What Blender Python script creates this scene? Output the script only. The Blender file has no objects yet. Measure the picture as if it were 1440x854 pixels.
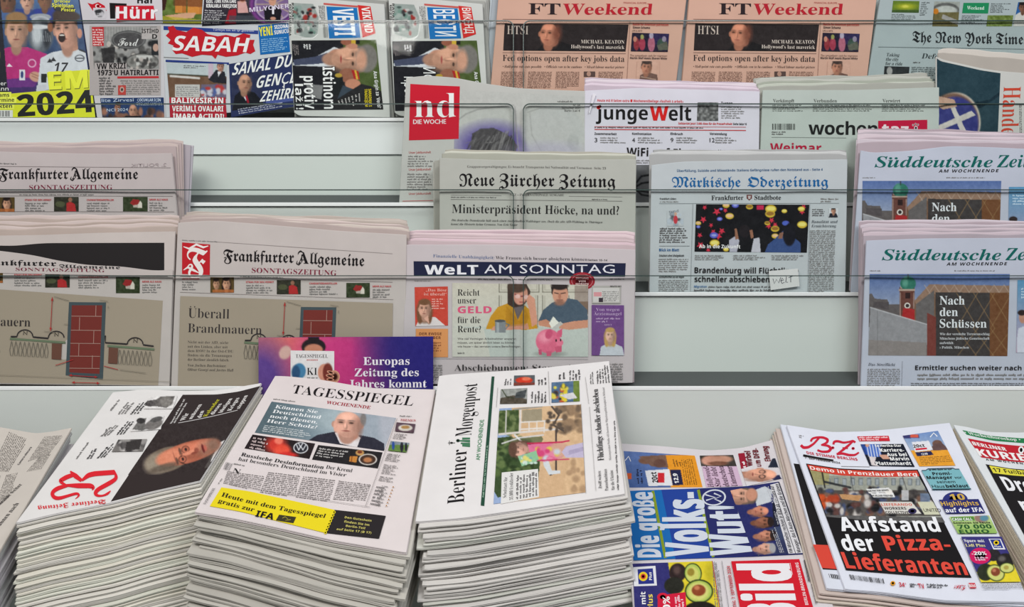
import bpy, math, random
import numpy as np
from mathutils import Vector
from mathutils.geometry import tessellate_polygon

# ---------------------------------------------------------------- camera, world, light, exposure
SC = bpy.context.scene
COL = SC.collection
F, CX, CY = 1500.0, 720.0, 427.0            # focal length and centre, in 1440x854 pixels
PITCH = math.radians(22)
CAM = np.array([0.0, 0.0, 1.55])
FWD = np.array([0.0, math.cos(PITCH), -math.sin(PITCH)])
UP = np.array([0.0, math.sin(PITCH), math.cos(PITCH)])
RT = np.array([1.0, 0.0, 0.0])
cam = bpy.data.cameras.new('camera'); cam.sensor_width = 36.0; cam.lens = F*36.0/1440.0
cam.clip_start = 0.05
camo = bpy.data.objects.new('camera', cam); COL.objects.link(camo)
camo.location = CAM; camo.rotation_euler = (math.pi/2-PITCH, 0, 0)
SC.camera = camo
wd = bpy.data.worlds.new('world'); SC.world = wd; wd.use_nodes = True
wd.node_tree.nodes['Background'].inputs[0].default_value = (0.93, 0.97, 1.0, 1)
wd.node_tree.nodes['Background'].inputs[1].default_value = 0.2
def area(name, loc, target, sx, sy, power, color=(1, 1, 1)):
    l = bpy.data.lights.new(name, 'AREA'); l.shape = 'RECTANGLE'; l.size = sx; l.size_y = sy
    l.energy = power; l.color = color
    o = bpy.data.objects.new(name, l); COL.objects.link(o); o.location = loc
    o.rotation_euler = (Vector(target)-Vector(loc)).to_track_quat('-Z', 'Y').to_euler()
    return o
area('ceiling_light', (-1.0, 0.2, 3.1), (0.0, 1.75, 0.9), 1.5, 0.5, 31, (1.0, 0.97, 0.92))
area('ceiling_light', (1.2, 0.5, 3.1), (0.2, 1.75, 0.9), 1.3, 0.4, 25, (0.95, 0.98, 1.0))
area('ceiling_light', (0.1, -0.25, 3.35), (0.0, 1.75, 1.1), 2.4, 0.5, 28, (1.0, 0.99, 0.97))
SC.view_settings.view_transform = 'Standard'; SC.view_settings.look = 'None'
SC.view_settings.exposure = 0.0; SC.view_settings.gamma = 1.0
SC.view_settings.use_curve_mapping = False

# ---------------------------------------------------------------- helpers
def to_world(c):
    c = np.asarray(c, float)
    return CAM + c[..., 0:1]*RT + c[..., 1:2]*UP + c[..., 2:3]*FWD
def lin(c):
    c = np.clip(np.asarray(c, float)/255.0, 0, 1)
    return np.where(c <= 0.04045, c/12.92, ((c+0.055)/1.055)**2.4)
def yc(py, z): return -(py-CY)/F*z
MATS = {}
def mat(name, rgb=None, rough=0.7, spec=0.3, noise=0.0, scale=60, bump=0.0, attr=False, metal=0.0):
    if name in MATS: return MATS[name]
    m = bpy.data.materials.new(name); m.use_nodes = True; nt = m.node_tree
    b = nt.nodes['Principled BSDF']; b.inputs['Roughness'].default_value = rough
    b.inputs['Specular IOR Level'].default_value = spec; b.inputs['Metallic'].default_value = metal
    if attr:
        a = nt.nodes.new('ShaderNodeAttribute'); a.attribute_name = 'ink'
        nt.links.new(a.outputs['Color'], b.inputs['Base Color'])
    else:
        l = lin(rgb); tc = nt.nodes.new('ShaderNodeTexCoord'); n = nt.nodes.new('ShaderNodeTexNoise')
        n.inputs['Scale'].default_value = scale; n.inputs['Detail'].default_value = 4
        nt.links.new(tc.outputs['Object'], n.inputs['Vector'])
        r = nt.nodes.new('ShaderNodeValToRGB'); nt.links.new(n.outputs['Fac'], r.inputs[0])
        r.color_ramp.elements[0].position = 0.3; r.color_ramp.elements[1].position = 0.7
        r.color_ramp.elements[0].color = (*(l*(1-noise)), 1); r.color_ramp.elements[1].color = (*np.clip(l*(1+noise), 0, 1), 1)
        nt.links.new(r.outputs[0], b.inputs['Base Color'])
        if bump:
            bp = nt.nodes.new('ShaderNodeBump'); bp.inputs['Strength'].default_value = bump; bp.inputs['Distance'].default_value = 0.001
            nt.links.new(n.outputs['Fac'], bp.inputs['Height']); nt.links.new(bp.outputs[0], b.inputs['Normal'])
    MATS[name] = m; return m
INK = mat('printed_ink', rough=0.75, spec=0.1, attr=True)
GLOSS = mat('glossy_print', rough=0.3, spec=0.45, attr=True)
def paper(rgb): return mat('paper_%d_%d_%d' % tuple(rgb), rgb, 0.75, 0.2, 0.03, 25, 0.15)

def mesh_obj(name, verts, faces, material, parent=None, origin=None, cols=None, smooth=False):
    """verts in world coordinates; origin becomes the object's own origin (or the parent's)"""
    V = np.asarray(verts, float)
    if parent is not None: org = np.array(parent['_o'])
    elif origin is not None: org = np.asarray(origin, float)
    else: org = np.array([V[:, 0].mean(), V[:, 1].mean(), V[:, 2].min()])
    me = bpy.data.meshes.new(name)
    V = (V-org).astype(np.float32)
    if isinstance(faces, np.ndarray):
        nf, k = faces.shape
        me.vertices.add(len(V)); me.vertices.foreach_set('co', V.ravel())
        me.loops.add(nf*k); me.loops.foreach_set('vertex_index', faces.astype(np.int32).ravel())
        me.polygons.add(nf); me.polygons.foreach_set('loop_start', np.arange(0, nf*k, k, dtype=np.int32))
        me.update(calc_edges=True); me.validate()
    else:
        me.from_pydata([tuple(v) for v in V], [], faces); me.update()
    if cols is not None:
        a = me.color_attributes.new('ink', 'FLOAT_COLOR', 'POINT')
        c = np.ones((len(V), 4), np.float32); c[:, :3] = cols; a.data.foreach_set('color', c.ravel())
    if smooth: me.polygons.foreach_set('use_smooth', np.ones(len(me.polygons), bool))
    me.materials.append(material)
    o = bpy.data.objects.new(name, me); COL.objects.link(o)
    if parent is not None: o.parent = parent
    else: o.location = org
    o['_o'] = tuple(float(x) for x in org)
    return o
def empty(name, loc, label, cat, group=None):
    o = bpy.data.objects.new(name, None); COL.objects.link(o); o.location = loc
    o.empty_display_size = 0.02; o['_o'] = tuple(float(x) for x in loc)
    return tag(o, label, cat, group)
def tag(o, label, cat, group=None):
    o['label'] = label; o['category'] = cat
    if group: o['group'] = group
    return o

# ---------------------------------------------------------------- glyphs (built-in font and its fallbacks)
FONTS = {'n': (None, 0), 'S': ('serif', 0), 's': ('serif', -.0105), 'I': ('bital', 0),
         'F': ('frak', 0), 'B': ('sansb', 0), 'M': ('script', 0)}
MAPS = {'serif': (0x1D400, 0x1D41A, 0x1D7CE), 'ital': (0x1D434, 0x1D44E, 0x1D7CE), 'bital': (0x1D468, 0x1D482, 0x1D7CE),
        'frak': (0x1D56C, 0x1D586, 0x1D7CE), 'sansb': (0x1D5D4, 0x1D5EE, 0x1D7EC), 'sansbo': (0x1D63C, 0x1D656, 0x1D7EC),
        'sans': (0x1D5A0, 0x1D5BA, 0x1D7E2), 'script': (0x1D4D0, 0x1D4EA, 0x1D7CE)}
UML = {'ä': 'a', 'ö': 'o', 'ü': 'u', 'Ä': 'A', 'Ö': 'O', 'Ü': 'U', 'İ': 'I'}
def conv(ch, fam):
    if fam is None: return ch
    up, lo, dg = MAPS[fam]
    if fam == 'ital' and ch == 'h': return '\u210e'
    if 'A' <= ch <= 'Z': return chr(up+ord(ch)-65)
    if 'a' <= ch <= 'z': return chr(lo+ord(ch)-97)
    if '0' <= ch <= '9': return chr(dg+ord(ch)-48)
    return ch
GL = {}
def make_glyphs(used):
    """every glyph on a line of its own, two text curves per font: the glyph alone, and between two H to measure its advance"""
    groups = {}
    for f, ch in sorted(used):
        fam, off = FONTS[f]; g = conv(ch, fam)
        if fam and g == ch: off = 0.0
        groups.setdefault((f, round(off, 4)), []).append((ch, g))
    jobs = []
    def curve(body, off):
        c = bpy.data.curves.new('g', 'FONT'); c.body = body; c.size = 1; c.offset = off; c.resolution_u = 2; c.space_line = 3.0
        o = bpy.data.objects.new('g', c); COL.objects.link(o); return o
    test = curve('H\nH', 0)
    for key, chs in groups.items():
        jobs.append((key, chs, curve('\n'.join(g for _, g in chs), key[1]), curve('\n'.join('H'+g+'H' for _, g in chs)+'\nHH', 0)))
    bpy.context.view_layer.update(); dg = bpy.context.evaluated_depsgraph_get()
    def geo(o):
        e = o.evaluated_get(dg); m = e.to_mesh(); n = len(m.vertices)
        v = np.zeros(n*3, np.float32); m.vertices.foreach_get('co', v); v = v.reshape(-1, 3)[:, :2].astype(float)
        m.calc_loop_triangles(); t = np.zeros(len(m.loop_triangles)*3, np.int32); m.loop_triangles.foreach_get('vertices', t)
        e.to_mesh_clear(); return v, t.reshape(-1, 3)
    v, t = geo(test); mid = (v[:, 1].max()+v[:, 1].min())/2; sp = v[:, 1].max()-v[v[:, 1] < mid][:, 1].max()
    for (f, off), chs, oa, ob in jobs:
        v, t = geo(oa); w, _ = geo(ob)
        row = np.round((.3-v[:, 1])/sp).astype(int) if len(v) else np.zeros(0, int); rw = np.round((.3-w[:, 1])/sp).astype(int)
        hh = w[rw == len(chs)]; whh = hh[:, 0].max()-hh[:, 0].min()
        rt = row[t[:, 0]] if len(t) else np.zeros(0, int)
        for i, (ch, g) in enumerate(chs):
            idx = np.where(row == i)[0]; vv = v[idx]+np.array([0, i*sp]) if len(idx) else np.zeros((0, 2))
            mp = np.full(len(v)+1, 0); mp[idx] = np.arange(len(idx)); tt = mp[t[rt == i]]
            x = w[rw == i][:, 0]; GL[(f, ch)] = (vv, tt.astype(np.int32), float(x.max()-x.min()-whh))
    for _, _, oa, ob in jobs+[(0, 0, test, None)]:
        for o in (oa, ob):
            if o: c = o.data; bpy.data.objects.remove(o); bpy.data.curves.remove(c)
SHEAR = {'O': ('B', .2), 'i': ('s', .22), 'N': ('n', 0.0), 'X': ('B', 0.0), 'Z': ('B', 0.0)}
BOLD = {'X': .016, 'Z': .034}
CAPS = {}
def cap(f):
    if f not in CAPS:
        CAPS[f] = 0.70 if f in 'FM' else float(GL[(f, 'H')][0][:, 1].max())
    return CAPS[f]
def layout(s, f, track=0.0):
    """text -> verts (x 0..1 over the width, y in cap heights), triangles"""
    Z = []; bold = BOLD.get(f, 0); f, shear = SHEAR.get(f, (f, 0.0)); V = []; T = []; x = 0.0; n = 0; k = cap(f)
    for i_ch, ch in enumerate(s):
        dots = 0; base = ch
        if ch in UML and f not in 'nb': base = UML[ch]; dots = 1 if ch == 'İ' else 2
        v, t, adv = GL[(f, base)]
        if len(v):
            for q_, (sx, sy) in enumerate(((0, 0),) if not bold else ((-bold, -bold*.4), (bold, -bold*.4), (-bold, bold*.4), (bold, bold*.4))): V.append(v+np.array([x+sx, sy])); Z.append(np.full(len(v), float(q_))); T.append(t+n); n += len(v)
            if dots:
                top = v[:, 1].max()+0.10; mx = (v[:, 0].min()+v[:, 0].max())/2; w = (v[:, 0].max()-v[:, 0].min())
                r = 0.05 if f == 's' else 0.068
                for d in ((-0.24, 0.24) if dots == 2 else (0,)):
                    a = np.linspace(0, 2*math.pi, 8, endpoint=False)
                    V.append(np.stack([x+mx+d*w+r*np.cos(a), top+r*np.sin(a)], 1))
                    Z.append(np.zeros(8)); T.append(np.array([[0, i, i+1] for i in range(1, 7)])+n); n += 8
        x += adv+track+bold*1.4
    x -= track
    V = np.concatenate(V); T = np.concatenate(T)
    V[:, 0] += V[:, 1]*shear; x0 = V[:, 0].min(); x1 = V[:, 0].max()
    V[:, 0] = (V[:, 0]-x0)/(x1-x0); V[:, 1] /= k
    return V, T, np.concatenate(Z)

# ---------------------------------------------------------------- painted pictures for the print
class Img:
    def __init__(s, x0, y0, x1, y1, bg, ss=1.6):
        s.x0, s.y0, s.ss = x0, y0, ss
        s.w = max(2, int((x1-x0)*ss)+2); s.h = max(2, int((y1-y0)*ss)+2)
        yy, xx = np.mgrid[0:s.h, 0:s.w]; s.X = x0+xx/ss; s.Y = y0+yy/ss
        s.a = np.empty((s.h, s.w, 3)); s.a[:] = bg; s.rs = np.random.RandomState(int(abs(x0)*7+abs(y0)*13) % 9999)
    def mix(s, m, c): s.a += (np.asarray(c, float)-s.a)*np.clip(m, 0, 1)[..., None]; return s
    def grad(s, c0, c1, ax='y', p0=None, p1=None):
        Z = s.Y if ax == 'y' else s.X
        p0 = Z.min() if p0 is None else p0; p1 = Z.max() if p1 is None else p1
        t = np.clip((Z-p0)/(p1-p0), 0, 1)[..., None]; s.a = np.asarray(c0, float)*(1-t)+np.asarray(c1, float)*t; return s
    def ell(s, cx, cy, rx, ry, c, soft=0.15, ang=0, al=1.0):
        a = math.radians(ang); dx = s.X-cx; dy = s.Y-cy
        u = (dx*math.cos(a)+dy*math.sin(a))/rx; v = (-dx*math.sin(a)+dy*math.cos(a))/ry
        r = np.sqrt(u*u+v*v); return s.mix(np.clip((1-r)/max(soft, 1e-3)+0.5, 0, 1)*al, c)
    def poly(s, pts, c, al=1.0):
        ins = np.zeros(s.X.shape, bool); n = len(pts)
        for i in range(n):
            xa, ya = pts[i]; xb, yb = pts[(i+1) % n]
            if ya == yb: continue
            ins ^= ((ya > s.Y) != (yb > s.Y)) & (s.X < (xb-xa)*(s.Y-ya)/(yb-ya)+xa)
        return s.mix(ins*al, c)
    def rect(s, x0, y0, x1, y1, c, al=1.0): return s.mix(((s.X >= x0) & (s.X <= x1) & (s.Y >= y0) & (s.Y <= y1))*al, c)
    def line(s, pts, w, c, al=1.0):
        for (xa, ya), (xb, yb) in zip(pts, pts[1:]):
            L = max(1e-6, (xb-xa)**2+(yb-ya)**2); t = np.clip(((s.X-xa)*(xb-xa)+(s.Y-ya)*(yb-ya))/L, 0, 1)
            d = np.hypot(s.X-xa-t*(xb-xa), s.Y-ya-t*(yb-ya)); s.mix(np.clip(w/2-d+0.5, 0, 1)*al, c)
        return s
    def noise(s, amp, size=3.0, box=None):
        h = int(s.h/s.ss/size)+3; w = int(s.w/s.ss/size)+3; g = s.rs.rand(h, w)-0.5
        fy = (s.Y-s.y0)/size; fx = (s.X-s.x0)/size; iy = fy.astype(int); ix = fx.astype(int); ty = fy-iy; tx = fx-ix
        n = (g[iy, ix]*(1-tx)+g[iy, ix+1]*tx)*(1-ty)+(g[iy+1, ix]*(1-tx)+g[iy+1, ix+1]*tx)*ty
        if box is not None: n = n*((s.X > box[0]) & (s.Y > box[1]) & (s.X < box[2]) & (s.Y < box[3]))
        s.a = s.a+n[..., None]*2*amp; return s
    def blobs(s, n, box, r, cols, soft=0.75):
        for _ in range(n):
            s.ell(box[0]+s.rs.rand()*(box[2]-box[0]), box[1]+s.rs.rand()*(box[3]-box[1]), r*(.6+.8*s.rs.rand()), r*(.6+.8*s.rs.rand()), cols[s.rs.randint(len(cols))], soft)
        return s
    def face(s, cx, cy, rx, ry, ang=0, skin=(205, 155, 130), hair=(60, 45, 35), style='short', look=0.0, mouth=(140, 70, 65), glasses=False):
        a = math.radians(ang); ca, sa = math.cos(a), math.sin(a)
        def P(u, v): return cx+u*rx*ca-v*ry*sa, cy+u*rx*sa+v*ry*ca
        def E(u, v, ru, rv, c, soft=.3, al=1.0):
            x, y = P(u, v); s.ell(x, y, ru*rx, rv*ry, c, soft, ang, al)
        sk = np.array(skin, float)
        if style == 'long':
            E(0, .25, 1.35, 1.45, hair); E(-.75, .9, .5, .9, hair); E(.75, .9, .5, .9, hair)
        E(0, 1.05, .5, .5, sk*.8)
        if style in ('short', 'cap', 'quiff'): E(0, -.28, 1.08, .92, hair, .15)
        E(-.97, .05, .14, .24, sk*.85); E(.97, .05, .14, .24, sk*.85)
        E(0, 0.02, .93, 1.0, sk, .12)
        if style in ('short', 'quiff', 'long'): E(0, -.86, .98, .38, hair, .3)
        if style == 'cap': E(0, -.7, 1.1, .55, hair, .1)
        if style == 'bald': E(-.1, -.6, .5, .3, np.minimum(sk*1.15, 250), 1.0)
        E(.62, .25, .38, .75, sk*.72, 1.0, .7); E(0, .8, .6, .25, sk*.8, 1.0, .6)
        L = look
        for d in (-.36+L, .36+L):
            E(d, -.13, .26, .16, sk*.74, .9, .8); E(d, -.12, .15, .06, sk*.34, .6); E(d, -.3, .24, .05, np.array(hair)*.6+sk*.25, .9, .8)
        if glasses:
            for d in (-.38+L, .38+L):
                E(d, -.08, .33, .22, (45, 35, 35), .3, .75); E(d, -.08, .25, .14, sk*.85, .3)
        E(L, .2, .13, .24, sk*.78, .8); E(L-.05, .1, .07, .2, np.minimum(sk*1.12, 250), .9)
        E(L, .52, .3, .05, np.array(mouth)*.75+sk*.15, .7); E(L, .64, .22, .06, sk*.86, .9); E(-.55, .35, .3, .35, np.minimum(sk*1.06, 250), 1.0, .6); E(.85, .05, .2, .8, sk*.6, 1.0, .5)
        return s
    def get(s, px, py):
        x = np.clip((px-s.x0)*s.ss, 0, s.w-1.001); y = np.clip((py-s.y0)*s.ss, 0, s.h-1.001)
        ix = x.astype(int); iy = y.astype(int); tx = (x-ix)[..., None]; ty = (y-iy)[..., None]
        c = (s.a[iy, ix]*(1-tx)+s.a[iy, ix+1]*tx)*(1-ty)+(s.a[iy+1, ix]*(1-tx)+s.a[iy+1, ix+1]*tx)*ty
        return lin(np.clip(c, 0, 255))

# ---------------------------------------------------------------- surfaces and papers
def refine(P, T, L):
    """split triangles whose sides exceed L pixels so they follow the curved sheet"""
    for _ in range(6):
        A, B, C = P[T[:, 0]], P[T[:, 1]], P[T[:, 2]]
        m = np.maximum(np.maximum(np.hypot(*(A-B).T[:2]), np.hypot(*(B-C).T[:2])), np.hypot(*(C-A).T[:2])); big = m > L
        if not big.any(): break
        t = T[big]; n = len(P); k = len(t)
        P = np.concatenate([P, (A[big]+B[big])/2, (B[big]+C[big])/2, (C[big]+A[big])/2])
        i = np.arange(k); ab, bc, ca = n+i, n+k+i, n+2*k+i
        T = np.concatenate([T[~big], np.stack([t[:, 0], ab, ca], 1), np.stack([ab, t[:, 1], bc], 1), np.stack([ca, bc, t[:, 2]], 1), np.stack([ab, bc, ca], 1)])
    return P, T
class Surf:
    """a sheet's plane in camera axes with gentle waves; maps photo pixels onto it"""
    def __init__(s, P0, n, seed=0, amp=0.0008, wl=0.12, extra=None):
        s.P0 = np.array(P0, float); s.n = np.array(n, float)/np.linalg.norm(n); s.amp = amp; s.extra = extra
        r = random.Random(seed); s.w = [(r.uniform(-1, 1), r.uniform(-1, 1), r.uniform(0, 6.28), r.uniform(.4, 1)) for _ in range(6)]; s.wl = wl
    def bump(s, px, py):
        b = 0
        for kx, ky, ph, am in s.w: b = b+am*np.sin((kx*px+ky*py)/1000.0/s.wl*6.28+ph)
        b = b*s.amp/2.5
        if s.extra is not None: b = b+s.extra(px, py)
        return b
    def at(s, px, py, off=0.0):
        px = np.asarray(px, float); py = np.asarray(py, float)
        R = np.stack([(px-CX)/F, -(py-CY)/F, np.ones_like(px)], -1)
        k = float(s.P0@s.n); t = (k+s.bump(px, py)+off)/(R@s.n)
        return R*t[..., None]
def frontal(z, seed=0, amp=0.0008, wl=0.12, extra=None): return Surf((0, 0, z), (0, 0, -1), seed, amp, wl, extra)
DA = math.atan2(907, F)
def lying(y_far, z=1.822, seed=0, amp=0.0012, wl=0.2, extra=None, x=720, roll=0.0, down=0.0):
    n = np.array([math.sin(roll), math.cos(DA), -math.sin(DA)])
    return Surf(np.array([(x-CX)/F*z, yc(y_far, z), z])-n*down, n, seed, amp, wl, extra)

def polyat(pl, u):
    """sample a polyline (list of points, or 2) at parameter u in 0..1 by length"""
    p = np.array(pl, float); d = np.r_[0, np.cumsum(np.hypot(*np.diff(p, axis=0).T))]; d /= d[-1]
    if len(p) > 2:   # soften corners
        uu = np.linspace(0, 1, 41); q = np.stack([np.interp(uu, d, p[:, 0]), np.interp(uu, d, p[:, 1])], 1)
        for _ in range(3): q[1:-1] = (q[:-2]+2*q[1:-1]+q[2:])/4
        return np.stack([np.interp(u, uu, q[:, 0]), np.interp(u, uu, q[:, 1])], -1)
    return np.stack([np.interp(u, d, p[:, 0]), np.interp(u, d, p[:, 1])], -1)

def slab(loop, n, th, leaves, e, rnd, cap_faces=None, cap_verts=None):
    """a wad of folded leaves: top loop (camera axes, on the face), extruded away from n with grooves between the leaves"""
    N = len(loop); c = loop.mean(0); t = np.roll(loop, -1, 0)-np.roll(loop, 1, 0)
    out = np.cross(t, n); out /= np.linalg.norm(out, axis=1)[:, None]+1e-9
    if ((loop-c)*out).sum(1).mean() < 0: out = -out
    V = [loop]; levels = []
    for k in range(leaves):
        j = rnd.uniform(-.5, .5)*e
        levels += [((k+.12)/leaves, j+e*.4), ((k+.5)/leaves, j+e), ((k+.88)/leaves, j+e*.3), ((k+1)/leaves, -e)]
    for h, o in levels: V.append(loop-n*th*h+out*o)
    A = np.concatenate(V); F_ = []
    for L in range(len(V)-1):
        a = L*N; b = a+N
        for i in range(N):
            j = (i+1) % N; F_.append((a+i, b+i, b+j, a+j))
    F_.append(tuple((len(V)-1)*N+i for i in range(N)))
    if cap_faces is None: F_.append(tuple(range(N-1, -1, -1)))
    return A, F_

RND = random.Random(5)
ORD = ['', 'first', 'second', 'third', 'fourth', 'fifth', 'sixth', 'seventh', 'eighth', 'ninth']
ZL = {'A': 2.045, 'B': 1.98, 'C': 1.915, 'D': 1.85}
TEXTQ = []
class Page:
    def __init__(s, name, label, cat, top, bot, surf, rgb, th=0.003, leaves=2, nx=40, ny=24, sheet='folded_sheets', loc=None, material=None, quad=None, parent=None, group=None):
        s.surf = surf; s.parts = {}; s.lay = 3e-4; s.label = label; s.ink = INK
        s.H = s.homog([quad[0], quad[1], quad[2], quad[3]] if quad else [top[0], top[-1], bot[-1], bot[0]])
        u = np.linspace(0, 1, nx+1); v = np.linspace(0, 1, ny+1)
        T = polyat(top, u); B = polyat(bot, u)
        G = T[None]*(1-v[:, None, None])+B[None]*v[:, None, None]
        s.G = G
        if name:
            P = to_world(surf.at(G[..., 0], G[..., 1])); f = P.reshape(-1, 3)
            s.root = empty(name, (f[:, 0].mean(), f[:, 1].mean(), f[:, 2].min()), label, cat, group)
        else: s.root = parent.root; s.parts = parent.parts
        s.sheet(sheet, T, B, surf, rgb, th, leaves, nx, ny, material)
    def sheet(s, name, T, B, surf, rgb, th, leaves, nx, ny, material=None):
        v = np.linspace(0, 1, ny+1); G = T[None]*(1-v[:, None, None])+B[None]*v[:, None, None]
        C = surf.at(G[..., 0], G[..., 1]); W_ = nx+1
        idx = np.arange((nx+1)*(ny+1)).reshape(ny+1, nx+1)
        fc = np.stack([idx[:-1, :-1], idx[1:, :-1], idx[1:, 1:], idx[:-1, 1:]], -1).reshape(-1, 4)
        loopi = np.r_[idx[0, :], idx[1:, -1], idx[-1, -2::-1], idx[-2:0:-1, 0]]
        s.loop = C.reshape(-1, 3)[loopi]
        A, Fs = slab(s.loop, surf.n, th, leaves, min(.0009, th*.3), RND, cap_faces=1)
        n0 = len(C.reshape(-1, 3))
        V = np.concatenate([C.reshape(-1, 3), A]); faces = [tuple(int(i) for i in q) for q in fc]+[tuple(i+n0 for i in q) for q in Fs]
        mesh_obj(name, to_world(V), faces, material or paper(rgb), s.root, smooth=False)
        s.faces_n = len(fc)
        me = s.root.children[-1].data
        sm = np.zeros(len(me.polygons), bool); sm[:len(fc)] = True; me.polygons.foreach_set('use_smooth', sm)
    @staticmethod
    def homog(q):
        A = []; b = []
        for (u, v), (x, y) in zip([(0, 1), (1, 1), (1, 0), (0, 0)], q):
            A += [[u, v, 1, 0, 0, 0, -u*x, -v*x], [0, 0, 0, u, v, 1, -u*y, -v*y]]; b += [x, y]
        h = np.linalg.solve(np.array(A, float), np.array(b, float)); return np.append(h, 1).reshape(3, 3)
    def axis(s, p, which):
        """pixel direction of the page's own up ('v') or right ('u') axis at p"""
        Hi = np.linalg.inv(s.H); q = Hi@np.array([p[0], p[1], 1.0]); q = q[:2]/q[2]; e = 0.01
        def f(a): r = s.H@np.array([a[0], a[1], 1.0]); return r[:2]/r[2]
        d = f(q+np.array([e, 0] if which == 'u' else [0, e]))-f(q); return d/np.linalg.norm(d)
    def add(s, part, px, py, faces, col, off=None):
        s.lay += 4e-5
        C = s.surf.at(px, py, s.lay if off is None else off); c = np.broadcast_to(col, C.shape)
        s.parts.setdefault(part, []).append((C, np.asarray(faces), c))
    def txt(s, part, t, p0, p1, h, f='B', col=(30, 28, 30), rot=None, bow=0.0, up=None, track=0.0, h1=None):
        g = SHEAR.get(f, (f, 0))[0]
        for ch in t: USED.add((g, UML[ch] if ch in UML and g not in 'nb' else ch))
        USED.add((g, 'H')); s.lay += 4e-5; lay = s.lay
        TEXTQ.append((s, part, t, p0, p1, h, f, col, rot, bow, up, track, h1, lay))
    def _txt(s, part, t, p0, p1, h, f, col, rot, bow, up, track, h1, lay):
        V, T, Z = layout(t, f, track); p0 = np.array(p0, float); p1 = np.array(p1, float); b = p1-p0
        if up is None:
            if rot is None: up = np.array([b[1], -b[0]])/np.linalg.norm(b)
            elif rot == 'v': up = (s.axis(p0, 'v')+s.axis(p1, 'v'))/2
            elif rot == '-v': up = -(s.axis(p0, 'v')+s.axis(p1, 'v'))/2
            elif rot == '-u': up = -(s.axis(p0, 'u')+s.axis(p1, 'u'))/2
            elif rot == 'u': up = (s.axis(p0, 'u')+s.axis(p1, 'u'))/2
        up = np.array(up, float); hh = h if h1 is None else h+(h1-h)*V[:, 0:1]
        P = p0+V[:, 0:1]*b+V[:, 1:2]*up*hh
        perp = np.array([-b[1], b[0]])/np.linalg.norm(b)
        P = P+perp*(bow*4*V[:, 0:1]*(1-V[:, 0:1]))
        Q, T = refine(np.column_stack([P, Z]), T, 7.0); P = Q[:, :2]
        C = s.surf.at(P[:, 0], P[:, 1], lay+1.2e-4+Q[:, 2]*(0.9e-5 if f in BOLD else 0)); s.parts.setdefault(part, []).append((C, T, np.broadcast_to(lin(col), C.shape)))
    def fill(s, part, q, col, nx=None, ny=None, top=None, bot=None):
        """filled quad (TL, TR, BR, BL), or curved top/bottom polylines"""
        top = top or [q[0], q[1]]; bot = bot or [q[3], q[2]]
        L = np.hypot(*(np.array(top[-1])-np.array(top[0]))); h = np.hypot(*(np.array(bot[0])-np.array(top[0])))
        nx = max(1, int(L/4)); ny = max(1, int(h/4)); u = np.linspace(0, 1, nx+1); v = np.linspace(0, 1, ny+1)
        G = polyat(top, u)[None]*(1-v[:, None, None])+polyat(bot, u)[None]*v[:, None, None]
        idx = np.arange((nx+1)*(ny+1)).reshape(ny+1, nx+1)
        fc = np.stack([idx[:-1, :-1], idx[1:, :-1], idx[1:, 1:], idx[:-1, 1:]], -1).reshape(-1, 4)
        s.add(part, G[..., 0].ravel(), G[..., 1].ravel(), fc, lin(col))
    def box(s, part, x0, y0, x1, y1, col): s.fill(part, [(x0, y0), (x1, y0), (x1, y1), (x0, y1)], col)
    def pic(s, part, q, im, res=1.0, top=None, bot=None):
        top = top or [q[0], q[1]]; bot = bot or [q[3], q[2]]
        L = max(np.hypot(*(np.array(top[-1])-np.array(top[0]))), np.hypot(*(np.array(bot[-1])-np.array(bot[0]))))
        h = np.hypot(*(np.array(bot[0])-np.array(top[0]))); nx = max(2, int(L*res)); ny = max(2, int(h*res))
        u = np.linspace(0, 1, nx+1); v = np.linspace(0, 1, ny+1)
        G = polyat(top, u)[None]*(1-v[:, None, None])+polyat(bot, u)[None]*v[:, None, None]
        idx = np.arange((nx+1)*(ny+1)).reshape(ny+1, nx+1)
        fc = np.stack([idx[:-1, :-1], idx[1:, :-1], idx[1:, 1:], idx[:-1, 1:]], -1).reshape(-1, 4)
        x = G[..., 0].ravel(); y = G[..., 1].ravel(); im.noise(5, 1.1).noise(4, 4.0); s.add(part, x, y, fc, im.get(x, y))
    def poly(s, part, pts, col):
        t = tessellate_polygon([[Vector((a, b, 0)) for a, b in pts]]); p, t = refine(np.array(pts, float), np.array(t), 6.0)
        s.add(part, p[:, 0], p[:, 1], t, lin(col))
    def disc(s, part, cx, cy, rx, ry, col, ang=0, n=28, inner=0.0):
        a = np.linspace(0, 2*math.pi, n, endpoint=False); r = math.radians(ang)
        def ring(k): return cx+k*(rx*np.cos(a)*math.cos(r)-ry*np.sin(a)*math.sin(r)), cy+k*(rx*np.cos(a)*math.sin(r)+ry*np.sin(a)*math.cos(r))
        if inner: (x0, y0), (x1, y1) = ring(1), ring(inner)
        else: (x0, y0), (x1, y1) = ring(1), (np.full(n, cx), np.full(n, cy))
        f = [(i, (i+1) % n, n+(i+1) % n, n+i) for i in range(n)]
        s.add(part, np.r_[x0, x1], np.r_[y0, y1], np.array(f), lin(col))
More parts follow.
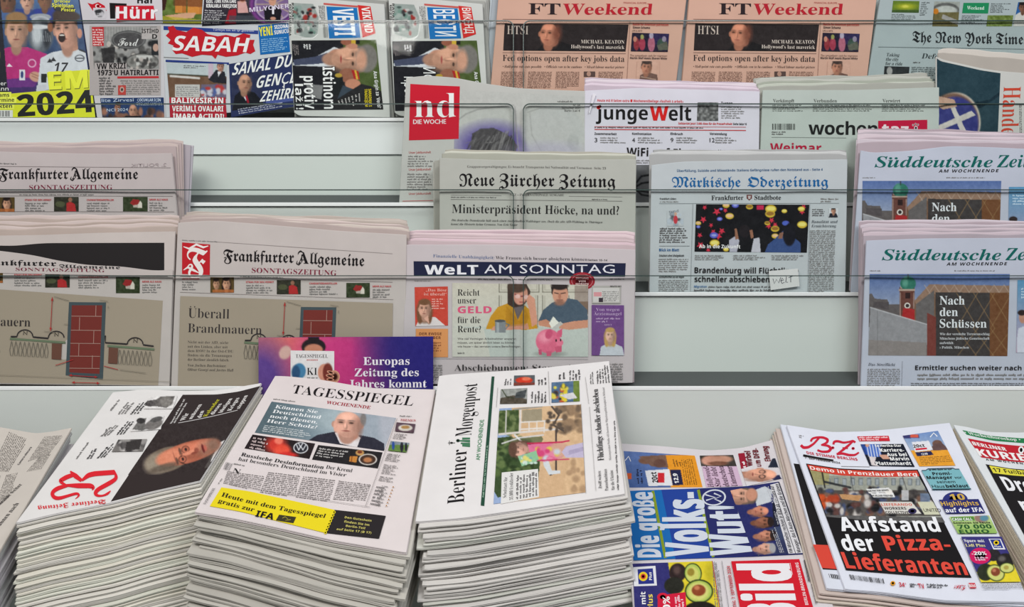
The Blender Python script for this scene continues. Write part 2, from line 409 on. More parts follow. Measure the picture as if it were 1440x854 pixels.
    def line(s, part, pts, w, col, smooth=False):
        p = np.array(pts, float)
        ws = np.full(len(p), w) if np.isscalar(w) else np.array(w, float)
        if smooth:
            d = np.r_[0, np.cumsum(np.hypot(*np.diff(p, axis=0).T))]; u = np.linspace(0, d[-1], 48); ws = np.interp(u, d, ws)
            p = np.stack([np.interp(u, d, p[:, 0]), np.interp(u, d, p[:, 1])], 1)
            for _ in range(9): p[1:-1] = (p[:-2]+2*p[1:-1]+p[2:])/4; ws[1:-1] = (ws[:-2]+2*ws[1:-1]+ws[2:])/4
        d = np.gradient(p, axis=0); d /= np.linalg.norm(d, axis=1)[:, None]+1e-9; nrm = np.stack([-d[:, 1], d[:, 0]], 1)
        a = p+nrm*ws[:, None]/2; b = p-nrm*ws[:, None]/2; n = len(p); q = np.concatenate([a, b])
        s.add(part, q[:, 0], q[:, 1], np.array([(i, i+1, n+i+1, n+i) for i in range(n-1)]), lin(col))
    def rule(s, part, p0, p1, w, col, bow=0):
        t = np.linspace(0, 1, 9); p0 = np.array(p0, float); p1 = np.array(p1, float)
        q = p0+t[:, None]*(p1-p0); q[:, 1] += bow*4*t*(1-t); s.line(part, q, w, col)
    def body(s, part, q, n, col=(95, 92, 92), ragged=0.0, seed=None, weight=.9):
        """n lines of small type in a quad given in reading order TL, TR, BR, BL"""
        r = random.Random(seed if seed is not None else int(q[0][0]*31+q[0][1]*17)); TL, TR, BR, BL = [np.array(a, float) for a in q]
        X = []; Fc = []; k = 0
        for i in range(n):
            v0 = (i+.28)/n; vb = (i+.8)/n; a0 = TL+(BL-TL)*vb; a1 = TR+(BR-TR)*vb; dn = ((BL-TL)+(BR-TR))/2/n
            L = np.linalg.norm(a1-a0); sp = np.linalg.norm(dn); pitch = max(.62, sp*.40); m = int(L/pitch)
            if m < 2: continue
            end = m if (i < n-1 and not ragged) else int(m*(1-r.random()*(ragged or .5)))
            j = 0
            while j < end:
                wl = r.randint(2, 9)
                for c in range(j, min(j+wl, end)):
                    t0 = (c+.10)/m; t1 = (c+.86)/m; hh = r.choice((.40, .40, .42, .62)); lo = r.choice((0, 0, 0, -.14))
                    A = a0+(a1-a0)*t0; B = a0+(a1-a0)*t1
                    X += [A-dn*lo, B-dn*lo, B-dn*hh*weight, A-dn*hh*weight]; Fc.append((k, k+1, k+2, k+3)); k += 4
                j += wl+1
        if X:
            X = np.array(X); s.add(part, X[:, 0], X[:, 1], np.array(Fc), lin(col))
    def bars(s, part, q, n, col=(35, 35, 38)):
        r = random.Random(n); TL, TR, BR, BL = [np.array(a, float) for a in q]; X = []; Fc = []; k = 0; t = 0
        while t < 1:
            w = r.choice((.35, .6, .9))/n
            for uu, a, b in ((t, TL, TR), (t+w, TL, TR)): X.append(a+(b-a)*min(uu, 1))
            for uu, a, b in ((t+w, BL, BR), (t, BL, BR)): X.append(a+(b-a)*min(uu, 1))
            Fc.append((k, k+1, k+2, k+3)); k += 4; t += 1.5/n
        X = np.array(X); s.add(part, X[:, 0], X[:, 1], np.array(Fc), lin(col))
    def finish(s):
        for part, items in s.parts.items():
            groups = [items]
            if part in ('photo', 'small_photo', 'advert', 'headline', 'body_text', 'cover_line'):
                gap = .0035; bb = [(i[0].min(0)-gap/2, i[0].max(0)+gap/2) for i in items]; par = list(range(len(items)))
                def find(a):
                    while par[a] != a: a = par[a]
                    return a
                for i in range(len(items)):
                    for j in range(i):
                        if all(bb[i][0][k] < bb[j][1][k] and bb[j][0][k] < bb[i][1][k] for k in range(3)): par[find(i)] = find(j)
                g = {}
                for i in range(len(items)): g.setdefault(find(i), []).append(items[i])
                groups = list(g.values())
            for its in groups: s.build(part, its)
    def build(s, part, items):
        V = np.concatenate([i[0] for i in items]); Cc = np.concatenate([i[2] for i in items])
        off = 0; quads = []; tris = []
        for C, f, c in items:
            (tris if f.shape[1] == 3 else quads).append(f+off); off += len(C)
        q = np.concatenate(quads) if quads else None; t = np.concatenate(tris) if tris else None
        if q is not None and t is not None:
            t = np.concatenate([t, q[:, [0, 1, 2]], q[:, [0, 2, 3]]]); q = None
        mesh_obj(part, to_world(V), q if q is not None else t, s.ink, s.root, cols=Cc)
USED = set()
PAGES = []
def page(*a, **k): p = Page(*a, **k); PAGES.append(p); return p
def flush():
    make_glyphs(USED)
    for q in TEXTQ: q[0]._txt(*q[1:])
    for p in PAGES: p.finish()

def fan(n, ft, bt, bot, z, rgb, label, group, dz=0.0042, lx=(0, 0), rx=(0, 0), blx=None, brx=None, amp=1.2, th=0.0032, name='newspaper', cat='newspaper', leaves=2):
    """copies standing behind a front copy: their tops rise from polyline ft to polyline bt"""
    for k in range(1, n+1):
        t = k/n; u = np.linspace(0, 1, 30)
        T = polyat(ft, u)*(1-t)+polyat(bt, u)*t; B = polyat(bot, u).copy()
        ph = RND.uniform(0, 6); jx = RND.uniform(-.8, .8)
        T[:, 1] += amp*(.5*np.sin(u*RND.uniform(5, 11)+ph)+.35*np.sin(u*RND.uniform(18, 30)+ph)) + RND.uniform(-.5, .5)
        T[:, 0] += jx; B[:, 0] += jx
        T[0, 1] += RND.uniform(0, 1.2); T[-1, 1] += RND.uniform(0, 1.5)
        sh = (1-u)*(lx[1]*t)+u*(rx[1]*t) if (lx[1] or rx[1]) else 0
        B[:, 0] += sh
        s = frontal(z+dz*k, k, .0004)
        loop = np.concatenate([T, B[::-1]]); L = s.at(loop[:, 0], loop[:, 1])
        c = np.clip(np.array(rgb)+RND.uniform(-8, 4)-(26 if k % 2 else 0), 0, 255).astype(int)//4*4  # every other copy darker: shade lines between copies put into the paper colour
        A, Fs = slab(L, s.n, th, leaves, .0015, RND)
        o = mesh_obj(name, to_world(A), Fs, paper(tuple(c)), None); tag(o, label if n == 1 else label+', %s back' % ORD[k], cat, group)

def stack(pg, n, step, rgb, label, group, th=0.78, shift=None, near=None, amp=1.0, jit=.0022, leaves=3, name='newspaper', outset=0.0):
    """copies lying under the top copy pg; step = drop per copy (m, along the picture's down axis)"""
    base = pg.loop; nrm = pg.surf.n; c0 = base.mean(0); N = len(base); dep = step*nrm[1]
    for k in range(1, n+1):
        L = base.copy(); sx = RND.uniform(-jit, jit); sd = RND.uniform(-jit, jit); a = RND.uniform(-.008, .008)
        if shift is not None: ex, ed, ea = shift(k); sx += ex; sd += ed; a += ea
        d = np.array([0, math.sin(DA), math.cos(DA)])
        rel = L-c0; x = rel[:, 0].copy(); w = rel@d; L = L+np.outer((x*(math.cos(a)-1)-w*math.sin(a)), [1, 0, 0])+np.outer((x*math.sin(a)+w*(math.cos(a)-1)), d)
        L = L+np.array([sx, 0, 0])+d*min(sd, 0.0004)
        L[:, 1] -= step*k
        ph = RND.uniform(0, 6); wv = amp*.0006*(np.sin(x*RND.uniform(12, 25)+ph)+.6*np.sin(x*RND.uniform(40, 70)+ph*2))
        L = L+np.outer(wv, nrm)
        A, Fs = slab(L, nrm, dep*th, leaves, .0011, RND)
        c = np.clip(np.array(rgb)+RND.uniform(-8, 8), 0, 255).astype(int)//4*4
        o = mesh_obj(name, to_world(A), Fs, paper(tuple(c)), None); tag(o, label+(', %s down' % ORD[k] if k <= 6 else ', lower half'), 'newspaper', group)

# ---------------------------------------------------------------- the rack and the room around it
def prism(name, prof, x0, x1, m, parent=None, **k):
    """profile of (y, z) in camera axes swept along x"""
    n = len(prof); V = [(x0, y, z) for y, z in prof]+[(x1, y, z) for y, z in prof]
    Fs = [tuple(range(n-1, -1, -1)), tuple(range(n, 2*n))]+[(i, (i+1) % n, n+(i+1) % n, n+i) for i in range(n)]
    return mesh_obj(name, to_world(np.array(V)), Fs, m, parent, **k)
WHITE = mat('rack_white_enamel', (208, 214, 210), 0.38, 0.45, 0.012, 4)
RAIL = mat('rail_white', (226, 230, 230), 0.3, 0.5, 0.01, 6)
LIPM = mat('lip_white', (238, 240, 240), 0.3, 0.5, 0.01, 6)
FLOORM = mat('rack_floor_grey', (78, 82, 82), 0.5, 0.4, 0.06, 10)
EDGE = mat('glass_edge_green', (52, 70, 66), 0.2, 0.6, 0.05, 30)
gm = bpy.data.materials.new('clear_glass'); gm.use_nodes = True; nt = gm.node_tree; nt.nodes.clear()
out = nt.nodes.new('ShaderNodeOutputMaterial'); mx = nt.nodes.new('ShaderNodeMixShader'); tr = nt.nodes.new('ShaderNodeBsdfTransparent')
gl = nt.nodes.new('ShaderNodeBsdfGlossy'); fr = nt.nodes.new('ShaderNodeFresnel'); fr.inputs[0].default_value = 1.3
tr.inputs[0].default_value = (0.965, 0.985, 0.975, 1); gl.inputs['Roughness'].default_value = 0.03
nt.links.new(fr.outputs[0], mx.inputs[0]); nt.links.new(tr.outputs[0], mx.inputs[1]); nt.links.new(gl.outputs[0], mx.inputs[2]); nt.links.new(mx.outputs[0], out.inputs[0])
XL, XR = -1.3, 1.3
rack = empty('newspaper_rack', tuple(to_world(np.array([0, -1.1, 1.9]))), 'white tiered metal newspaper rack with clear glass fronts holding all the papers', 'rack')
LIP = {'A': 168, 'B': 287, 'C': 413, 'D': 545}; GT = {'A': 29, 'B': 146, 'C': 267, 'D': 388}
sp, cp = math.sin(PITCH), math.cos(PITCH)
for t in 'DCBA':
    z = ZL[t]; y = yc(LIP[t], z); dep = .078
    yb = y+dep*sp; zb = z+dep*cp
    prism('shelf', [(y-.006, z), (y-.003, z), (yb-.003, zb), (yb-.009, zb)], XL, XR, FLOORM, rack)
    prism('front_lip', [(y-.0042, z-.006), (y+.0010, z-.006), (y+.0024, z-.0045), (y+.0024, z+.000), (y-.0042, z+.000)], XL, XR, LIPM, rack)
    nxt = {'D': 'C', 'C': 'B', 'B': 'A', 'A': None}[t]
    ytop = yc(LIP[nxt], ZL[nxt])-.0035 if nxt else yc(-260, zb)
    zz = ZL[nxt] if nxt else zb
    prism('back_panel', [(yb-.009, zz), (ytop, zz), (ytop, zz+.008), (yb-.009, zz+.008)], XL, XR, WHITE, rack)
prism('ticket_rail', [(yc(217, 2.04), 2.039), (yc(172, 2.04), 2.0395), (yc(172, 2.04), 2.0449), (yc(217, 2.04), 2.0449)], XL, XR, RAIL, rack)
y = yc(545, 1.85)
prism('front_panel', [(y-.0042, 1.8452), (y-.45, 1.8452), (y-.45, 1.853), (y-.0042, 1.853)], XL, XR, mat('front_panel_white', (205, 210, 206), 0.4, 0.4, 0.012, 4), rack)
for t in 'ABCD':
    z = ZL[t]
    for x0, x1, ra, rb in ((-220, 722, 0, 1), (736, 1660, 1, 0)):
        y0, y1 = GT[t], LIP[t]-3; pts = [(x0, y1), (x0, y0+(9 if ra else 0))]
        if ra: pts += [(x0+9-9*math.cos(a), y0+9-9*math.sin(a)) for a in np.linspace(.2, 1.57, 6)]
        else: pts += [(x0, y0)]
        if rb: pts += [(x1-9+9*math.cos(a), y0+9-9*math.sin(a)) for a in np.linspace(1.57, 0, 7)]
        else: pts += [(x1, y0)]
        pts += [(x1, y1)]
        P = np.array(pts); n = len(P); zf = z-.0048
        C0 = np.stack([(P[:, 0]-CX)/F*zf, yc(P[:, 1], zf), np.full(n, zf)], 1); C1 = C0.copy(); C1[:, 2] += .004
        fs = [tuple(range(n-1, -1, -1)), tuple(range(n, 2*n))]
        g = mesh_obj('glass_pane', to_world(C0), [tuple(range(n)) if ra else tuple(range(n))], gm, rack)
        # ground edge of the pane: a thin green frame round the top and the joint side
        e = .0008; V = []; Fs = []
        path = pts[1:-1] if not (ra or rb) else (pts if ra else pts)
        path = pts[:-1] if ra else pts[1:]
        Pp = np.array([q for i_, q in enumerate(path) if i_ == 0 or math.dist(q, path[i_-1]) > .05]); m_ = len(Pp); d = np.gradient(Pp, axis=0); d /= np.linalg.norm(d, axis=1)[:, None]; nr = np.stack([-d[:, 1], d[:, 0]], 1)
        k = .65*F/1500
        for off, zq in ((-k, zf-.0002), (k, zf-.0002), (k, zf+.004), (-k, zf+.004)):
            Q = Pp+nr*off; V.append(np.stack([(Q[:, 0]-CX)/F*zf, yc(Q[:, 1], zf), np.full(m_, zq)], 1))
        for a in range(4):
            b = (a+1) % 4
            for i in range(m_-1): Fs.append((a*m_+i, a*m_+i+1, b*m_+i+1, b*m_+i))
        mesh_obj('polished_edge', to_world(np.concatenate(V)), Fs, EDGE, g)
# sloping counter under the stacks
dd = np.array([math.sin(DA), math.cos(DA)])
y0, z0 = yc(545, 1.845)-.26, 1.843
prism('stack_counter', [(y0, z0), (y0-.62*dd[0], z0-.62*dd[1]), (y0-.62*dd[0]-.02, z0-.62*dd[1]), (y0-.02, z0)], XL, XR, WHITE, rack)
# uprights at both ends, outside the view
for xx in (XL-.02, XR):
    prism('side_panel', [(yc(-260, 2.1), 2.14), (-1.0, 2.14), (-1.0, 1.84), (yc(545, 1.85)-.3, 1.5), (yc(545, 1.85), 1.84), (yc(-260, 2.1), 2.03)], xx, xx+.02, WHITE, rack)
# room
def wbox(name, a, b, m):
    x0, y0, z0 = a; x1, y1, z1 = b
    V = [(x0, y0, z0), (x1, y0, z0), (x1, y1, z0), (x0, y1, z0), (x0, y0, z1), (x1, y0, z1), (x1, y1, z1), (x0, y1, z1)]
    o = mesh_obj(name, V, [(3, 2, 1, 0), (4, 5, 6, 7), (0, 1, 5, 4), (1, 2, 6, 5), (2, 3, 7, 6), (3, 0, 4, 7)], m); o['kind'] = 'structure'; return o
wbox('floor', (-4, -4, -.1), (4, 2.9, 0), mat('floor_tiles', (120, 116, 110), .4, .4, .08, 3))
wbox('wall_back', (-4, 2.9, 0), (4, 3.0, 3.4), mat('shop_wall', (190, 190, 186), .8, .2, .03, 3))

# ================================================================= top tier
K = (28, 26, 28); WH = (238, 238, 238); GR = (126, 123, 122); DG = (86, 83, 84)
BB = 163
# football magazine -------------------------------------------------
p = page('magazine', 'glossy football magazine with yellow EM 2024 block and two players shouting and staring', 'magazine', [(-60, -30), (106, -30)], [(-60, 165), (133, 165)], frontal(2.049, 11, .0006), (60, 70, 110), th=.005, sheet='bound_pages')
p.ink = GLOSS
im = Img(-60, -31, 136, 166, (36, 50, 84)).noise(10, 9)
im.grad((70, 110, 160), (24, 32, 62)).noise(12, 7)
im.face(10, 3, 11, 16, 0, (120, 82, 62), (20, 16, 16)).poly([(-12, 18), (24, 18), (34, 32), (-14, 32)], (70, 100, 150))
im.poly([(22, 12), (56, 14), (60, 30), (20, 30)], (32, 58, 130)).face(38, 2, 9, 12, 0, (205, 160, 138), (60, 44, 34), mouth=(70, 30, 30))
im.poly([(48, 13), (78, 10), (84, 34), (52, 34)], (28, 50, 140)).face(63, 1, 9, 12, 0, (130, 90, 66), (24, 20, 18))
# trophy
im.ell(57, 24, 15, 5, (150, 156, 165)).ell(57, 30, 13, 8, (176, 182, 190)).ell(57, 50, 18, 24, (96, 102, 112), .2).ell(52, 48, 7, 18, (196, 202, 208), .8).ell(66, 52, 5, 16, (34, 38, 48), .7).ell(57, 38, 14, 3, (214, 216, 220), .5)
im.ell(42, 38, 4, 7, (150, 90, 60), .3).ell(71, 38, 4, 7, (150, 90, 60), .3)
for i in range(9): im.line([(46+i*3, 44+(i % 3)*3), (47+i*3, 58)], 1.1, (210, 214, 220), .6)
# left player
im.poly([(-6, 74), (12, 66), (38, 66), (66, 76), (62, 100), (40, 134), (-2, 134)], (186, 40, 120))
im.poly([(0, 112), (56, 108), (46, 136), (0, 136)], (92, 44, 130), .85).poly([(-2, 124), (50, 122), (46, 138), (0, 138)], (50, 34, 96), .8).noise(5, 3, (0, 66, 60, 130))
im.face(23, 44, 15, 22, 0, (214, 164, 140), (150, 116, 76), 'quiff', look=-.02)
im.ell(45, 89, 6, 6, (230, 190, 215), .2).ell(45, 89, 4.4, 4.4, (186, 50, 120), .2).poly([(9, 94), (13, 89), (18, 94)], (240, 230, 240)).rect(27, 98, 35, 113, (225, 225, 232)).ell(31, 105, 2, 5, (40, 60, 120))
im.ell(50, 108, 9, 7, (206, 156, 134), .2, 20).line([(44, 103), (56, 108)], 1, (150, 100, 84)).line([(45, 107), (57, 112)], 1, (150, 100, 84))
# right player
im.poly([(57, 82), (72, 74), (100, 68), (120, 72), (128, 112), (62, 128), (52, 130)], (214, 218, 226)).poly([(52, 120), (66, 118), (62, 134), (50, 134)], (206, 208, 216)).poly([(58, 104), (66, 104), (65, 116), (58, 116)], (26, 26, 30)).noise(5, 4, (57, 70, 126, 110))
im.poly([(84, 56), (108, 52), (110, 70), (96, 74), (86, 68)], (196, 142, 118))
im.face(92, 42, 16, 25, -6, (224, 166, 144), (52, 36, 28), 'short', look=-.25)
im.ell(96, 22, 17, 7, (58, 42, 34), .3, 8).ell(87, 53, 5, 6.5, (36, 12, 14), .2).ell(87, 49.5, 4, 1.2, (225, 220, 215), .3).ell(112, 47, 3.5, 7, (204, 140, 118), .3)
im.ell(112, 82, 7, 5, (70, 74, 84), .1).ell(112, 82, 5.6, 3.8, (214, 218, 226), .1).line([(107, 82), (117, 82)], 1.5, (50, 52, 60)).poly([(66, 88), (70, 82), (74, 88)], (40, 40, 46)).poly([(71, 86), (75, 80), (79, 86)], (40, 40, 46)).line([(112, 70), (122, 74)], 2, (40, 40, 46))
im.poly([(-60, -30), (-2, -30), (14, 165), (-60, 165)], (26, 26, 40)).poly([(-60, 70), (-1, 68), (0, 82), (-60, 84)], (226, 226, 60))
p.pic('cover_photo', [(-60, -30), (106, -30), (133, 165), (-60, 165)], im, 1.2, top=None)
p.poly('yellow_block', [(66, 102), (126, 98), (134, 165), (-58, 165), (-58, 131), (12, 132), (69, 127)], (222, 226, 40))
p.txt('cover_line', '17', (77, 101), (96, 101), 13, 'O', (46, 46, 52))
p.txt('cover_title', 'EM', (70, 127.5), (125, 124), 24, 'X', (120, 122, 40)); p.txt('cover_title', 'EM', (69, 126), (124, 123), 25, 'X', (240, 244, 60))
p.txt('cover_title', '2024', (25, 164), (133, 157), 30, 'X', (16, 16, 18), h1=31)
for t, y, x1 in (('ams', 136.5, 13), ('rmine', 143.5, 20), ('kten', 152, 17)): p.box('cover_line', -30, y-7, x1+3, y+1.6, (240, 244, 90)); p.txt('cover_line', t, (-1, y), (x1, y-.4), 5.4, 'B', K)
p.txt('cover_line', 'ber', (-4, 120), (9, 120), 6, 'n', WH); p.txt('cover_line', 'ann', (-4, 127.5), (12, 127.5), 6, 'n', WH)
p.box('barcode', -30, 155, 18, 165, (226, 226, 226)); p.bars('barcode', [(-20, 156), (14, 156), (14, 164), (-20, 164)], 24)
p.poly('cover_line', [(74, 7), (104, 10), (105, 16), (88, 16), (76, 14)], (24, 28, 40)); p.txt('cover_line', 'großer', (76, 3), (99, 4), 4, 'B', (230, 230, 60)); p.txt('cover_line', 'Spielplan', (73, 9.5), (103, 11), 5.2, 'B', (232, 232, 60)); p.txt('cover_line', 'Poster', (86, 15.5), (106, 16.5), 4.4, 'B', (232, 232, 60))

# Turkish paper with red banner ---------------------------------------
p = page('newspaper', 'newspaper with red masthead, flag and grey crowd photo round a car maker oval', 'newspaper', [(108, -30), (226, -30)], [(137, 165), (232, 165)], frontal(2.049, 12, .001), (206, 202, 208))
p.poly('flag_emblem', [(123, 4), (130, 6), (138, 3), (147, 8), (150, 15), (141, 16), (132, 17)], (196, 30, 44)); p.disc('flag_emblem', 137, 8.6, 3, 3, WH); p.disc('flag_emblem', 138, 8.6, 2.3, 2.3, (196, 30, 44)); p.poly('flag_emblem', [(140, 8), (142.5, 8.5), (140.5, 10)], WH)
im = Img(130, 10, 150, 27, (206, 202, 208)).ell(140, 18, 6, 5, (60, 60, 64), .2).ell(141, 20, 5, 5, (190, 188, 194), .2).ell(138, 16, 5, 2.5, (50, 50, 54), .3).line([(136, 20), (139, 20)], 1, (60, 60, 60)).line([(138, 23.5), (143, 23)], 1, (90, 90, 90))
p.pic('flag_emblem', [(131, 11), (149, 11), (149, 26), (131, 26)], im)
p.txt('masthead', 'Haf', (193, 4.5), (216, 4.5), 9, 'X', K)
p.poly('masthead', [(154, 4), (178, 5), (178, 11), (162, 11), (162, 26), (155, 26)], K); p.poly('masthead', [(162, 8), (216, 8), (219, 28), (164, 31)], (200, 30, 50))
p.txt('masthead', 'Hürr', (163, 26), (222, 26), 16.5, 'X', (236, 232, 236))
p.box('photo', 126, 36, 226, 134, (182, 172, 172))
im = Img(127, 37, 226, 98, (150, 148, 148))
for i in range(16): im.line([(150+i*4, 38), (150+i*4, 56)], 1.6, (176, 174, 172), .7)
im.blobs(70, (132, 60, 224, 92), 3.4, [(60, 58, 58), (90, 88, 88), (196, 188, 184), (120, 116, 114), (40, 40, 42)]).poly([(142, 68), (162, 66), (160, 96), (146, 96)], (54, 52, 54)).ell(153, 62, 3, 4, (190, 182, 178))
im.ell(181, 56, 24, 13, (60, 60, 62), .1).ell(181, 56, 22.4, 11.6, (150, 148, 148), .1).ell(181, 56, 21.5, 10.8, (78, 76, 78), .1)
im.rect(127, 37, 146, 65, (196, 50, 56)).noise(10, 3)
im.ell(200, 87, 23, 12, (60, 58, 58), .1).ell(200, 87, 22, 11, (140, 138, 136), .1).rect(192, 78, 214, 92, (200, 198, 196)).blobs(26, (182, 82, 220, 96), 2.6, [(70, 68, 68), (190, 180, 176), (110, 108, 106)])
im.rect(213, 57, 226, 78, (40, 42, 46)).ell(219, 67, 4, 5.5, (196, 160, 146)).rect(199, 39, 226, 55, (186, 178, 178))
p.pic('photo', [(129, 38), (221, 37), (224, 97), (132, 97)], im, 1.3)
p.body('photo', [(130, 40), (144, 40), (146, 64), (131, 64)], 7, (240, 220, 220)); p.txt('photo', 'Ford', (166, 64.5), (195, 64.5), 12, 'M', (225, 224, 224))
p.txt('headline', 'İSTİHD', (199, 46.5), (223, 46.5), 6, 'B', K); p.txt('headline', 'D', (214, 54.5), (221, 54.5), 6.5, 'B', K)
p.box('headline', 133, 88.5, 178, 98, (182, 172, 172)); p.txt('headline', 'VW KRİZİ', (136, 97.5), (177, 96.5), 8, 'X', K); p.txt('headline', "1973’U HATIRLATTI", (137, 106), (223, 105.5), 7.4, 'X', K)
p.fill('photo', [(165, 107.5), (223, 107), (223.5, 110), (165, 110.5)], (196, 50, 56)); p.body('body_text', [(139, 108), (164, 108), (165, 134), (140, 134)], 7, DG, .3, weight=1.2); p.body('body_text', [(168, 112), (224, 112), (225, 133), (178, 133)], 7, GR)
p.box('photo', 166, 120, 177, 133.5, (190, 70, 64)); p.disc('photo', 171.5, 126, 3, 4, (210, 180, 170))
im = Img(138, 137, 232, 165, (38, 60, 104)).noise(8, 6).blobs(26, (142, 155, 230, 168), 4.6, [(130, 90, 76), (90, 60, 52), (60, 46, 44), (160, 112, 94)]).face(187, 156, 6, 9, 0, (190, 140, 118), (50, 40, 40), 'bald').face(165, 152, 4, 7, 10, (170, 120, 100), (40, 30, 30))
im.rect(176, 163, 198, 168, (40, 36, 40))
p.pic('photo', [(141, 138), (230, 137), (231, 165), (144, 165)], im, 1.2)
p.txt('headline', 'lite Zirvesi', (143, 143.5), (188, 142.5), 4.6, 'n', (200, 215, 235)); p.txt('headline', 'ÇOCUKLAR İÇİN', (193, 142.5), (226, 142.5), 3.8, 'B', (200, 215, 235)); p.txt('headline', 'ÜRÜLERİ ARTIYOR', (192, 148), (228, 148), 3.2, 'B', (190, 205, 225)); p.txt('headline', 'NCI 2024', (150, 157), (180, 156), 4, 'n', (200, 215, 235))

# Turkish paper with red blob masthead -------------------------------
p = page('newspaper', 'newspaper whose white masthead letters sit on a red map shape above a navy block', 'newspaper', [(224, -30), (408, -30)], [(234, 165), (414, 150)], frontal(2.050, 13, .001), (204, 206, 212))
im = Img(224, -31, 290, 36, (90, 110, 50)).noise(18, 5).rect(246, -31, 262, 18, (176, 110, 50)).rect(264, -31, 284, 20, (190, 122, 58)).poly([(244, -31), (286, -31), (286, 10), (244, 8)], (96, 56, 40), .6).rect(247, 8, 256, 18, (200, 130, 60)).rect(264, 10, 280, 20, (204, 136, 62)).poly([(232, 22), (262, 18), (276, 18), (272, 25), (246, 28)], (205, 160, 130)).poly([(224, -10), (236, -8), (232, 14), (224, 16)], (60, 34, 30)).poly([(226, 22), (284, 28), (284, 36), (226, 34)], (180, 168, 50), .7)
p.pic('photo', [(226, -28), (287, -28), (283, 34), (229, 33)], im, 1.1)
im = Img(285, -31, 408, 38, (44, 42, 50)).grad((70, 60, 72), (36, 36, 44))
im.poly([(322, 14), (332, 12), (332, 34), (316, 34)], (150, 30, 44)).poly([(334, 2), (346, 2), (350, 20), (334, 18)], (206, 160, 156)).ell(341, -2, 4.5, 6, (200, 150, 130)).ell(341, -4, 6, 6, (90, 44, 36), .3).poly([(334, 18), (350, 18), (348, 34), (330, 30)], (40, 40, 48)).rect(322, 22, 360, 32, (70, 76, 84), .7)
im.ell(385, 6, 34, 30, (116, 60, 128), .1).ell(385, 6, 29, 26, (70, 44, 96), .1).ell(385, 6, 27, 24, (180, 160, 190), .05).ell(385, 6, 25, 22, (120, 96, 140), .1)
for a in range(0, 360, 30): im.line([(385, 6), (385+25*math.cos(math.radians(a)), 6+22*math.sin(math.radians(a)))], 2, (190, 176, 140), .6)
im.poly([(371, 14), (378, 8), (390, 8), (396, 15), (394, 31), (373, 31)], (24, 24, 30)).poly([(382, 9), (386, 9), (385, 20), (383, 20)], (230, 230, 235)).ell(383, 1, 5, 7, (196, 144, 120)).ell(383, -4, 5.5, 4, (40, 34, 34)).ell(384, 26, 4, 2.5, (190, 140, 118))
p.pic('photo', [(289, -28), (405, -28), (407, 31), (284, 37)], im, 1.1)
p.txt('headline', 'ÖZEL TÜRK FİYATLARI', (290, 4), (332, 4), 5, 'X', WH); p.txt('headline', 'KIRALARLA YARIŞIYOR', (290, 10.5), (333, 11), 5, 'X', WH); p.txt('photo', 'MİLYONER', (351, 17), (407, 11), 6, 'B', (210, 200, 220)); p.body('body_text', [(288, 13), (322, 14), (318, 34), (286, 34)], 7, (190, 188, 192), .4)
p.fill('masthead', [(230, 36.5), (363, 43), (363, 48), (230, 42)], (44, 66, 140))
blob = [(233, 50), (238, 45), (236, 38), (244, 36), (248, 42), (262, 45), (272, 39), (284, 42), (292, 48), (306, 51), (318, 49), (330, 52), (342, 47), (352, 49), (351, 56), (358, 56), (356, 63), (359, 72), (352, 76), (345, 74), (334, 78), (318, 80), (306, 77), (303, 83), (298, 78), (284, 77), (270, 80), (256, 75), (247, 76), (242, 70), (244, 64), (236, 61), (240, 56)]
p.poly('masthead', blob, (196, 28, 42)); p.txt('masthead', 'SABAH', (242, 71), (351, 73.5), 21, 'O', (240, 238, 240), h1=20); p.txt('masthead', 'Türkiye’nin en iyi gazetesi', (299, 43), (357, 44.6), 3, 'n', (210, 215, 240))
p.fill('advert', [(363, 36), (405, 32), (408, 73), (366, 77)], (24, 104, 176)); p.txt('advert', 'YENİ', (365, 51), (384, 49), 12.5, 'X', (240, 226, 50)); p.txt('advert', 'SEZONA', (386, 41), (405, 39), 5.5, 'X', WH); p.txt('advert', 'SUNUCU', (386, 48.5), (406, 46), 5.5, 'X', WH)
p.body('advert', [(367, 54), (405, 51), (407, 69), (368, 74)], 7, (150, 196, 230), .3)
p.fill('headline', [(233, 84), (322, 88), (322, 91), (233, 87)], (40, 60, 130)); p.rule('headline', (230, 80.5), (265, 82), .8, GR)
im = Img(232, 86, 322, 142, (188, 198, 202)).poly([(232, 105), (322, 108), (322, 142), (232, 142)], (112, 84, 66)).noise(8, 5, (232, 106, 322, 142)).line([(234, 104), (292, 107)], 1.6, (60, 62, 50)).line([(240, 107), (280, 110)], 3, (214, 210, 206)).rect(246, 119, 281, 137, (196, 194, 192)).rect(283, 119, 319, 137, (110, 106, 140), .8).blobs(20, (283, 120, 318, 136), 3, [(180, 60, 60), (200, 200, 210), (80, 100, 160)]).rect(293, 87, 300, 110, (200, 180, 196)).poly([(293, 112), (304, 98), (316, 101), (319, 118), (300, 116)], (36, 38, 46)).face(310, 94, 4.5, 6.5, 5, (196, 144, 124), (44, 36, 36)).poly([(306, 101), (311, 101), (307, 108)], (220, 220, 226))
p.pic('photo', [(234, 88), (319, 90), (318, 139), (238, 138)], im, 1.3); p.body('photo', [(248, 121), (279, 121), (279, 135), (248, 135)], 5, (120, 118, 120)); p.body('photo', [(258, 91), (289, 92), (289, 97), (258, 96)], 2, DG)
p.fill('headline', [(238, 137), (317, 137), (319, 165), (239, 165)], (176, 36, 54))
for t, y, xa, xb in (("BALIKESİR’İN", 145, 241, 314), ('VERİMLİ OVALARI', 156.5, 242, 314), ('İMARA AÇILDI!', 167.5, 243, 315)): p.txt('headline', t, (xa, y), (xb, y+.3), 7.6, 'X', WH)
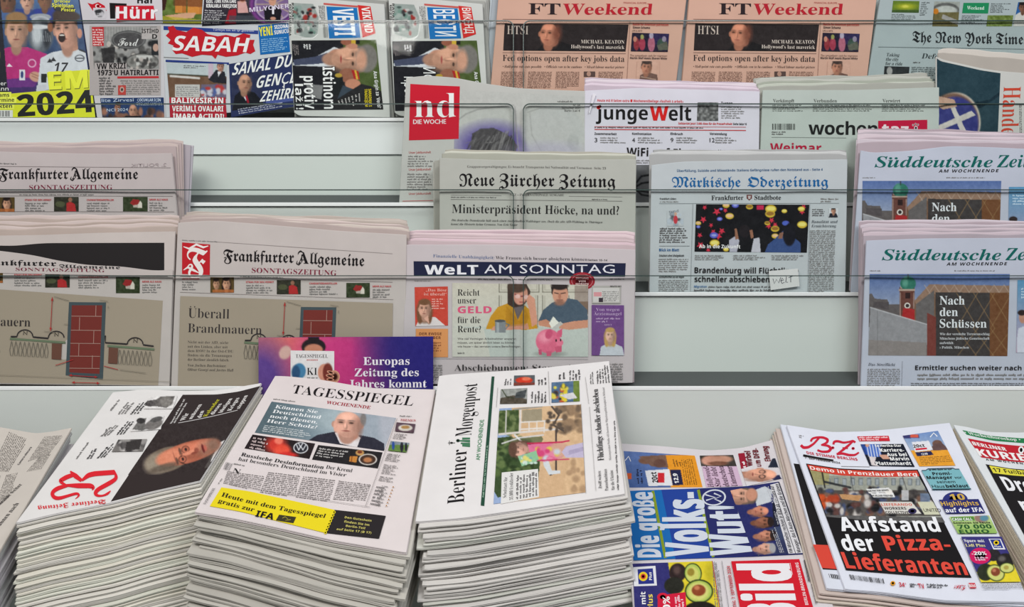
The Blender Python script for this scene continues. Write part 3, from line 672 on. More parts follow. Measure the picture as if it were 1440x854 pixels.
p.fill('headline', [(322, 90), (410, 76), (413, 150), (325, 165)], (40, 50, 92)); im = Img(322, 92, 372, 160, (44, 50, 80)).noise(5, 6).poly([(326, 160), (330, 135), (340, 126), (358, 130), (372, 146), (372, 160)], (24, 26, 34)).poly([(338, 128), (346, 132), (346, 142)], (220, 222, 230)).line([(346, 134), (349, 144)], 3, (160, 30, 50)).face(344, 117, 9.5, 12.5, 4, (190, 142, 118), (70, 60, 58), 'bald', look=.25)
p.pic('photo', [(325, 104), (368, 100), (370, 150), (326, 156)], im, 1.3)
p.txt('headline', 'SANAL DÜN', (326, 106), (424, 91), 17, 'O', WH, up=(.15, -.98)); p.txt('headline', 'GENÇLER', (360, 124), (436, 113), 17, 'O', WH, up=(.15, -.98)); p.txt('headline', 'ZEHİRLİYOR', (365, 143.5), (450, 133), 15, 'O', WH, up=(.15, -.98))
p.fill('headline', [(374, 142), (412, 137), (412, 142), (374, 147)], (74, 88, 150)); p.body('body_text', [(334, 152), (410, 141), (411, 148), (336, 161)], 3, (190, 192, 210), .4)

# two Balkan papers laid sideways -------------------------------------
def vesti(dx, dy, label, a, b, lines, xr):
    z = 2.048
    p = page('newspaper', label, 'newspaper', [(405+dx, -8), (470+dx, 0), (xr-16, 6)], [(414+dx, 158), (420+dx, 163), (xr-8, 165)], frontal(z, int(20+dx), .0012), (204, 205, 202), th=.006, leaves=3)
    X = lambda x: x+dx; Y = lambda y: y+dy
    im = Img(X(408), Y(0), X(452), Y(58), (204, 205, 202)).poly([(X(412), 4), (X(440), 5), (X(449), 26), (X(446), 50), (X(434), 54), (X(414), 48)], (150, 160, 156)).blobs(40, (X(414), 10, X(444), 48), 2.6, [(60, 60, 62), (190, 190, 188), (150, 50, 46), (110, 140, 130), (40, 44, 46)]).rect(X(414), 8, X(424), 28, (120, 150, 140), .4)
    p.pic('photo', [(X(410), Y(4)), (X(448), Y(6)), (X(448), Y(53)), (X(412), Y(52))], im, 1.3)
    p.line('photo', [(X(447), Y(48)), (X(440), Y(54)), (X(424), Y(54))], 1, WH)
    for i, (xx, y0, y1) in enumerate(((410, 4, 30), (406.5, 6, 50))): p.txt('headline', ('RADAR', 'KAD JE PALA I BJELA')[i], (X(xx), Y(y0)), (X(xx), Y(y1)), 3, 'B', K)
    p.fill('body_text', [(X(455), Y(4)), (X(503), Y(8)), (X(503), Y(10.5)), (X(455), Y(6.5))], (196, 90, 84))
    p.fill('masthead', [(X(459), Y(9)), (X(502), Y(11)), (X(507), Y(53)), (X(463), Y(54))], (28, 112, 182)); p.txt('masthead', a, (X(467.5), Y(12)), (X(471), Y(50)), 29, 'X', (232, 236, 240), up=(1, 0))
    p.fill('masthead', [(X(503), Y(7)), (X(521), Y(9)), (X(528), Y(47)), (X(510), Y(53))], (206, 46, 44)); p.txt('masthead', b, (X(508), Y(10)), (X(513.5), Y(46)), 11.5, 'X', (236, 230, 226), up=(1, 0))
    p.bars('barcode', [(X(454), Y(34)), (X(460), Y(34)), (X(461), Y(53)), (X(455), Y(53))][::-1], 8); p.body('body_text', [(X(457), Y(8)), (X(458), Y(30)), (X(450), Y(30)), (X(448), Y(8))], 4, DG)
    im = Img(X(408), Y(54), X(542), Y(158), (34, 34, 38))
    g = lambda q: [(X(x), Y(y)) for x, y in q]
    im.poly(g([(480, 55), (540, 55), (540, 158), (505, 158), (495, 110)]), (76, 92, 48)).noise(8, 6)
    im.poly(g([(410, 66), (456, 58), (480, 58), (470, 70), (440, 82), (412, 86)]), (30, 30, 36)).poly(g([(412, 88), (440, 82), (470, 66), (480, 70), (476, 92), (462, 94), (412, 92)]), (214, 218, 224)).poly(g([(412, 84), (442, 80), (460, 74), (462, 88), (446, 90), (414, 92)]), (70, 76, 100))
    im.ell(X(490), Y(59), 11, 5, (150, 90, 70)).rect(X(494), Y(55), X(500), Y(62), (206, 170, 60)).rect(X(500), Y(54), X(506), Y(62), (30, 28, 30))
    im.ell(X(474), Y(80), 13, 11, (198, 140, 116), .2)
    im.face(X(493), Y(83), 18, 26, 90, (218, 164, 138), (112, 108, 104), 'short', look=0, mouth=(170, 70, 66))
    im.ell(X(516), Y(82), 15, 20, (122, 118, 114), .2).ell(X(508), Y(84), 8, 15, (206, 154, 130), .6).ell(X(496), Y(65), 7, 4, (196, 136, 112), .3)
    im.noise(4, 3, (X(470), Y(60), X(530), Y(100)))
    im.ell(X(488), Y(106), 12, 10, (150, 98, 78)).poly(g([(494, 98), (504, 100), (506, 112), (498, 112)]), (170, 40, 40)).poly(g([(498, 98), (501, 99), (504, 112), (501, 112)]), (210, 170, 60)).ell(X(496), Y(118), 11, 7, (196, 136, 110)).poly(g([(466, 112), (482, 108), (484, 134), (468, 134)]), (28, 32, 34)).poly(g([(482, 120), (498, 126), (486, 140), (474, 140)]), (60, 72, 84)).ell(X(476), Y(106), 5, 3, (180, 150, 60))
    im.poly(g([(412, 94), (452, 94), (456, 150), (414, 158)]), (30, 30, 36)).poly(g([(430, 118), (454, 120), (452, 140), (436, 136)]), (150, 150, 150), .8)
    im.poly(g([(470, 142), (508, 118), (524, 122), (536, 128), (541, 155), (472, 156)]), (38, 38, 40))
    p.pic('photo', g([(410, 57), (529, 56), (539, 154), (414, 155)]), im, 1.25)
    p.body('photo', g([(420, 64), (421, 77), (412, 78), (411, 62)]), 4, (150, 140, 140)); p.body('headline', g([(437, 62), (438, 71), (427, 71), (426, 62)]), 3, (214, 214, 216), weight=1.3)
    for t, x, y0, y1, h in lines: p.txt('headline', t, (X(x), Y(y0)), (X(x+2.2), Y(y1)), h, 'X', K, up=(1, 0)); p.txt('headline', t, (X(x+.6), Y(y0)), (X(x+2.8), Y(y1)), h-1.2, 'B', (240, 240, 240), up=(1, 0))
    p.txt('headline', 'SARADNJA S', (X(518), Y(125)), (X(519), Y(150)), 4, 'B', (226, 204, 40), up=(1, 0)); p.txt('headline', 'TRADICIJOM', (X(512.5), Y(125)), (X(513.5), Y(150)), 4, 'B', (226, 204, 40), up=(1, 0))
    p.txt('headline', 'Ana Grgin za ‘Vesti’', (X(525), Y(100)), (X(531), Y(152)), 5, 'B', (230, 230, 230), up=(1, 0)); p.body('body_text', g([(508, 130), (509, 151), (478, 152), (474, 142)]), 7, (176, 174, 172), .4)
    return p
G = 'copies under the sideways Balkan papers'
vesti(0, 0, 'sideways newspaper with red and blue Latin masthead over smiling grey haired man', 'VESTI', 'VIKEND', (('Istinom', 453, 94, 153, 18), ('protiv', 426, 107, 153, 18), ('laži!', 414, 118, 154, 12)), 556)
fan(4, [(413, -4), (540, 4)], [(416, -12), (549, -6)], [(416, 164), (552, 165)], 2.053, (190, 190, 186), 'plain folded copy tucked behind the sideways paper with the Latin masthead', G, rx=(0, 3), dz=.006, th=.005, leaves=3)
vesti(141.5, 1, 'sideways newspaper with red and blue Cyrillic masthead over smiling grey haired man', 'ВЕСТИ', 'ВИКЕНД', (('Истином', 453, 94, 153, 18), ('против', 426, 107, 153, 18)), 694)
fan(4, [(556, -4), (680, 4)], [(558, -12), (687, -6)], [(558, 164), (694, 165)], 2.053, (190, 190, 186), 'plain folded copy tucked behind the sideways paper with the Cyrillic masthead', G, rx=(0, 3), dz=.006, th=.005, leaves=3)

# two salmon papers -----------------------------------------------------
SAL = (207, 165, 147)
def salmon(dx, label):
    X = lambda x: x+dx
    p = page('newspaper', label, 'newspaper', [(X(972), -30), (X(1236), -30)], [(X(955), 166), (X(1212), 166)], frontal(2.050, int(30+dx), .0013, .09), SAL, th=.008, leaves=3)
    p.txt('masthead', 'FT', (X(1011), 20), (X(1056), 20.5), 15.5, 'S', (46, 36, 40)); p.txt('masthead', 'Weekend', (X(1058), 20.5), (X(1185), 20.5), 15.5, 'S', (176, 34, 48), up=(.12, -.99))
    p.txt('masthead', 'FINANCIAL EUROPE', (X(1145), 5), (X(1177), 5.5), 2.4, 'n', (170, 60, 60))
    p.rule('masthead', (X(975), 27), (X(1228), 29.5), .7, (120, 90, 84))
    im = Img(X(974), 32, X(1154), 74, (44, 37, 38)).noise(2.5, 9).poly([(X(1020), 74), (X(1034), 60), (X(1052), 57), (X(1072), 64), (X(1082), 74)], (30, 27, 29)).ell(X(1044), 58, 9, 8, (150, 92, 74)).face(X(1040), 48, 13.5, 16, 4, (204, 134, 108), (150, 100, 84), 'bald', look=-.28).ell(X(1052), 46, 6, 13, (120, 68, 54), .9, al=.7)
    p.pic('advert', [(X(977.6), 33), (X(1152), 34.5), (X(1147.7), 72.6), (X(975.6), 71)], im, 1.2)
    p.txt('advert', 'HTSI', (X(981), 48), (X(1011), 48.5), 12, 's', (196, 180, 170)); p.txt('advert', 'MICHAEL KEATON', (X(1085), 61), (X(1146), 61.5), 5, 's', (226, 210, 200)); p.txt('advert', 'Hollywood’s last maverick', (X(1071), 68), (X(1146), 69), 5, 's', (226, 210, 200))
    p.rule('headline', (X(975), 74), (X(1148), 75.5), .6, (120, 90, 84))
    p.txt('headline', 'Fed options open after key jobs data', (X(975), 85.5), (X(1146), 87), 8.4, 's', (40, 32, 36))
    p.txt('headline', '• Half-point rate cuts possible   • Officials vow to be cautious   • Mixed labour market picture', (X(975), 95), (X(1146), 96), 3.4, 'i', (90, 66, 60))
    for a, b in ((973, 1006), (1011, 1044), (1050, 1083)): p.body('body_text', [(X(a), 100), (X(b), 100.4), (X(b-1.5), 124), (X(a-1.5), 124)], 11, (120, 88, 78))
    p.body('body_text', [(X(1110), 100), (X(1144), 100.4), (X(1143), 124), (X(1108), 124)], 11, (120, 88, 78)); p.box('photo', X(1089), 100.5, X(1105), 108, (90, 70, 66)); p.disc('photo', X(1096), 104, 3, 3.4, (180, 140, 124))
    p.rule('body_text', (X(1154), 30), (X(1149), 124), .6, (150, 112, 100))
    p.txt('body_text', 'Battle for American patriotism', (X(1158), 35.5), (X(1208), 36.5), 3.2, 'B', (190, 64, 60)); p.txt('body_text', 'Simon Schama', (X(1158), 40), (X(1182), 40.5), 3.2, 'B', (60, 46, 50)); p.txt('body_text', 'LIFE & ARTS', (X(1157), 44.3), (X(1171), 44.6), 2.4, 'n', (90, 66, 60))
    im = Img(X(1154), 45, X(1210), 74, (36, 30, 50)).rect(X(1180), 46, X(1209), 62, (46, 40, 84), .8).ell(X(1163), 62, 4, 9, (140, 52, 60)).ell(X(1161), 55, 2.6, 4, (190, 130, 110)).ell(X(1171), 62, 4.5, 9, (160, 60, 80)).ell(X(1171), 52, 2.5, 3.5, (150, 150, 90)).ell(X(1184), 62, 5, 11, (170, 100, 120)).ell(X(1184), 50, 3, 4.5, (170, 160, 180)).ell(X(1198), 62, 6, 8, (60, 80, 70)).ell(X(1202), 55, 3, 4, (140, 130, 150)).poly([(X(1192), 64), (X(1206), 58), (X(1208), 70), (X(1194), 71)], (90, 92, 80)).noise(8, 2)
    p.pic('photo', [(X(1157), 46), (X(1209), 47.5), (X(1207), 73), (X(1155), 72)], im, 1.5)
    p.txt('body_text', 'The sympathetic cash for migration', (X(1154), 79), (X(1206), 79.6), 2.6, 'n', (110, 80, 72)); p.txt('body_text', 'Martin Wolf meets Sharon White', (X(1154), 82.8), (X(1206), 83.6), 2.9, 'B', (60, 46, 50))
    im = Img(X(1162), 85, X(1196), 125, SAL).poly([(X(1166), 125), (X(1168), 106), (X(1178), 101), (X(1192), 105), (X(1195), 125)], (110, 84, 76)).line([(X(1170), 108), (X(1190), 112)], 1, (200, 170, 150)).line([(X(1170), 113), (X(1192), 117)], 1, (200, 170, 150)).face(X(1177), 95, 7, 9, 5, (190, 132, 108), (70, 56, 52))
    p.pic('photo', [(X(1164), 86), (X(1196), 86), (X(1194), 124), (X(1162), 124)], im, 1.4)
    return p
salmon(-268, 'salmon pink newspaper, left of the two, behind the glass joint')
salmon(0, 'salmon pink newspaper, right of the two, next to the grey paper with black letter title')
for x0, k in ((-268, 'left'), (0, 'right')):
    fan(2, [(968+x0, -30), (1232+x0, -30)], [(961+x0, -34), (1226+x0, -34)], [(948+x0, 166), (1206+x0, 166)], 2.059, (206, 214, 222), 'bluish white folded copy edging out left of the %s salmon paper' % k, 'white copies edging out beside the salmon papers', dz=.005)

# grey paper with black letter masthead ------------------------------------
NY = (164, 176, 178)
p = page('newspaper', 'grey broadsheet with black letter English masthead and green Weekend box', 'newspaper', [(1243, -30), (1500, -30)], [(1212, 166), (1500, 166)], frontal(2.050, 41, .0014, .09), NY, th=.008, leaves=3)
p.pic('photo', [(1256, 1), (1293, 1.5), (1292, 18), (1254, 17.5)], Img(1253, 0, 1295, 20, (96, 120, 40)).ell(1274, 9, 14, 4, (150, 160, 40), .8).ell(1273, 9, 5, 2, (200, 200, 80), .8).rect(1253, 14, 1295, 20, (60, 84, 40)), 1.3)
p.pic('photo', [(1314, 2), (1350, 2.5), (1347, 37.5), (1311, 37)], Img(1310, 0, 1352, 40, (150, 156, 150)).ell(1330, 14, 19, 10, (90, 92, 90), .1).ell(1330, 15, 16, 7, (170, 176, 170), .2).rect(1310, 17, 1352, 40, (100, 94, 60)).ell(1316, 16, 4, 4, (190, 120, 40)).poly([(1326, 20), (1350, 30), (1350, 36), (1324, 26)], (150, 150, 146)).noise(10, 3), 1.3)
p.fill('advert', [(1355, 4), (1391, 4), (1389.5, 19), (1353, 18.5)], (30, 130, 84)); p.txt('advert', 'Weekend', (1360, 13.4), (1384, 13.8), 5, 's', (225, 240, 232))
p.pic('photo', [(1389, 21.5), (1425, 21.5), (1423, 37), (1387, 37)], Img(1386, 20, 1427, 39, (104, 122, 60)).noise(26, 2), 1.3)
p.pic('photo', [(1432, 3), (1470, 3), (1468, 36), (1425, 37)], Img(1424, 2, 1472, 39, (40, 90, 150)).poly([(1426, 22), (1440, 14), (1472, 14), (1472, 39), (1424, 39)], (196, 196, 190)).face(1438, 11, 5, 7, 0, (120, 84, 66), (30, 24, 24)), 1.2)
for q in ([(1296, 2), (1310, 2), (1308, 22), (1293, 22)], [(1254, 19), (1290, 19), (1289, 28), (1253, 28)], [(1353, 21), (1384, 21), (1383, 34), (1351, 34)], [(1394, 4), (1424, 4), (1423, 18), (1392, 18)]): p.body('body_text', q, 7 if q[0][0] > 1300 or q[0][0] == 1296 else 4, (96, 104, 106), .5)
p.txt('masthead', 'The New York Times', (1283, 59), (1447, 62.5), 14.5, 'F', (30, 34, 38)); p.rule('masthead', (1235, 66), (1440, 69), .7, (110, 120, 122)); p.rule('masthead', (1232, 27), (1330, 30), .5, (130, 140, 142))
for i, (t, a, b) in enumerate((('Taking', 1247, 1265), ('the city', 1246, 1264), ('for a ride', 1245, 1269))): p.txt('headline', t, (a, 79+i*6.2), (b, 79.5+i*6.2), 4.6, 'i', (62, 70, 72))
p.txt('headline', 'Defend', (1296, 82), (1333, 83), 7, 'i', (50, 58, 60)); p.pic('photo', [(1244, 93), (1279, 94), (1278, 107), (1243, 106)], Img(1242, 92, 1281, 108, (44, 48, 50)).ell(1251, 100, 4, 6, (160, 160, 158)).noise(8, 4), 1.2)
p.body('body_text', [(1284, 86), (1302, 86), (1302, 89), (1284, 89)], 1, DG); p.body('body_text', [(1282, 93), (1318, 94), (1317, 107), (1281, 106)], 5, (96, 104, 106)); p.body('body_text', [(1244, 109), (1318, 110), (1316, 130), (1242, 130)], 6, (96, 104, 106))

# ================================================================= second tier
# nd
p = page('newspaper', 'crumpled newspaper with red square holding two white letters and purple haloed hair', 'newspaper', [(572, 110), (600, 107), (640, 110), (680, 118), (730, 125), (770, 127), (826, 129)], [(562, 286), (800, 286)], frontal(1.985, 51, .0024, .16), (190, 190, 186), nx=60, th=.004, leaves=3)
im = Img(636, 122, 828, 240, (188, 189, 185), 1.2).ell(692, 206, 47, 30, (88, 76, 150), .75).poly([(659, 228), (662, 206), (664, 188), (676, 181), (694, 180), (708, 186), (722, 196), (728, 206), (720, 228)], (76, 74, 76))
rs = random.Random(3)
for i in range(60):
    x = rs.uniform(664, 722); im.line([(x, rs.uniform(184, 200)), (x-rs.uniform(3, 16), rs.uniform(200, 226))], rs.uniform(.8, 1.8), rs.choice([(50, 48, 50), (120, 118, 118), (150, 148, 148), (90, 88, 90)]), .7)
im.ell(780, 188, 42, 40, (186, 188, 186), .1, 0, .9).ell(770, 186, 34, 34, (188, 189, 187), .3).ell(806, 200, 8, 12, (176, 178, 176), .3).line([(742, 158), (760, 152), (800, 154)], 1, (150, 150, 148)).line([(745, 158), (748, 190), (765, 220)], 1.4, (170, 170, 168)).ell(770, 212, 50, 12, (176, 170, 196), .9, al=.5)
im.line([(645, 168), (656, 160), (672, 154), (700, 150), (722, 148)], 1.6, (150, 150, 148)).line([(724, 150), (728, 200), (730, 215)], 1.4, (150, 150, 150))
p.pic('photo', [(640, 126), (826, 136), (822, 232), (638, 232)], im, .9)
p.fill('masthead', [(577, 118), (646.7, 121.5), (645, 195.5), (575, 197.5)], (200, 32, 52), top=[(577, 118), (610, 120), (646.7, 121.5)]); p.txt('masthead', 'nd', (583, 165), (641, 165), 34, 's', WH); p.txt('masthead', 'DIE WOCHE', (581, 174.5), (627, 174), 6.2, 'N', (235, 225, 228)); p.txt('masthead', 'DIE WOCHE', (581.4, 174.5), (627.3, 174), 6.2, 'n', (235, 225, 228))
for y in (213, 237, 271): p.txt('body_text', 'Unser Jubiläumsheft', (575, y+3), (606, y+2.5), 3.2, 'n', (190, 70, 70))
p.body('body_text', [(574, 218), (611, 218), (610, 235), (573, 235)], 5, GR, .4); p.body('body_text', [(573, 243), (611, 243), (610, 268), (572, 268)], 7, GR, .4); p.rule('body_text', (566, 283), (612, 282), .8, (190, 90, 90))
p.txt('body_text', 'nd-aktuell.de', (784, 144), (805, 144), 2.6, 'n', K)
for i in range(3): p.txt('body_text', ('Nr. 205', 'September 2024', 'Berlin 3,60 €')[i], ((806, 790, 794)[i], 149+i*4), (816, 149+i*4), 2.6, 'n', DG)

# white paper with black masthead and red W
p = page('newspaper', 'white newspaper with heavy black masthead whose capital letter is red', 'newspaper', [(823, 128), (900, 124), (1068, 129)], [(822, 286), (1066, 286)], frontal(1.985, 52, .0015), (214, 211, 222), th=.004, leaves=3)
p.txt('headline', 'Heute mit 8 Seiten extra ■ Wochenendbeilage «faulheit & arbeit»', (840, 143), (961, 144.5), 3.6, 'B', (206, 44, 44))
p.txt('masthead', 'junge', (838, 168), (911, 168.5), 19, 'B', K); p.txt('masthead', 'W', (914, 169.5), (940, 169.5), 20, 'X', (214, 34, 34)); p.txt('masthead', 'elt', (940.5, 169.5), (972, 169.5), 20, 'B', K); p.disc('masthead', 841.5, 151, 2.6, 2.6, (214, 34, 34))
p.pic('photo', [(981, 144), (1010, 144), (1010, 170), (980, 170)], Img(979, 143, 1012, 171, (110, 110, 110)).noise(50, 2.5), 1.4)
p.txt('headline', 'Turnen', (1014, 147), (1030, 147), 3.8, 'B', K); p.body('body_text', [(1014, 149), (1048, 149), (1048, 167), (1014, 167)], 6, GR, .4)
p.txt('headline', 'Solidarität jetzt! 3.000 Abos für die Pressefreiheit!', (954, 175), (1030, 175.8), 3, 'B', (206, 44, 44)); p.txt('headline', 'Siehe Seite 16', (1031, 175.8), (1050, 176), 3, 'B', K)
p.body('body_text', [(836, 177.5), (1018, 178.5), (1018, 181.5), (836, 180.5)], 1, DG); p.rule('headline', (836, 182), (1049, 183.5), 1.1, (200, 60, 60)); p.rule('headline', (836, 178), (1049, 178.8), .6, (200, 60, 60))
for i, (t, x, w, n) in enumerate((('Zusammenarbeit', 836, 31, '3'), ('Konfrontation', 889, 27, '4'), ('Einbruch', 943, 17, '9'), ('Verwendung', 998, 24, '12'))):
    p.txt('headline', t, (x, 189.5), (x+w, 190), 3.2, 'B', K); p.txt('headline', n, (x, 200), (x+(4 if i < 3 else 7), 200), 6, 'n', K); p.body('body_text', [(x+8, 192), (x+45, 192.4), (x+45, 202), (x+8, 201.5)], 3, GR, .4)
p.txt('headline', 'WiFi auf Fl', (881, 219), (957, 221), 11.5, 'B', K); p.txt('headline', 'Von wegen', (1010, 214), (1042, 214), 3.4, 'B', K)
im = Img(870, 226, 960, 288, (110, 110, 114)).noise(10, 6)
for r in (0, 5): im.line([(914, 246+r*2), (902, 248+r*2), (894, 258+r), (894, 266), (902, 274-r), (916, 276-r)], 2.4, (24, 24, 28))
p.pic('photo', [(872, 232), (950, 232), (950, 286), (872, 286)], im, 1); p.body('body_text', [(893, 224), (940, 224), (940, 230), (893, 230)], 2, GR)
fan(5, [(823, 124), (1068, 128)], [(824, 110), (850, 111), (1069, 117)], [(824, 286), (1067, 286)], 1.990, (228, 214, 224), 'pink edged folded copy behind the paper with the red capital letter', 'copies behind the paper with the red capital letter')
# folded corner in front of it
p.sheet('dog_eared_corner', np.array([(834, 131), (838, 133.0)]), np.array([(828, 158), (829, 160.0)]), frontal(1.981, 3, 0), (226, 222, 230), .0006, 1, 1, 1)

# woche
p = page('newspaper', 'pale green grey newspaper with black word beside crimson box and crimson headline', 'newspaper', [(1073, 127), (1200, 127), (1322, 123)], [(1067, 286), (1316, 286)], frontal(1.985, 53, .0015), (184, 193, 187), th=.004, leaves=3)
for t, x, w in (('Verkämpft', 1087, 30), ('Verbunden', 1144, 33), ('Verwirrt', 1241, 25)): p.txt('headline', t, (x, 144), (x+w, 144), 4.6, 'S', (100, 104, 100))
for x, w, n in ((1086, 44, 4), (1143, 86, 4), (1240, 64, 4)): p.body('body_text', [(x, 146.5), (x+w, 146.5), (x+w, 157), (x, 157)], n, (100, 104, 100), .3)
p.bars('barcode', [(1086, 174), (1118, 174), (1118, 182.5), (1086, 182.5)], 26, (60, 62, 60)); p.body('barcode', [(1085, 184), (1105, 184), (1105, 190), (1085, 190)], 2, DG)
p.rule('body_text', (1085, 193), (1190, 194), .6, (130, 136, 132)); p.txt('masthead', 'wochen', (1137, 189), (1234, 190), 18, 'B', (28, 30, 30), track=-.03)
p.fill('masthead', [(1235, 170), (1304, 168.5), (1304, 204), (1235, 204)], (188, 24, 62)); p.txt('masthead', 'taz', (1240, 190), (1278, 190), 16, 'X', (230, 215, 220))
for x, y, r in ((1284, 176, 1.3), (1287.5, 174.5, 1.3), (1291, 175.5, 1.3), (1288, 180, 2.6)): p.disc('masthead', x, y, r, r*1.2, (230, 215, 220))
p.txt('headline', 'Weimar', (1083, 213.5), (1155, 214), 12, 'B', (176, 30, 62))
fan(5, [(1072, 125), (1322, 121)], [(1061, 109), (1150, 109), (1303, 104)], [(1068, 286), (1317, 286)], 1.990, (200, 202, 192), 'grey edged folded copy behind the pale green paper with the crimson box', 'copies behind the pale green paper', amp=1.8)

# rolled paper at far right
def curl(px, py): return np.clip((1348-px)/34.0, 0, 1)**2*-.012
p = page('newspaper', 'folded newspaper at right edge with dark teal flag picture and orange sideways title', 'newspaper', [(1317, 80), (1322, 84), (1345, 89), (1380, 97), (1407, 101), (1500, 108)], [(1318, 286), (1500, 286)], frontal(1.978, 54, .001, extra=curl), (196, 196, 192), nx=60, th=.005, leaves=3)
im = Img(1314, 78, 1412, 290, (38, 62, 72), 1.3).noise(5, 14).poly([(1330, 130), (1360, 146), (1392, 140), (1407, 128), (1407, 134), (1380, 152), (1356, 152)], (24, 44, 54)).ell(1344, 172, 35, 42, (196, 186, 170), .06).ell(1340, 172, 36, 41, (110, 84, 70), .1).ell(1344, 174, 32, 38, (54, 58, 120), .1).poly([(1316, 178), (1330, 172), (1366, 156), (1372, 162), (1340, 176), (1316, 186)], (196, 192, 186)).poly([(1336, 150), (1342, 148), (1364, 196), (1356, 198)], (196, 192, 186)).poly([(1318, 135), (1342, 140), (1346, 150), (1326, 154), (1316, 148)], (180, 150, 130)).noise(8, 4, (1314, 132, 1380, 220))
p.pic('photo', None, im, 1.1, top=[(1317.5, 82), (1322, 86), (1345, 91), (1380, 99), (1407, 103)], bot=[(1318, 284), (1399, 284)])
p.txt('masthead', 'Handelsblatt', (1411.5, 122), (1404, 256), 24, 's', (196, 70, 50), up=(1, -.02)); p.body('body_text', [(1437, 146), (1438, 200), (1434, 200), (1433, 146)], 2, DG)
fan(2, [(1319, 78), (1345, 80), (1440, 92), (1500, 96)], [(1321, 70), (1340, 70), (1440, 77), (1500, 80)], [(1325, 286), (1500, 286)], 1.984, (206, 200, 190), 'cream inner sheet showing above the teal flag picture paper', 'inner sheets above the teal picture')

# ================================================================= third tier
FZ = (192, 182, 182)
def blackA(p, x0, y0, x1, y1, h):
    p.txt('masthead', 'A', (x0, y0), (x1, y1), h*1.02, 'S', (28, 25, 27)); w = x1-x0
    p.line('masthead', [(x0+w*.5, y0-h*.95), (x0+w*.25, y0-h*1.12), (x0+w*.05, y0-h*.98), (x0+w*.0, y0-h*.8)], [1, 2.2, 1.6, .5], (28, 25, 27), smooth=True)
    p.line('masthead', [(x0+w*.3, y0-h*.1), (x0+w*.08, y0+h*.14), (x0-w*.15, y0+h*.02), (x0-w*.05, y0-h*.25)], [.8, 1.8, 1.4, .5], (28, 25, 27), smooth=True)
    p.rule('masthead', (x0+w*.36, y0-h*.8), (x0+w*.36, y0-h*.12), 1.3, (28, 25, 27))
def thumbs(p, q3, spots):
    kinds = []
    for (x0, y0, x1, y1), k in spots:
        im = Img(x0-1, y0-1, x1+1, y1+1, (50, 50, 40)).noise(12, 3)
        w = x1-x0; h = y1-y0
        if k == 0: im.a[:] = (90, 72, 40); im.face(x0+w*.25, y0+h*.45, w*.13, h*.32, 0, (200, 150, 120), (50, 36, 30)); im.face(x0+w*.68, y0+h*.45, w*.15, h*.4, 0, (214, 160, 130), (40, 28, 26), 'long'); im.rect(x0+w*.1, y0+h*.8, x1, y1, (190, 110, 60), .8)
        if k == 1: im.poly([(x0+w*.5, y1), (x0+w*.5, y0+h*.45), (x0+w*.65, y0+h*.3), (x0+w*.85, y0+h*.5), (x0+w*.9, y1)], (176, 46, 48)); im.ell(x0+w*.66, y0+h*.2, w*.08, h*.16, (150, 106, 86)); im.ell(x0+w*.25, y0+h*.5, w*.2, h*.2, (80, 84, 60))
        if k == 2: im.a[:] = (52, 62, 40); im.noise(14, 2.5); im.poly([(x0+w*.28, y0+h*.45), (x0+w*.4, y0+h*.15), (x0+w*.66, y0+h*.2), (x0+w*.7, y0+h*.5), (x0+w*.45, y0+h*.6)], (150, 44, 44)); im.poly([(x0+w*.62, y0+h*.5), (x0+w*.7, y0+h*.25), (x0+w*.78, y0+h*.45), (x0+w*.78, y0+h*.75), (x0+w*.62, y0+h*.75)], (214, 208, 196)); im.poly([(x0+w*.4, y0+h*.58), (x0+w*.62, y0+h*.52), (x0+w*.62, y0+h*.75), (x0+w*.42, y0+h*.72)], (180, 170, 160))
        p.pic('photo', [(x0, y0), (x1, y0), (x1, y1), (x0, y1)], im, 1.5)
def redheads(p, spots):
    for x0, y0, x1, t in spots:
        p.txt('body_text', t, (x0, y0), (x1, y0), 2.5, 'B', (196, 60, 66)); p.body('body_text', [(x0, y0+1.5), (x1+2, y0+1.5), (x1+2, y0+15), (x0, y0+15)], 4, GR, .4)
p = page('newspaper', 'black letter German newspaper with burgundy subtitle, alone on the left of the third tier', 'newspaper', [(-60, 212), (0, 214), (130, 217), (200, 217), (241, 216)], [(-60, 411), (258, 411)], frontal(1.919, 61, .0012), FZ, th=.004, leaves=3)
p.txt('masthead', 'Frankfurter', (-2, 252), (96, 252), 14.5, 'F', (26, 24, 26)); blackA(p, 101, 252, 114.5, 252, 14.5); p.txt('masthead', 'llgemeine', (116, 252), (194, 252), 14.5, 'F', (26, 24, 26)); p.txt('masthead', 'SONNTAGSZEITUNG', (41, 267), (158, 266.5), 6.6, 's', (120, 36, 60))
p.rule('masthead', (0, 234), (240, 236), .6, (140, 130, 130)); p.body('masthead', [(-10, 228), (27, 229), (27, 232), (-10, 231)], 1, GR); p.body('masthead', [(27, 272), (175, 272), (175, 275), (27, 275)], 1, GR); p.rule('masthead', (-10, 275.5), (243, 276), .6, (140, 130, 130)); p.rule('masthead', (-10, 297.5), (245, 298), .6, (140, 130, 130))
p.txt('masthead', '2. POLITIK', (234, 234), (184, 235), 4.5, 'n', (172, 160, 162), up=(0, -1))
thumbs(p, None, [((-14, 277.5, 20.5, 298), 0), ((76, 277, 110.5, 297.5), 1), ((173, 277, 207.5, 297.5), 2)]); redheads(p, [(35, 282.5, 72, 'ETWAS FÜR DEN HERBST'), (122, 282.5, 160, 'CHARAKTERDARSTELLER'), (210, 282, 236, 'MEHR ALS HAUS')])
GC = 'copies in the third tier pile on the left'
fan(4, [(-60, 210), (60, 211), (243, 208)], [(-60, 201), (0, 200), (100, 202), (256, 197)], [(-60, 411), (256, 411)], 1.926, (212, 196, 194), 'pinkish folded copy behind the left paper of the third tier', GC, amp=1.6, rx=(0, 3))
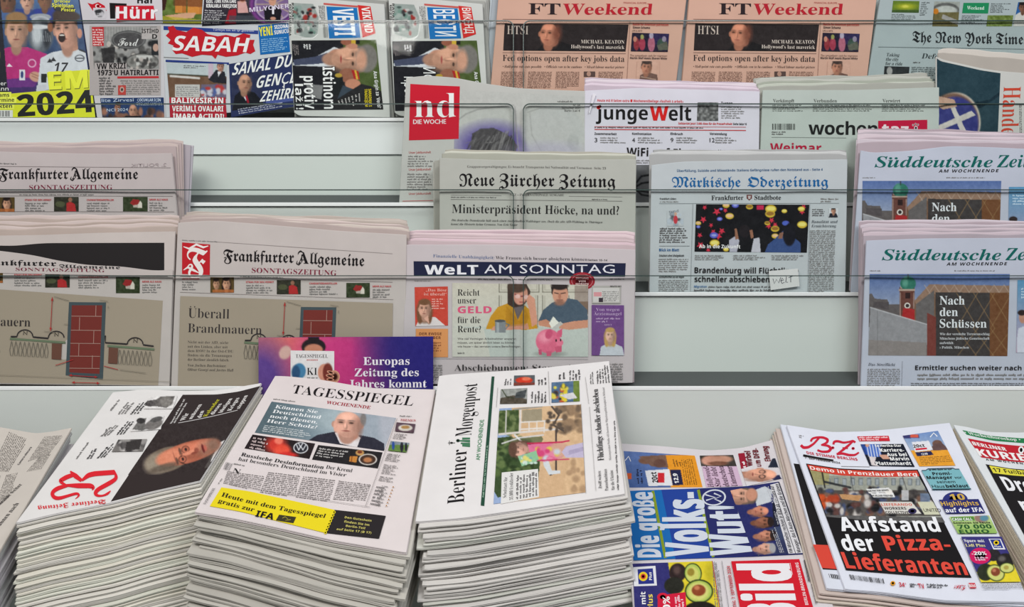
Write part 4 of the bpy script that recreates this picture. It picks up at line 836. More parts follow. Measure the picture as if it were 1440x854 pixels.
fan(3, [(-60, 214), (266, 204)], [(-60, 212), (271, 204)], [(-60, 411), (259, 411)], 1.947, (206, 200, 208), 'folded copy sticking out right behind the left third tier pile', 'rear copies of the left third tier pile', amp=.8)

# Zurich paper
p = page('newspaper', 'grey newspaper with black letter masthead and thin serif headline ending in question mark', 'newspaper', [(619, 223), (700, 226), (894, 225)], [(619, 411), (891, 411)], frontal(1.919, 62, .001), (180, 181, 174), th=.004, leaves=2)
p.txt('masthead', 'Gruppenvergewaltigungen: Es braucht Transparenz bei Nationalität und Vornamen  Seite 19', (657, 236), (852, 238.5), 3.3, 's', (90, 88, 84), bow=-.6)
p.txt('masthead', 'Neue', (646, 262), (695.5, 261.5), 17, 'F', K); p.txt('masthead', 'Zürcher', (702, 262), (779.5, 262.5), 17, 'F', K); p.txt('masthead', 'Zeitung', (786, 263), (865, 263.5), 17, 'F', K)
p.txt('masthead', 'NZZ – INTERNATIONALE AUSGABE', (717, 275.5), (793, 276), 3.2, 's', (80, 78, 76)); p.body('masthead', [(634, 276), (704, 276.5), (704, 279), (634, 278.5)], 1, DG); p.body('masthead', [(832, 279), (875, 279.5), (875, 282), (832, 281.5)], 1, DG)
p.rule('masthead', (634, 280.5), (875, 283), .6, (120, 118, 114)); p.rule('masthead', (634, 274.5), (705, 275), .5, (140, 138, 134)); p.rule('masthead', (800, 276), (875, 277), .5, (140, 138, 134))
p.txt('headline', 'Ministerpräsident Höcke, na und?', (635.5, 299.5), (870.5, 302), 12, 's', (38, 38, 38))
p.txt('body_text', 'Die deutsche Demokratie hält auch einen zweifelhaften Wahlsieger aus. Doch die alte AfD-Wählung in Thüringen', (635, 311), (847, 314), 3, 'i', (70, 70, 68)); p.txt('body_text', 'kennt die Historie keine Grenzen. Von Eric Gujer', (634, 316.5), (728, 317.5), 3, 'i', (70, 70, 68))
for i in range(4): p.body('body_text', [(635+i*62, 330), (688+i*62, 330), (688+i*62, 405), (635+i*62, 405)], 24, (110, 108, 104))
fan(3, [(620, 220), (893, 222)], [(628, 211), (893, 216)], [(620, 411), (892, 411)], 1.926, (208, 206, 194), 'cream edged folded copy behind the grey paper with the question headline', 'copies behind the grey question headline paper')
fan(2, [(613, 224), (880, 226)], [(611, 228), (880, 230)], [(613, 411), (880, 411)], 1.942, (196, 194, 186), 'folded copy sticking out left behind the grey question headline paper', 'copies sticking out left behind the question headline paper', amp=.5)

# blue masthead paper
MO = (188, 194, 198)
p = page('newspaper', 'newspaper with blue black letter masthead and dark photo of floating emojis', 'newspaper', [(917, 233), (960, 228), (1191, 225)], [(914, 411), (1188, 412)], frontal(1.919, 63, .0012), MO, th=.004, leaves=3)
BL = (30, 96, 152)
p.txt('masthead', 'Überfüllung, Suizide und Missstände: Italiens Gefängnisse rufen den Notstand aus – Seite 4', (952, 242), (1157, 240), 3.3, 'B', (50, 90, 130))
p.txt('masthead', 'Märkische', (945, 263.5), (1041.5, 263), 14, 'F', BL); p.txt('masthead', 'Oderzeitung', (1051, 263), (1164.5, 262.5), 14, 'F', BL)
p.txt('masthead', 'Frankfurter', (1000.5, 281.5), (1045.5, 281), 6.3, 'S', K); p.txt('masthead', 'Stadtbote', (1061, 281), (1098.3, 281), 6.3, 'S', K)
p.poly('crest', [(1050, 274), (1057.5, 274), (1057.5, 279), (1053.7, 282), (1050, 279)], (110, 60, 56)); p.poly('crest', [(1051.5, 275.5), (1056, 275.5), (1055, 280), (1052.5, 280)], (190, 180, 180))
p.rule('masthead', (927, 286.5), (1180, 286), .6, (130, 136, 140)); p.txt('body_text', 'Frankfurt (Oder)', (928, 281), (951, 281), 2.6, 'B', K); p.body('body_text', [(928, 282.5), (963, 282.5), (963, 285), (928, 285)], 1, GR); p.body('body_text', [(1154, 278), (1179, 278), (1179, 285), (1154, 285)], 2, GR)
im = Img(975, 286, 1140, 357, (22, 22, 26)).noise(4, 8)
rs = random.Random(8)
def star(x, y, r, c):
    pts = []
    for i in range(10): a = math.pi*i/5-.3; rr = r if i % 2 else r*.45; pts.append((x+rr*math.cos(a), y+rr*math.sin(a)))
    im.poly(pts, c)
for x, y in ((991, 292), (1008, 298), (1020, 296), (989, 309), (1000, 317), (984, 331), (1010, 332), (1003, 326), (1015, 325), (1128, 298), (1085, 310), (1081, 318), (1090, 316), (985, 345), (996, 352), (1130, 291)): star(x, y, rs.uniform(3.4, 6), (206, 52, 74))
for x, y, w in ((1026, 304, 6), (1054, 291, 5), (1084, 294, 8), (1083, 301, 7), (1103, 297, 4), (1128, 316, 7), (1127, 294, 5), (1090, 322, 6), (1090, 332, 5), (1079, 314, 4), (1005, 342, 7), (1021, 289, 5), (982, 314, 4), (1021, 351, 4)): im.ell(x, y, w, w*.72, (206, 176, 60), .2).ell(x, y-.5, w*.8, w*.4, rs.choice([(230, 190, 150), (232, 220, 120), (150, 110, 50)]), .3)
for x, y, w in ((1034, 289, 5), (1004, 331, 6), (1014, 294, 2.5), (1105, 314, 5), (1012, 308, 4), (982, 319, 3)): im.ell(x, y, w, w*.7, (86, 92, 190), .2).ell(x, y, w*.6, w*.3, (150, 160, 220), .4)
im.rect(1064, 289, 1074, 295, (190, 40, 80)).rect(1046, 325, 1058, 356, (20, 20, 24))
im.ell(1047, 325, 8, 9, (34, 30, 34), .15).poly([(1026, 356), (1025, 338), (1034, 332), (1040, 338), (1036, 356)], (176, 176, 190)).poly([(1056, 356), (1060, 336), (1068, 334), (1070, 356)], (190, 190, 200)).poly([(1034, 337), (1033, 322), (1036, 321), (1039, 336)], (150, 106, 84)).poly([(1056, 336), (1054, 324), (1058, 323), (1060, 334)], (150, 106, 84))
im.poly([(1075, 356), (1080, 344), (1092, 334), (1104, 322), (1112, 330), (1126, 342), (1126, 356)], (58, 80, 130)).ell(1110, 330, 9, 16, (24, 24, 32), .2).ell(1104, 314, 4, 3, (80, 100, 190)).poly([(1094, 336), (1096, 328), (1102, 326), (1100, 336)], (140, 100, 84))
p.pic('photo', [(979, 287.3), (1138, 288), (1134.6, 355.4), (976.7, 354)], im, 1.5)
p.txt('photo', 'Ab in die Zukunft', (983, 349), (1041, 349.5), 5, 'B', WH)
im = Img(936, 294, 962, 320, MO).blobs(12, (940, 300, 960, 318), 3, [(150, 160, 170), (90, 90, 96), (180, 190, 200)]).ell(950, 309, 3, 6, (190, 60, 70)).ell(950, 301, 2, 2.5, (200, 160, 140)); p.pic('photo', [(938, 296), (961, 296), (961, 318), (938, 318)], im, 1.4); p.txt('photo', 'rund', (941, 299.5), (954, 298.5), 4, 'n', (100, 106, 112))
p.body('body_text', [(928, 320), (969, 320), (968, 342), (927, 342)], 7, DG, .2, weight=1.1); p.txt('headline', 'Blick im Blatt', (927, 353.5), (955, 353.5), 3.8, 'B', BL)
for y, t in ((361, 'Schulstart ohne Schulgebäude'), (391, 'Kurznachrichten aus der Region')): p.txt('headline', t, (927, y), (962, y), 3, 'B', K); p.body('body_text', [(926, y+2), (968, y+2), (967, y+22 if y < 380 else y+19), (926, y+22 if y < 380 else y+19)], 7, GR)
for y in (346, 388): p.rule('body_text', (927, y), (970, y), .5, (130, 136, 140))
p.rule('body_text', (974.5, 287), (971, 410), .5, (140, 146, 150)); p.rule('body_text', (1139, 287), (1136, 410), .5, (140, 146, 150))
p.body('body_text', [(1142, 293), (1163, 293), (1163, 304), (1142, 304)], 4, DG, .3); p.pic('photo', [(1166, 293), (1179, 293), (1178, 305.5), (1165, 305.5)], Img(1164, 291, 1181, 308, (206, 210, 214)).poly([(1165, 308), (1167, 300), (1176, 300), (1180, 308)], (40, 42, 50)).face(1172, 297, 3, 4.2, 0, (200, 150, 126), (50, 40, 36)), 2)
p.txt('headline', 'Banalität und', (1141, 313.5), (1178, 313.5), 3.8, 'i', (84, 90, 96)); p.txt('headline', 'Ernüchterung', (1141, 319.5), (1176, 319.5), 3.8, 'i', (84, 90, 96)); p.body('body_text', [(1139, 323), (1175, 323), (1172, 411), (1137, 411)], 35, GR)
for i in range(3): p.body('body_text', [(977+i*54, 358), (1023+i*54, 358), (1023+i*54, 366), (977+i*54, 366)], 3, GR, .3)
p.txt('headline', 'Brandenburg will Flüchtlinge', (976.7, 384), (1123, 385), 8, 'B', K); p.txt('headline', 'schneller abschieben', (976.7, 396.5), (1082, 397), 8, 'B', K)
p.txt('body_text', 'Migration', (976, 404.5), (994, 404.5), 3, 'B', BL); p.body('body_text', [(996, 401.5), (1128, 401.5), (1128, 405), (996, 405)], 1, DG); p.body('body_text', [(976, 406), (1128, 406), (1128, 410), (976, 410)], 1, DG)
# second copy
fan(3, [(911, 220), (1190, 221)], [(920, 211), (1189, 211)], [(913, 411), (1187, 412)], 1.927, (206, 208, 206), 'folded copy behind the paper with the emoji photo', 'copies behind the emoji photo paper', lx=(0, 1))
# handwritten card
c = page('price_card', 'small white card with handwritten word leaning on the headline of the emoji paper', 'card', [(1081, 381.5), (1122, 378)], [(1084, 408), (1124.5, 402.5)], frontal(1.912, 7, 0), (214, 214, 214), th=.0006, leaves=1, nx=4, ny=3, sheet='card')
for pts in ([(1087, 392), (1089, 399), (1092, 393), (1095, 398), (1098, 390)], [(1098, 395), (1102, 394), (1100, 391), (1098, 395), (1100, 399), (1103, 397)], [(1106, 389), (1105, 397), (1108, 397)], [(1112, 388), (1112, 397)], [(1109, 390.5), (1116, 388)]): c.line('handwriting', pts, .8, (60, 60, 74))

# green masthead papers
def sz(dx, dy, label, z, top, bot, seed, kk=1.0):
    X = lambda x: 1223+(x-1223)*kk+dx; Y = lambda y: 385+(y-385)*kk+dy
    p = page('newspaper', label, 'newspaper', top, bot, frontal(z, seed, .0014), (188, 193, 208), th=.004, leaves=3)
    GN = (20, 98, 92)
    p.txt('masthead', 'Süddeutsche', (X(1240), Y(366)), (X(1408), Y(366)), 15, 'I', GN); p.txt('masthead', 'Zeitung', (X(1414), Y(366)), (X(1504), Y(366)), 17, 'I', GN)
    p.txt('masthead', 'AM WOCHENENDE', (X(1331), Y(373.5)), (X(1416.6), Y(373)), 4.2, 'O', K, track=.12)
    p.body('masthead', [(X(1223), Y(379.5)), (X(1245), Y(379.5)), (X(1245), Y(382)), (X(1223), Y(382))], 1, GR); p.body('masthead', [(X(1342), Y(379.5)), (X(1404), Y(379.5)), (X(1404), Y(382)), (X(1342), Y(382))], 1, GR)
    x0, y0 = X(1223), Y(385.5)
    im = Img(X(1219), Y(384), X(1422), Y(503), (96, 122, 170)).grad((84, 108, 160), (176, 182, 196), 'y', Y(385), Y(450))
    g = lambda q: [(X(a), Y(b)) for a, b in q]
    im.poly(g([(1220, 414), (1226, 413), (1230, 420), (1240, 421), (1248, 421), (1250, 428), (1266, 428), (1270, 460), (1220, 460)]), (98, 92, 92)).poly(g([(1228, 424), (1250, 425), (1250, 436), (1228, 432)]), (84, 78, 80))
    im.rect(X(1265), Y(404), X(1286), Y(455), (104, 66, 58)).rect(X(1266), Y(402), X(1285), Y(406), (170, 150, 140)).ell(X(1277), Y(399), 11*kk, 10*kk, (52, 116, 100), .1).ell(X(1273), Y(397), 4*kk, 7*kk, (90, 152, 134), .7).line(g([(1277, 386), (1277, 391)]), 1.3, (60, 60, 60)).rect(X(1264), Y(407), X(1287), Y(409), (180, 160, 146)).rect(X(1273), Y(412), X(1280), Y(420), (50, 34, 34)).line(g([(1266, 412), (1266, 450)]), 1.2, (170, 150, 140)).line(g([(1285, 412), (1285, 434)]), 1.2, (170, 150, 140)).ell(X(1276), Y(430), 4.2, 4.2, (226, 222, 214), .1).ell(X(1276), Y(430), 2.6, 2.6, (60, 50, 50), .1)
    im.poly(g([(1268, 450), (1270, 434), (1280, 434), (1294, 438), (1294, 470), (1268, 460)]), (168, 44, 46)).poly(g([(1286, 423), (1307, 400), (1421, 402), (1421, 503), (1286, 503)]), (120, 92, 74)).poly(g([(1286, 423), (1307, 400), (1421, 402), (1421, 412), (1310, 414), (1290, 432)]), (146, 118, 100)).poly(g([(1288, 428), (1314, 408), (1314, 503), (1288, 503)]), (104, 100, 100))
    for i in range(9): im.line(g([(1300+i*14, 401), (1308+i*14, 413)]), .9, (180, 160, 146)); im.line(g([(1314+i*14, 401), (1306+i*14, 413)]), .9, (170, 150, 136))
    im.poly(g([(1315.6, 411), (1392, 412), (1392, 503), (1315.6, 503)]), (64, 60, 60)).poly(g([(1392, 412), (1421, 412), (1421, 503), (1392, 503)]), (112, 74, 48))
    for i in range(4): im.line(g([(1345+i*24, 412), (1375+i*24, 462), (1345+i*24, 503)]), 1, (146, 116, 80), .8); im.line(g([(1375+i*24, 412), (1345+i*24, 462), (1375+i*24, 503)]), 1, (146, 116, 80), .8)
    im.poly(g([(1224, 432.5), (1304, 456.5), (1303, 503), (1220, 503)]), (146, 146, 150)).line(g([(1224, 432.5), (1304, 456.5)]), 1.4, (190, 190, 194)).line(g([(1234, 438), (1234, 503)]), .8, (120, 120, 124)).noise(5, 3)
    im.poly(g([(1304, 440), (1316, 446), (1316, 503), (1304, 503)]), (120, 62, 56)).poly(g([(1222, 478), (1303, 482), (1303, 503), (1220, 503)]), (132, 122, 116), .6)
    p.pic('photo', g([(1223, 385.5), (1420, 385.5), (1416.6, 501), (1221, 500)]), im, 1.35)
    for t, y, w in (('Nach', 428.5, 35), ('den', 444.7, 25.5), ('Schüssen', 461, 66)): p.txt('photo', t, (X(1321.5), Y(y)), (X(1321.5+w), Y(y)), 12*kk, 'S', (222, 226, 230))
    for i, t in enumerate(('Wie der vereitelte Terroranschlag', 'Münchens jüdische Gemeinschaft', 'aufwühlt.', '› Politik, München')): p.txt('photo', t, (X(1321.5), Y(471.5+i*6.3)), (X(1321.5)+(70, 70, 20, 41)[i], Y(471.5+i*6.3)), 3.4, 'S', (206, 208, 212))
    im = Img(X(1428), Y(390), X(1500), Y(500), (80, 150, 190)).grad((90, 150, 190), (190, 160, 180)).ell(X(1438), Y(446), 5, 9, (190, 140, 120)).ell(X(1437), Y(440), 6, 4, (50, 40, 40)).poly(g([(1430, 478), (1432, 462), (1448, 456), (1500, 466), (1500, 500), (1430, 500)]), (206, 210, 224))
    p.pic('photo', g([(1431, 394), (1500, 394), (1500, 496), (1429, 496)]), im, 1); p.body('photo', g([(1436, 404), (1470, 404), (1470, 420), (1436, 420)]), 4, (200, 220, 235), .4)
    p.txt('headline', 'Das Streiflicht', (X(1221), Y(514.5)), (X(1259), Y(515)), 4, 'i', (80, 82, 92)); p.body('body_text', g([(1220, 518), (1266, 518), (1265, 543), (1219, 543)]), 10, GR)
    p.rule('body_text', (X(1269), Y(508)), (X(1268), Y(543)), .5, (140, 142, 150)); p.txt('headline', 'Ermittler suchen weiter nach Motiv', (X(1287), Y(520.5)), (X(1470), Y(521)), 6.4, 'B', K)
    p.body('body_text', g([(1290, 524.5), (1500, 524.5), (1500, 535), (1290, 535)]), 2, GR); p.body('body_text', g([(1281, 538), (1500, 538), (1500, 543), (1281, 543)]), 2, DG)
    return p
sz(-10, -131, 'newspaper with green italic masthead and tower photo, upper of the two', 1.920, [(1211, 212), (1222, 216), (1280, 213), (1336, 206), (1400, 208), (1500, 213)], [(1197, 412), (1500, 412)], 64, .99)
fan(7, [(1206, 205), (1330, 203), (1500, 206)], [(1209, 180), (1360, 184), (1500, 189)], [(1196, 412), (1500, 412)], 1.925, (214, 200, 208), 'pinkish folded copy behind the upper paper with the green masthead', 'copies behind the upper green masthead paper', amp=1.6, dz=.0045, lx=(0, 1.5))

# ================================================================= fourth tier
sz(0, 0, 'newspaper with green italic masthead and tower photo, lower of the two', 1.855, [(1219, 339), (1300, 336), (1500, 335)], [(1211, 544), (1500, 544)], 71)
fan(8, [(1217, 334), (1500, 332)], [(1209, 311), (1300, 311), (1500, 313)], [(1208, 544), (1500, 544)], 1.861, (212, 198, 206), 'pinkish folded copy behind the lower paper with the green masthead', 'copies behind the lower green masthead paper', amp=1.4, dz=.0052)

TAN = (166, 153, 137)
def wallart(p, part, c, s):
    """section drawing of a brick fire wall between two roofs; c maps drawing coordinates to pixels"""
    P = lambda pts: [c(a, b) for a, b in pts]
    BG = (72, 84, 90)
    p.poly(part, P([(97, 425), (149, 425.5), (144.7, 534), (92.3, 528)]), BG); p.poly(part, P([(101, 429.5), (143.8, 429.5), (140, 526), (97.5, 524)]), (122, 52, 47))
    MO_ = (176, 140, 130)
    for i, y in enumerate((444.7, 464.5, 483, 501, 518)):
        p.line(part, P([(101-.04*(y-430), y), (143.4-.04*(y-430), y+.4)]), .8*s, MO_)
        xx = (135, 112, 132, 111, 130, 112)[i]
        p.line(part, P([(xx, y-(15 if i == 0 else 18)), (xx-.5, y)]), .8*s, MO_)
    D_ = (52, 48, 50)
    for x, y in ((35, 473), (79, 475), (190, 484)):
        a = np.linspace(math.pi, 0, 12); p.line(part, P([(x-11*math.cos(math.pi-t)*-1, y-9*math.sin(t)) for t in a]), 1.6*s, D_)
        p.line(part, P([(x-2, y-2), (x-2, y-7), (x+3, y-2), (x+3, y-7)]), 1*s, D_)
    p.line(part, P([(15, 473.5), (24, 473.5)]), 2*s, D_); p.line(part, P([(46, 474), (68, 476)]), 2*s, D_); p.line(part, P([(148, 472), (148, 482), (179, 484)]), 2*s, D_); p.line(part, P([(201, 485), (216, 487)]), 2*s, D_)
    p.line(part, P([(14, 476.5), (92, 482)]), 3*s, (110, 124, 100)); p.line(part, P([(151, 486.5), (217, 491.5)]), 3*s, (110, 124, 100))
    p.poly(part, P([(73, 483), (87, 484), (86, 506), (72.5, 505)]), (110, 74, 62)); p.poly(part, P([(153, 489), (166, 490), (165, 512), (152, 511)]), (110, 74, 62))
    for x0, n, y0 in ((16, 9, 480), (168, 8, 492)):
        for i in range(n):
            x = x0+i*6.1; y = y0+i*.35; p.line(part, P([(x, y), (x-2.4, y+12), (x-1.2, y+20), (x+1.6, y+20), (x+2.8, y+12), (x+.4, y)]), .7*s, (112, 106, 96))
    R_ = (176, 50, 50)
    for a, b in (((73.5, 418), (71, 466)), ((97, 528), (137, 530.5)), ((101, 538), (140, 539)), ((166, 520), (146, 515)), ((78, 514), (103, 506))): p.line(part, P([a, b]), .9*s, R_)
    for q in ([(73.5, 418), (71.5, 423), (75, 423)], [(71, 466), (69.5, 461), (73, 461)], [(97, 528), (101, 526), (101, 530)], [(137, 530.5), (133, 528.5), (133, 532)], [(101, 538), (105, 536), (105, 540)], [(140, 539), (136, 537), (136, 541)]): p.poly(part, P(q), R_)
    for a, b in (((76, 417), (97, 423)), ((152, 430), (152, 434)), ((90, 456), (96, 456)), ((62, 466), (78, 468)), ((168, 520), (205, 525)), ((140, 422), (152, 424))): p.line(part, P([a, b]), .6*s, (124, 116, 104))

# left sagging paper
p = page('newspaper', 'newspaper at far left whose front sheet sags open over a black picture', 'newspaper', [(-60, 333), (60, 331), (140, 328), (246, 326)], [(-60, 541), (238, 543)], frontal(1.857, 81, .0015), (200, 190, 186), th=.004, leaves=3, sheet='inner_sheet')
p.fill('photo', None, (42, 39, 40), top=[(-60, 344), (20, 346), (60, 342), (231, 341.5)], bot=[(-60, 385), (231, 385)])
p2 = Page(None, None, None, [(-60, 348), (0, 353), (46, 359), (82, 367), (122, 373), (171, 375), (215, 381), (232, 381), (243, 379)], [(-60, 539), (238, 543)], frontal(1.8525, 82, .0012), (196, 187, 184), th=.0009, leaves=1, nx=60, parent=p, sheet='front_sheet'); p2.lay = 3e-4; PAGES.append(p2); p2.parts = {}
p2.fill('illustration', [(-60, 403), (229, 423), (222.5, 542), (-60, 538)], TAN)
p2.txt('masthead', 'Frankfurter', (-35, 372.5), (79, 374.5), 7.5, 'F', (30, 28, 30)); p2.txt('masthead', 'Allgemeine', (83, 376.5), (169, 378.6), 4.5, 'F', (50, 48, 50)); p2.txt('masthead', 'SONNTAGSZEITUNG', (22, 381), (147, 383), 4.6, 's', (120, 40, 60))
p2.rule('masthead', (-20, 384), (236, 389), .6, (140, 130, 130)); thumbs(p2, None, [((-24, 384, 4, 398), 0), ((63.5, 386, 98, 404.5), 1), ((163, 389.5, 196.5, 412.5), 2)]); redheads(p2, [(20, 388, 59, 'ETWAS FÜR DEN HERBST'), (110, 391, 152, 'CHARAKTERDARSTELLER'), (200, 397.5, 227, 'MEHR ALS HAUS')])
p2.txt('headline', 'Brandmauern', (-60, 457), (42.5, 459.5), 12.5, 's', (58, 52, 52)); p2.body('body_text', [(-60, 478), (3, 480), (2, 515), (-60, 512)], 6, (92, 84, 78), .4)
wallart(p2, 'illustration', lambda a, b: (a, b), 1.0)
p2.rule('illustration', (-60, 525), (240, 537), .5, (140, 130, 116))
fan(6, [(-60, 328), (60, 327), (250, 322)], [(-60, 303), (60, 306), (150, 303), (251, 305)], [(-60, 541), (242, 543)], 1.861, (214, 198, 192), 'pinkish folded copy behind the sagging paper at far left', 'copies behind the sagging paper', amp=2.2, dz=.0055)

# middle one with the red logo
p = page('newspaper', 'tan illustrated newspaper with red square logo and burgundy subtitle beside black letter masthead', 'newspaper', [(251, 314), (300, 311), (400, 319), (480, 326), (571, 331)], [(241, 543), (568, 543)], frontal(1.856, 83, .0014), (196, 187, 184), th=.004, leaves=3)
p.fill('logo', [(256, 341), (295.5, 344), (295, 387), (256, 385.5)], (190, 36, 46))
p.txt('logo', 'F', (262, 383), (291, 384), 33, 'F', (236, 228, 226)); p.line('logo', [(258, 347), (266, 350), (276, 344), (286, 348), (293, 346)], [1, 3, 3, 3, 1], (236, 228, 226)); p.line('logo', [(258, 380), (264, 376), (272, 380), (280, 384)], [1, 3, 3.5, 1], (236, 228, 226))
p.body('masthead', [(256, 336.5), (345, 340.5), (345, 343), (256, 339)], 1, GR); p.rule('masthead', (300, 340), (552, 357), .6, (150, 140, 138))
p.txt('masthead', 'Frankfurter', (314, 367), (413, 370), 15.5, 'F', (28, 25, 27)); blackA(p, 419, 370.5, 434, 371, 15.5); p.txt('masthead', 'llgemeine', (436, 371.2), (512, 374.5), 15.5, 'F', (28, 25, 27)); p.txt('masthead', 'SONNTAGSZEITUNG', (354, 383.5), (473, 387.5), 7, 's', (128, 36, 60))
p.body('masthead', [(338, 387.5), (430, 390), (430, 392.5), (338, 390)], 1, GR); p.rule('masthead', (253, 388.5), (552, 397), .6, (140, 130, 130)); p.rule('masthead', (253, 411), (553, 421.5), .5, (150, 140, 138))
thumbs(p, None, [((295.8, 390, 329, 411.6), 0), ((389.3, 394, 422.8, 413.8), 1), ((487, 398, 520, 418.5), 2)]); redheads(p, [(256, 393.5, 280, 'UNTER FREUNDEN'), (346, 398, 385, 'ETWAS FÜR DEN HERBST'), (435, 400, 474, 'CHARAKTERDARSTELLER'), (524, 404, 550, 'MEHR ALS HAUS')])
p.fill('illustration', [(253.7, 416.5), (552.5, 426.6), (551, 543), (250, 543)], TAN)
p.txt('headline', 'Überall', (264.5, 447), (322.3, 448.5), 13.5, 's', (60, 54, 54)); p.txt('headline', 'Brandmauern', (264, 467.5), (368, 470.5), 12.5, 's', (60, 54, 54))
for i, t in enumerate(('Nicht mit der AfD, nicht', 'mit den Linken, aber mit', 'dem BSW? In der Ost-CDU', 'finden sie die Trennungen', 'der Berliner ziemlich falsch.', 'Von Jochen Buchsteiner,', 'Oliver Georgi und Justus Haß')): p.txt('body_text', t, (264, 483+i*6.1+(2 if i > 4 else 0)), (264+(57, 56, 64, 62, 58, 54, 64)[i], 484+i*6.1+(2 if i > 4 else 0)), 3.6, 's' if i < 5 else 'i', (80, 74, 70))
wallart(p, 'illustration', lambda a, b: (a*.96+330, b*.97+19.6), 1.0)
fan(7, [(252, 311), (340, 309), (575, 328)], [(263, 300), (300, 300), (420, 305), (571, 309)], [(244, 543), (571, 543)], 1.861, (214, 200, 194), 'pinkish folded copy behind the tan paper with the red logo', 'copies behind the tan paper with the red logo', amp=1.8, dz=.0052, rx=(0, 3))

# dark banner paper with piggy bank
p = page('newspaper', 'newspaper with navy banner, couple at a table and pink piggy bank', 'newspaper', [(571, 345), (700, 345), (893, 352)], [(567, 540), (889, 538)], frontal(1.856, 84, .0014), (198, 189, 192), th=.004, leaves=3)
NV = (36, 40, 66)
p.txt('masthead', 'Finanzielle Unabhängigkeit:', (609, 362), (695, 364.5), 4.2, 's', (90, 110, 150)); p.txt('masthead', 'Wie Frauen sich besser absichern können', (697, 364.5), (826, 367), 4.2, 's', (60, 56, 62)); p.txt('masthead', 'Seiten 10–14', (827, 367), (854, 367.5), 2.6, 'B', DG)
p.fill('masthead', [(581.6, 367.5), (880, 370.3), (879, 389.4), (582, 387.7)], NV)
p.txt('masthead', 'WeLT', (597, 386), (672.5, 386), 13, 'X', (232, 232, 238)); p.txt('masthead', 'AM SONNTAG', (681, 384.5), (864.5, 384.5), 12, 'N', (222, 222, 230), track=.02)
p.body('masthead', [(672, 391), (790, 392), (790, 395), (672, 394)], 1, DG); p.body('masthead', [(583, 394), (625, 394.5), (625, 396.5), (583, 396)], 1, GR); p.body('masthead', [(857, 391), (880, 391), (880, 394), (857, 394)], 1, GR)
p.disc('seal', 818.6, 395.5, 18, 12.5, (160, 40, 52)); p.disc('seal', 818.6, 395.5, 15, 10, (206, 130, 136), inner=.95)
for i, t in enumerate(('ZEITUNG', 'VON', 'MORGEN')): p.txt('seal', t, (818.6-(9, 5, 9)[i], 393+i*4), (818.6+(9, 5, 9)[i], 393+i*4), 2.8, 'B', (230, 190, 190))
im = Img(582, 402, 632, 460, (204, 74, 60)).poly([(584, 460), (588, 452), (600, 446), (612, 446), (626, 458), (626, 460)], (222, 214, 214)).face(597, 435, 8.5, 11.5, 0, (222, 170, 148), (120, 84, 60), 'long', look=-.1).poly([(596, 448), (602, 444), (604, 456)], (220, 170, 150))
p.pic('advert', [(583, 404), (629.7, 403), (630, 458), (584, 459)], im, 1.4); p.txt('advert', '„Das Böse', (599, 410), (628, 410), 4, 's', (240, 190, 180)); p.txt('advert', 'ist überall“', (596, 415.5), (628, 416), 4, 's', (240, 190, 180)); p.body('advert', [(607, 419), (628, 419), (628, 435), (607, 435)], 5, (236, 180, 170), .5)
p.fill('advert', [(584.7, 462.5), (630, 462.5), (630, 502.5), (584.7, 502.5)], (222, 152, 96)); p.txt('advert', 'DER EWIGE', (589.5, 471.5), (621, 471.5), 3.8, 'B', (110, 60, 40)); p.txt('advert', 'STREBER', (595, 477), (620, 477), 3.8, 'B', (110, 60, 40)); p.body('advert', [(608, 480), (622, 480), (622, 495), (608, 495)], 4, (150, 90, 60), .4)
im = Img(634, 397, 830, 504, (206, 200, 186)).grad((206, 200, 186), (200, 204, 198)).poly([(634, 460), (830, 460), (830, 504), (634, 504)], (190, 198, 192)).poly([(634, 460), (680, 462), (690, 504), (634, 504)], (204, 204, 194))
for x0, y0, x1, y1 in ((702, 398, 758, 411), (702, 416, 756, 460), (763, 398, 828, 411), (763, 416, 800, 450)): im.line([(x0, y0), (x0, y1), (x1, y1), (x1, y0)], 1.1, (120, 116, 104)); im.line([(x0+3, y0), (x0+3, y1-3), (x1-3, y1-3), (x1-3, y0)], .8, (170, 164, 150))
im.rect(808, 402, 828, 440, (120, 96, 90), .5).rect(808, 424, 828, 442, (90, 60, 40), .5)
im.poly([(683, 463), (690, 445), (700, 432), (716, 426), (736, 428), (750, 440), (756, 462), (740, 464)], (202, 148, 44)).poly([(722, 432), (730, 426), (738, 430), (728, 450)], (110, 104, 106)).poly([(714, 400), (724, 397), (740, 399), (746, 410), (744, 420), (736, 430), (722, 433), (714, 428)], (74, 60, 54)).ell(732, 415, 10, 14, (220, 160, 138), .12, 10).ell(727, 404, 13, 8, (88, 72, 62), .3).line([(724, 414), (732, 417), (744, 416)], 1.4, (130, 50, 60)).ell(728, 417, 4, 3, (240, 200, 190), .4).ell(740, 418, 4, 3, (240, 200, 190), .4).line([(731, 425), (737, 425)], 1.2, (160, 70, 70)).poly([(744, 414), (752, 420), (756, 455), (748, 460), (744, 436), (740, 422)], (214, 154, 130)).poly([(694, 459), (742, 455), (744, 463), (690, 465)], (214, 154, 130)).poly([(712, 430), (730, 452), (738, 434), (744, 446), (738, 458), (710, 460)], (180, 126, 34), .5)
im.rect(696, 451, 711, 468, (130, 136, 140)).rect(698, 451, 702, 468, (180, 186, 190), .7).ell(703, 451.5, 7.5, 2, (84, 88, 92), .1).line([(711, 455), (716, 457), (711, 463)], 1.6, (120, 126, 130))
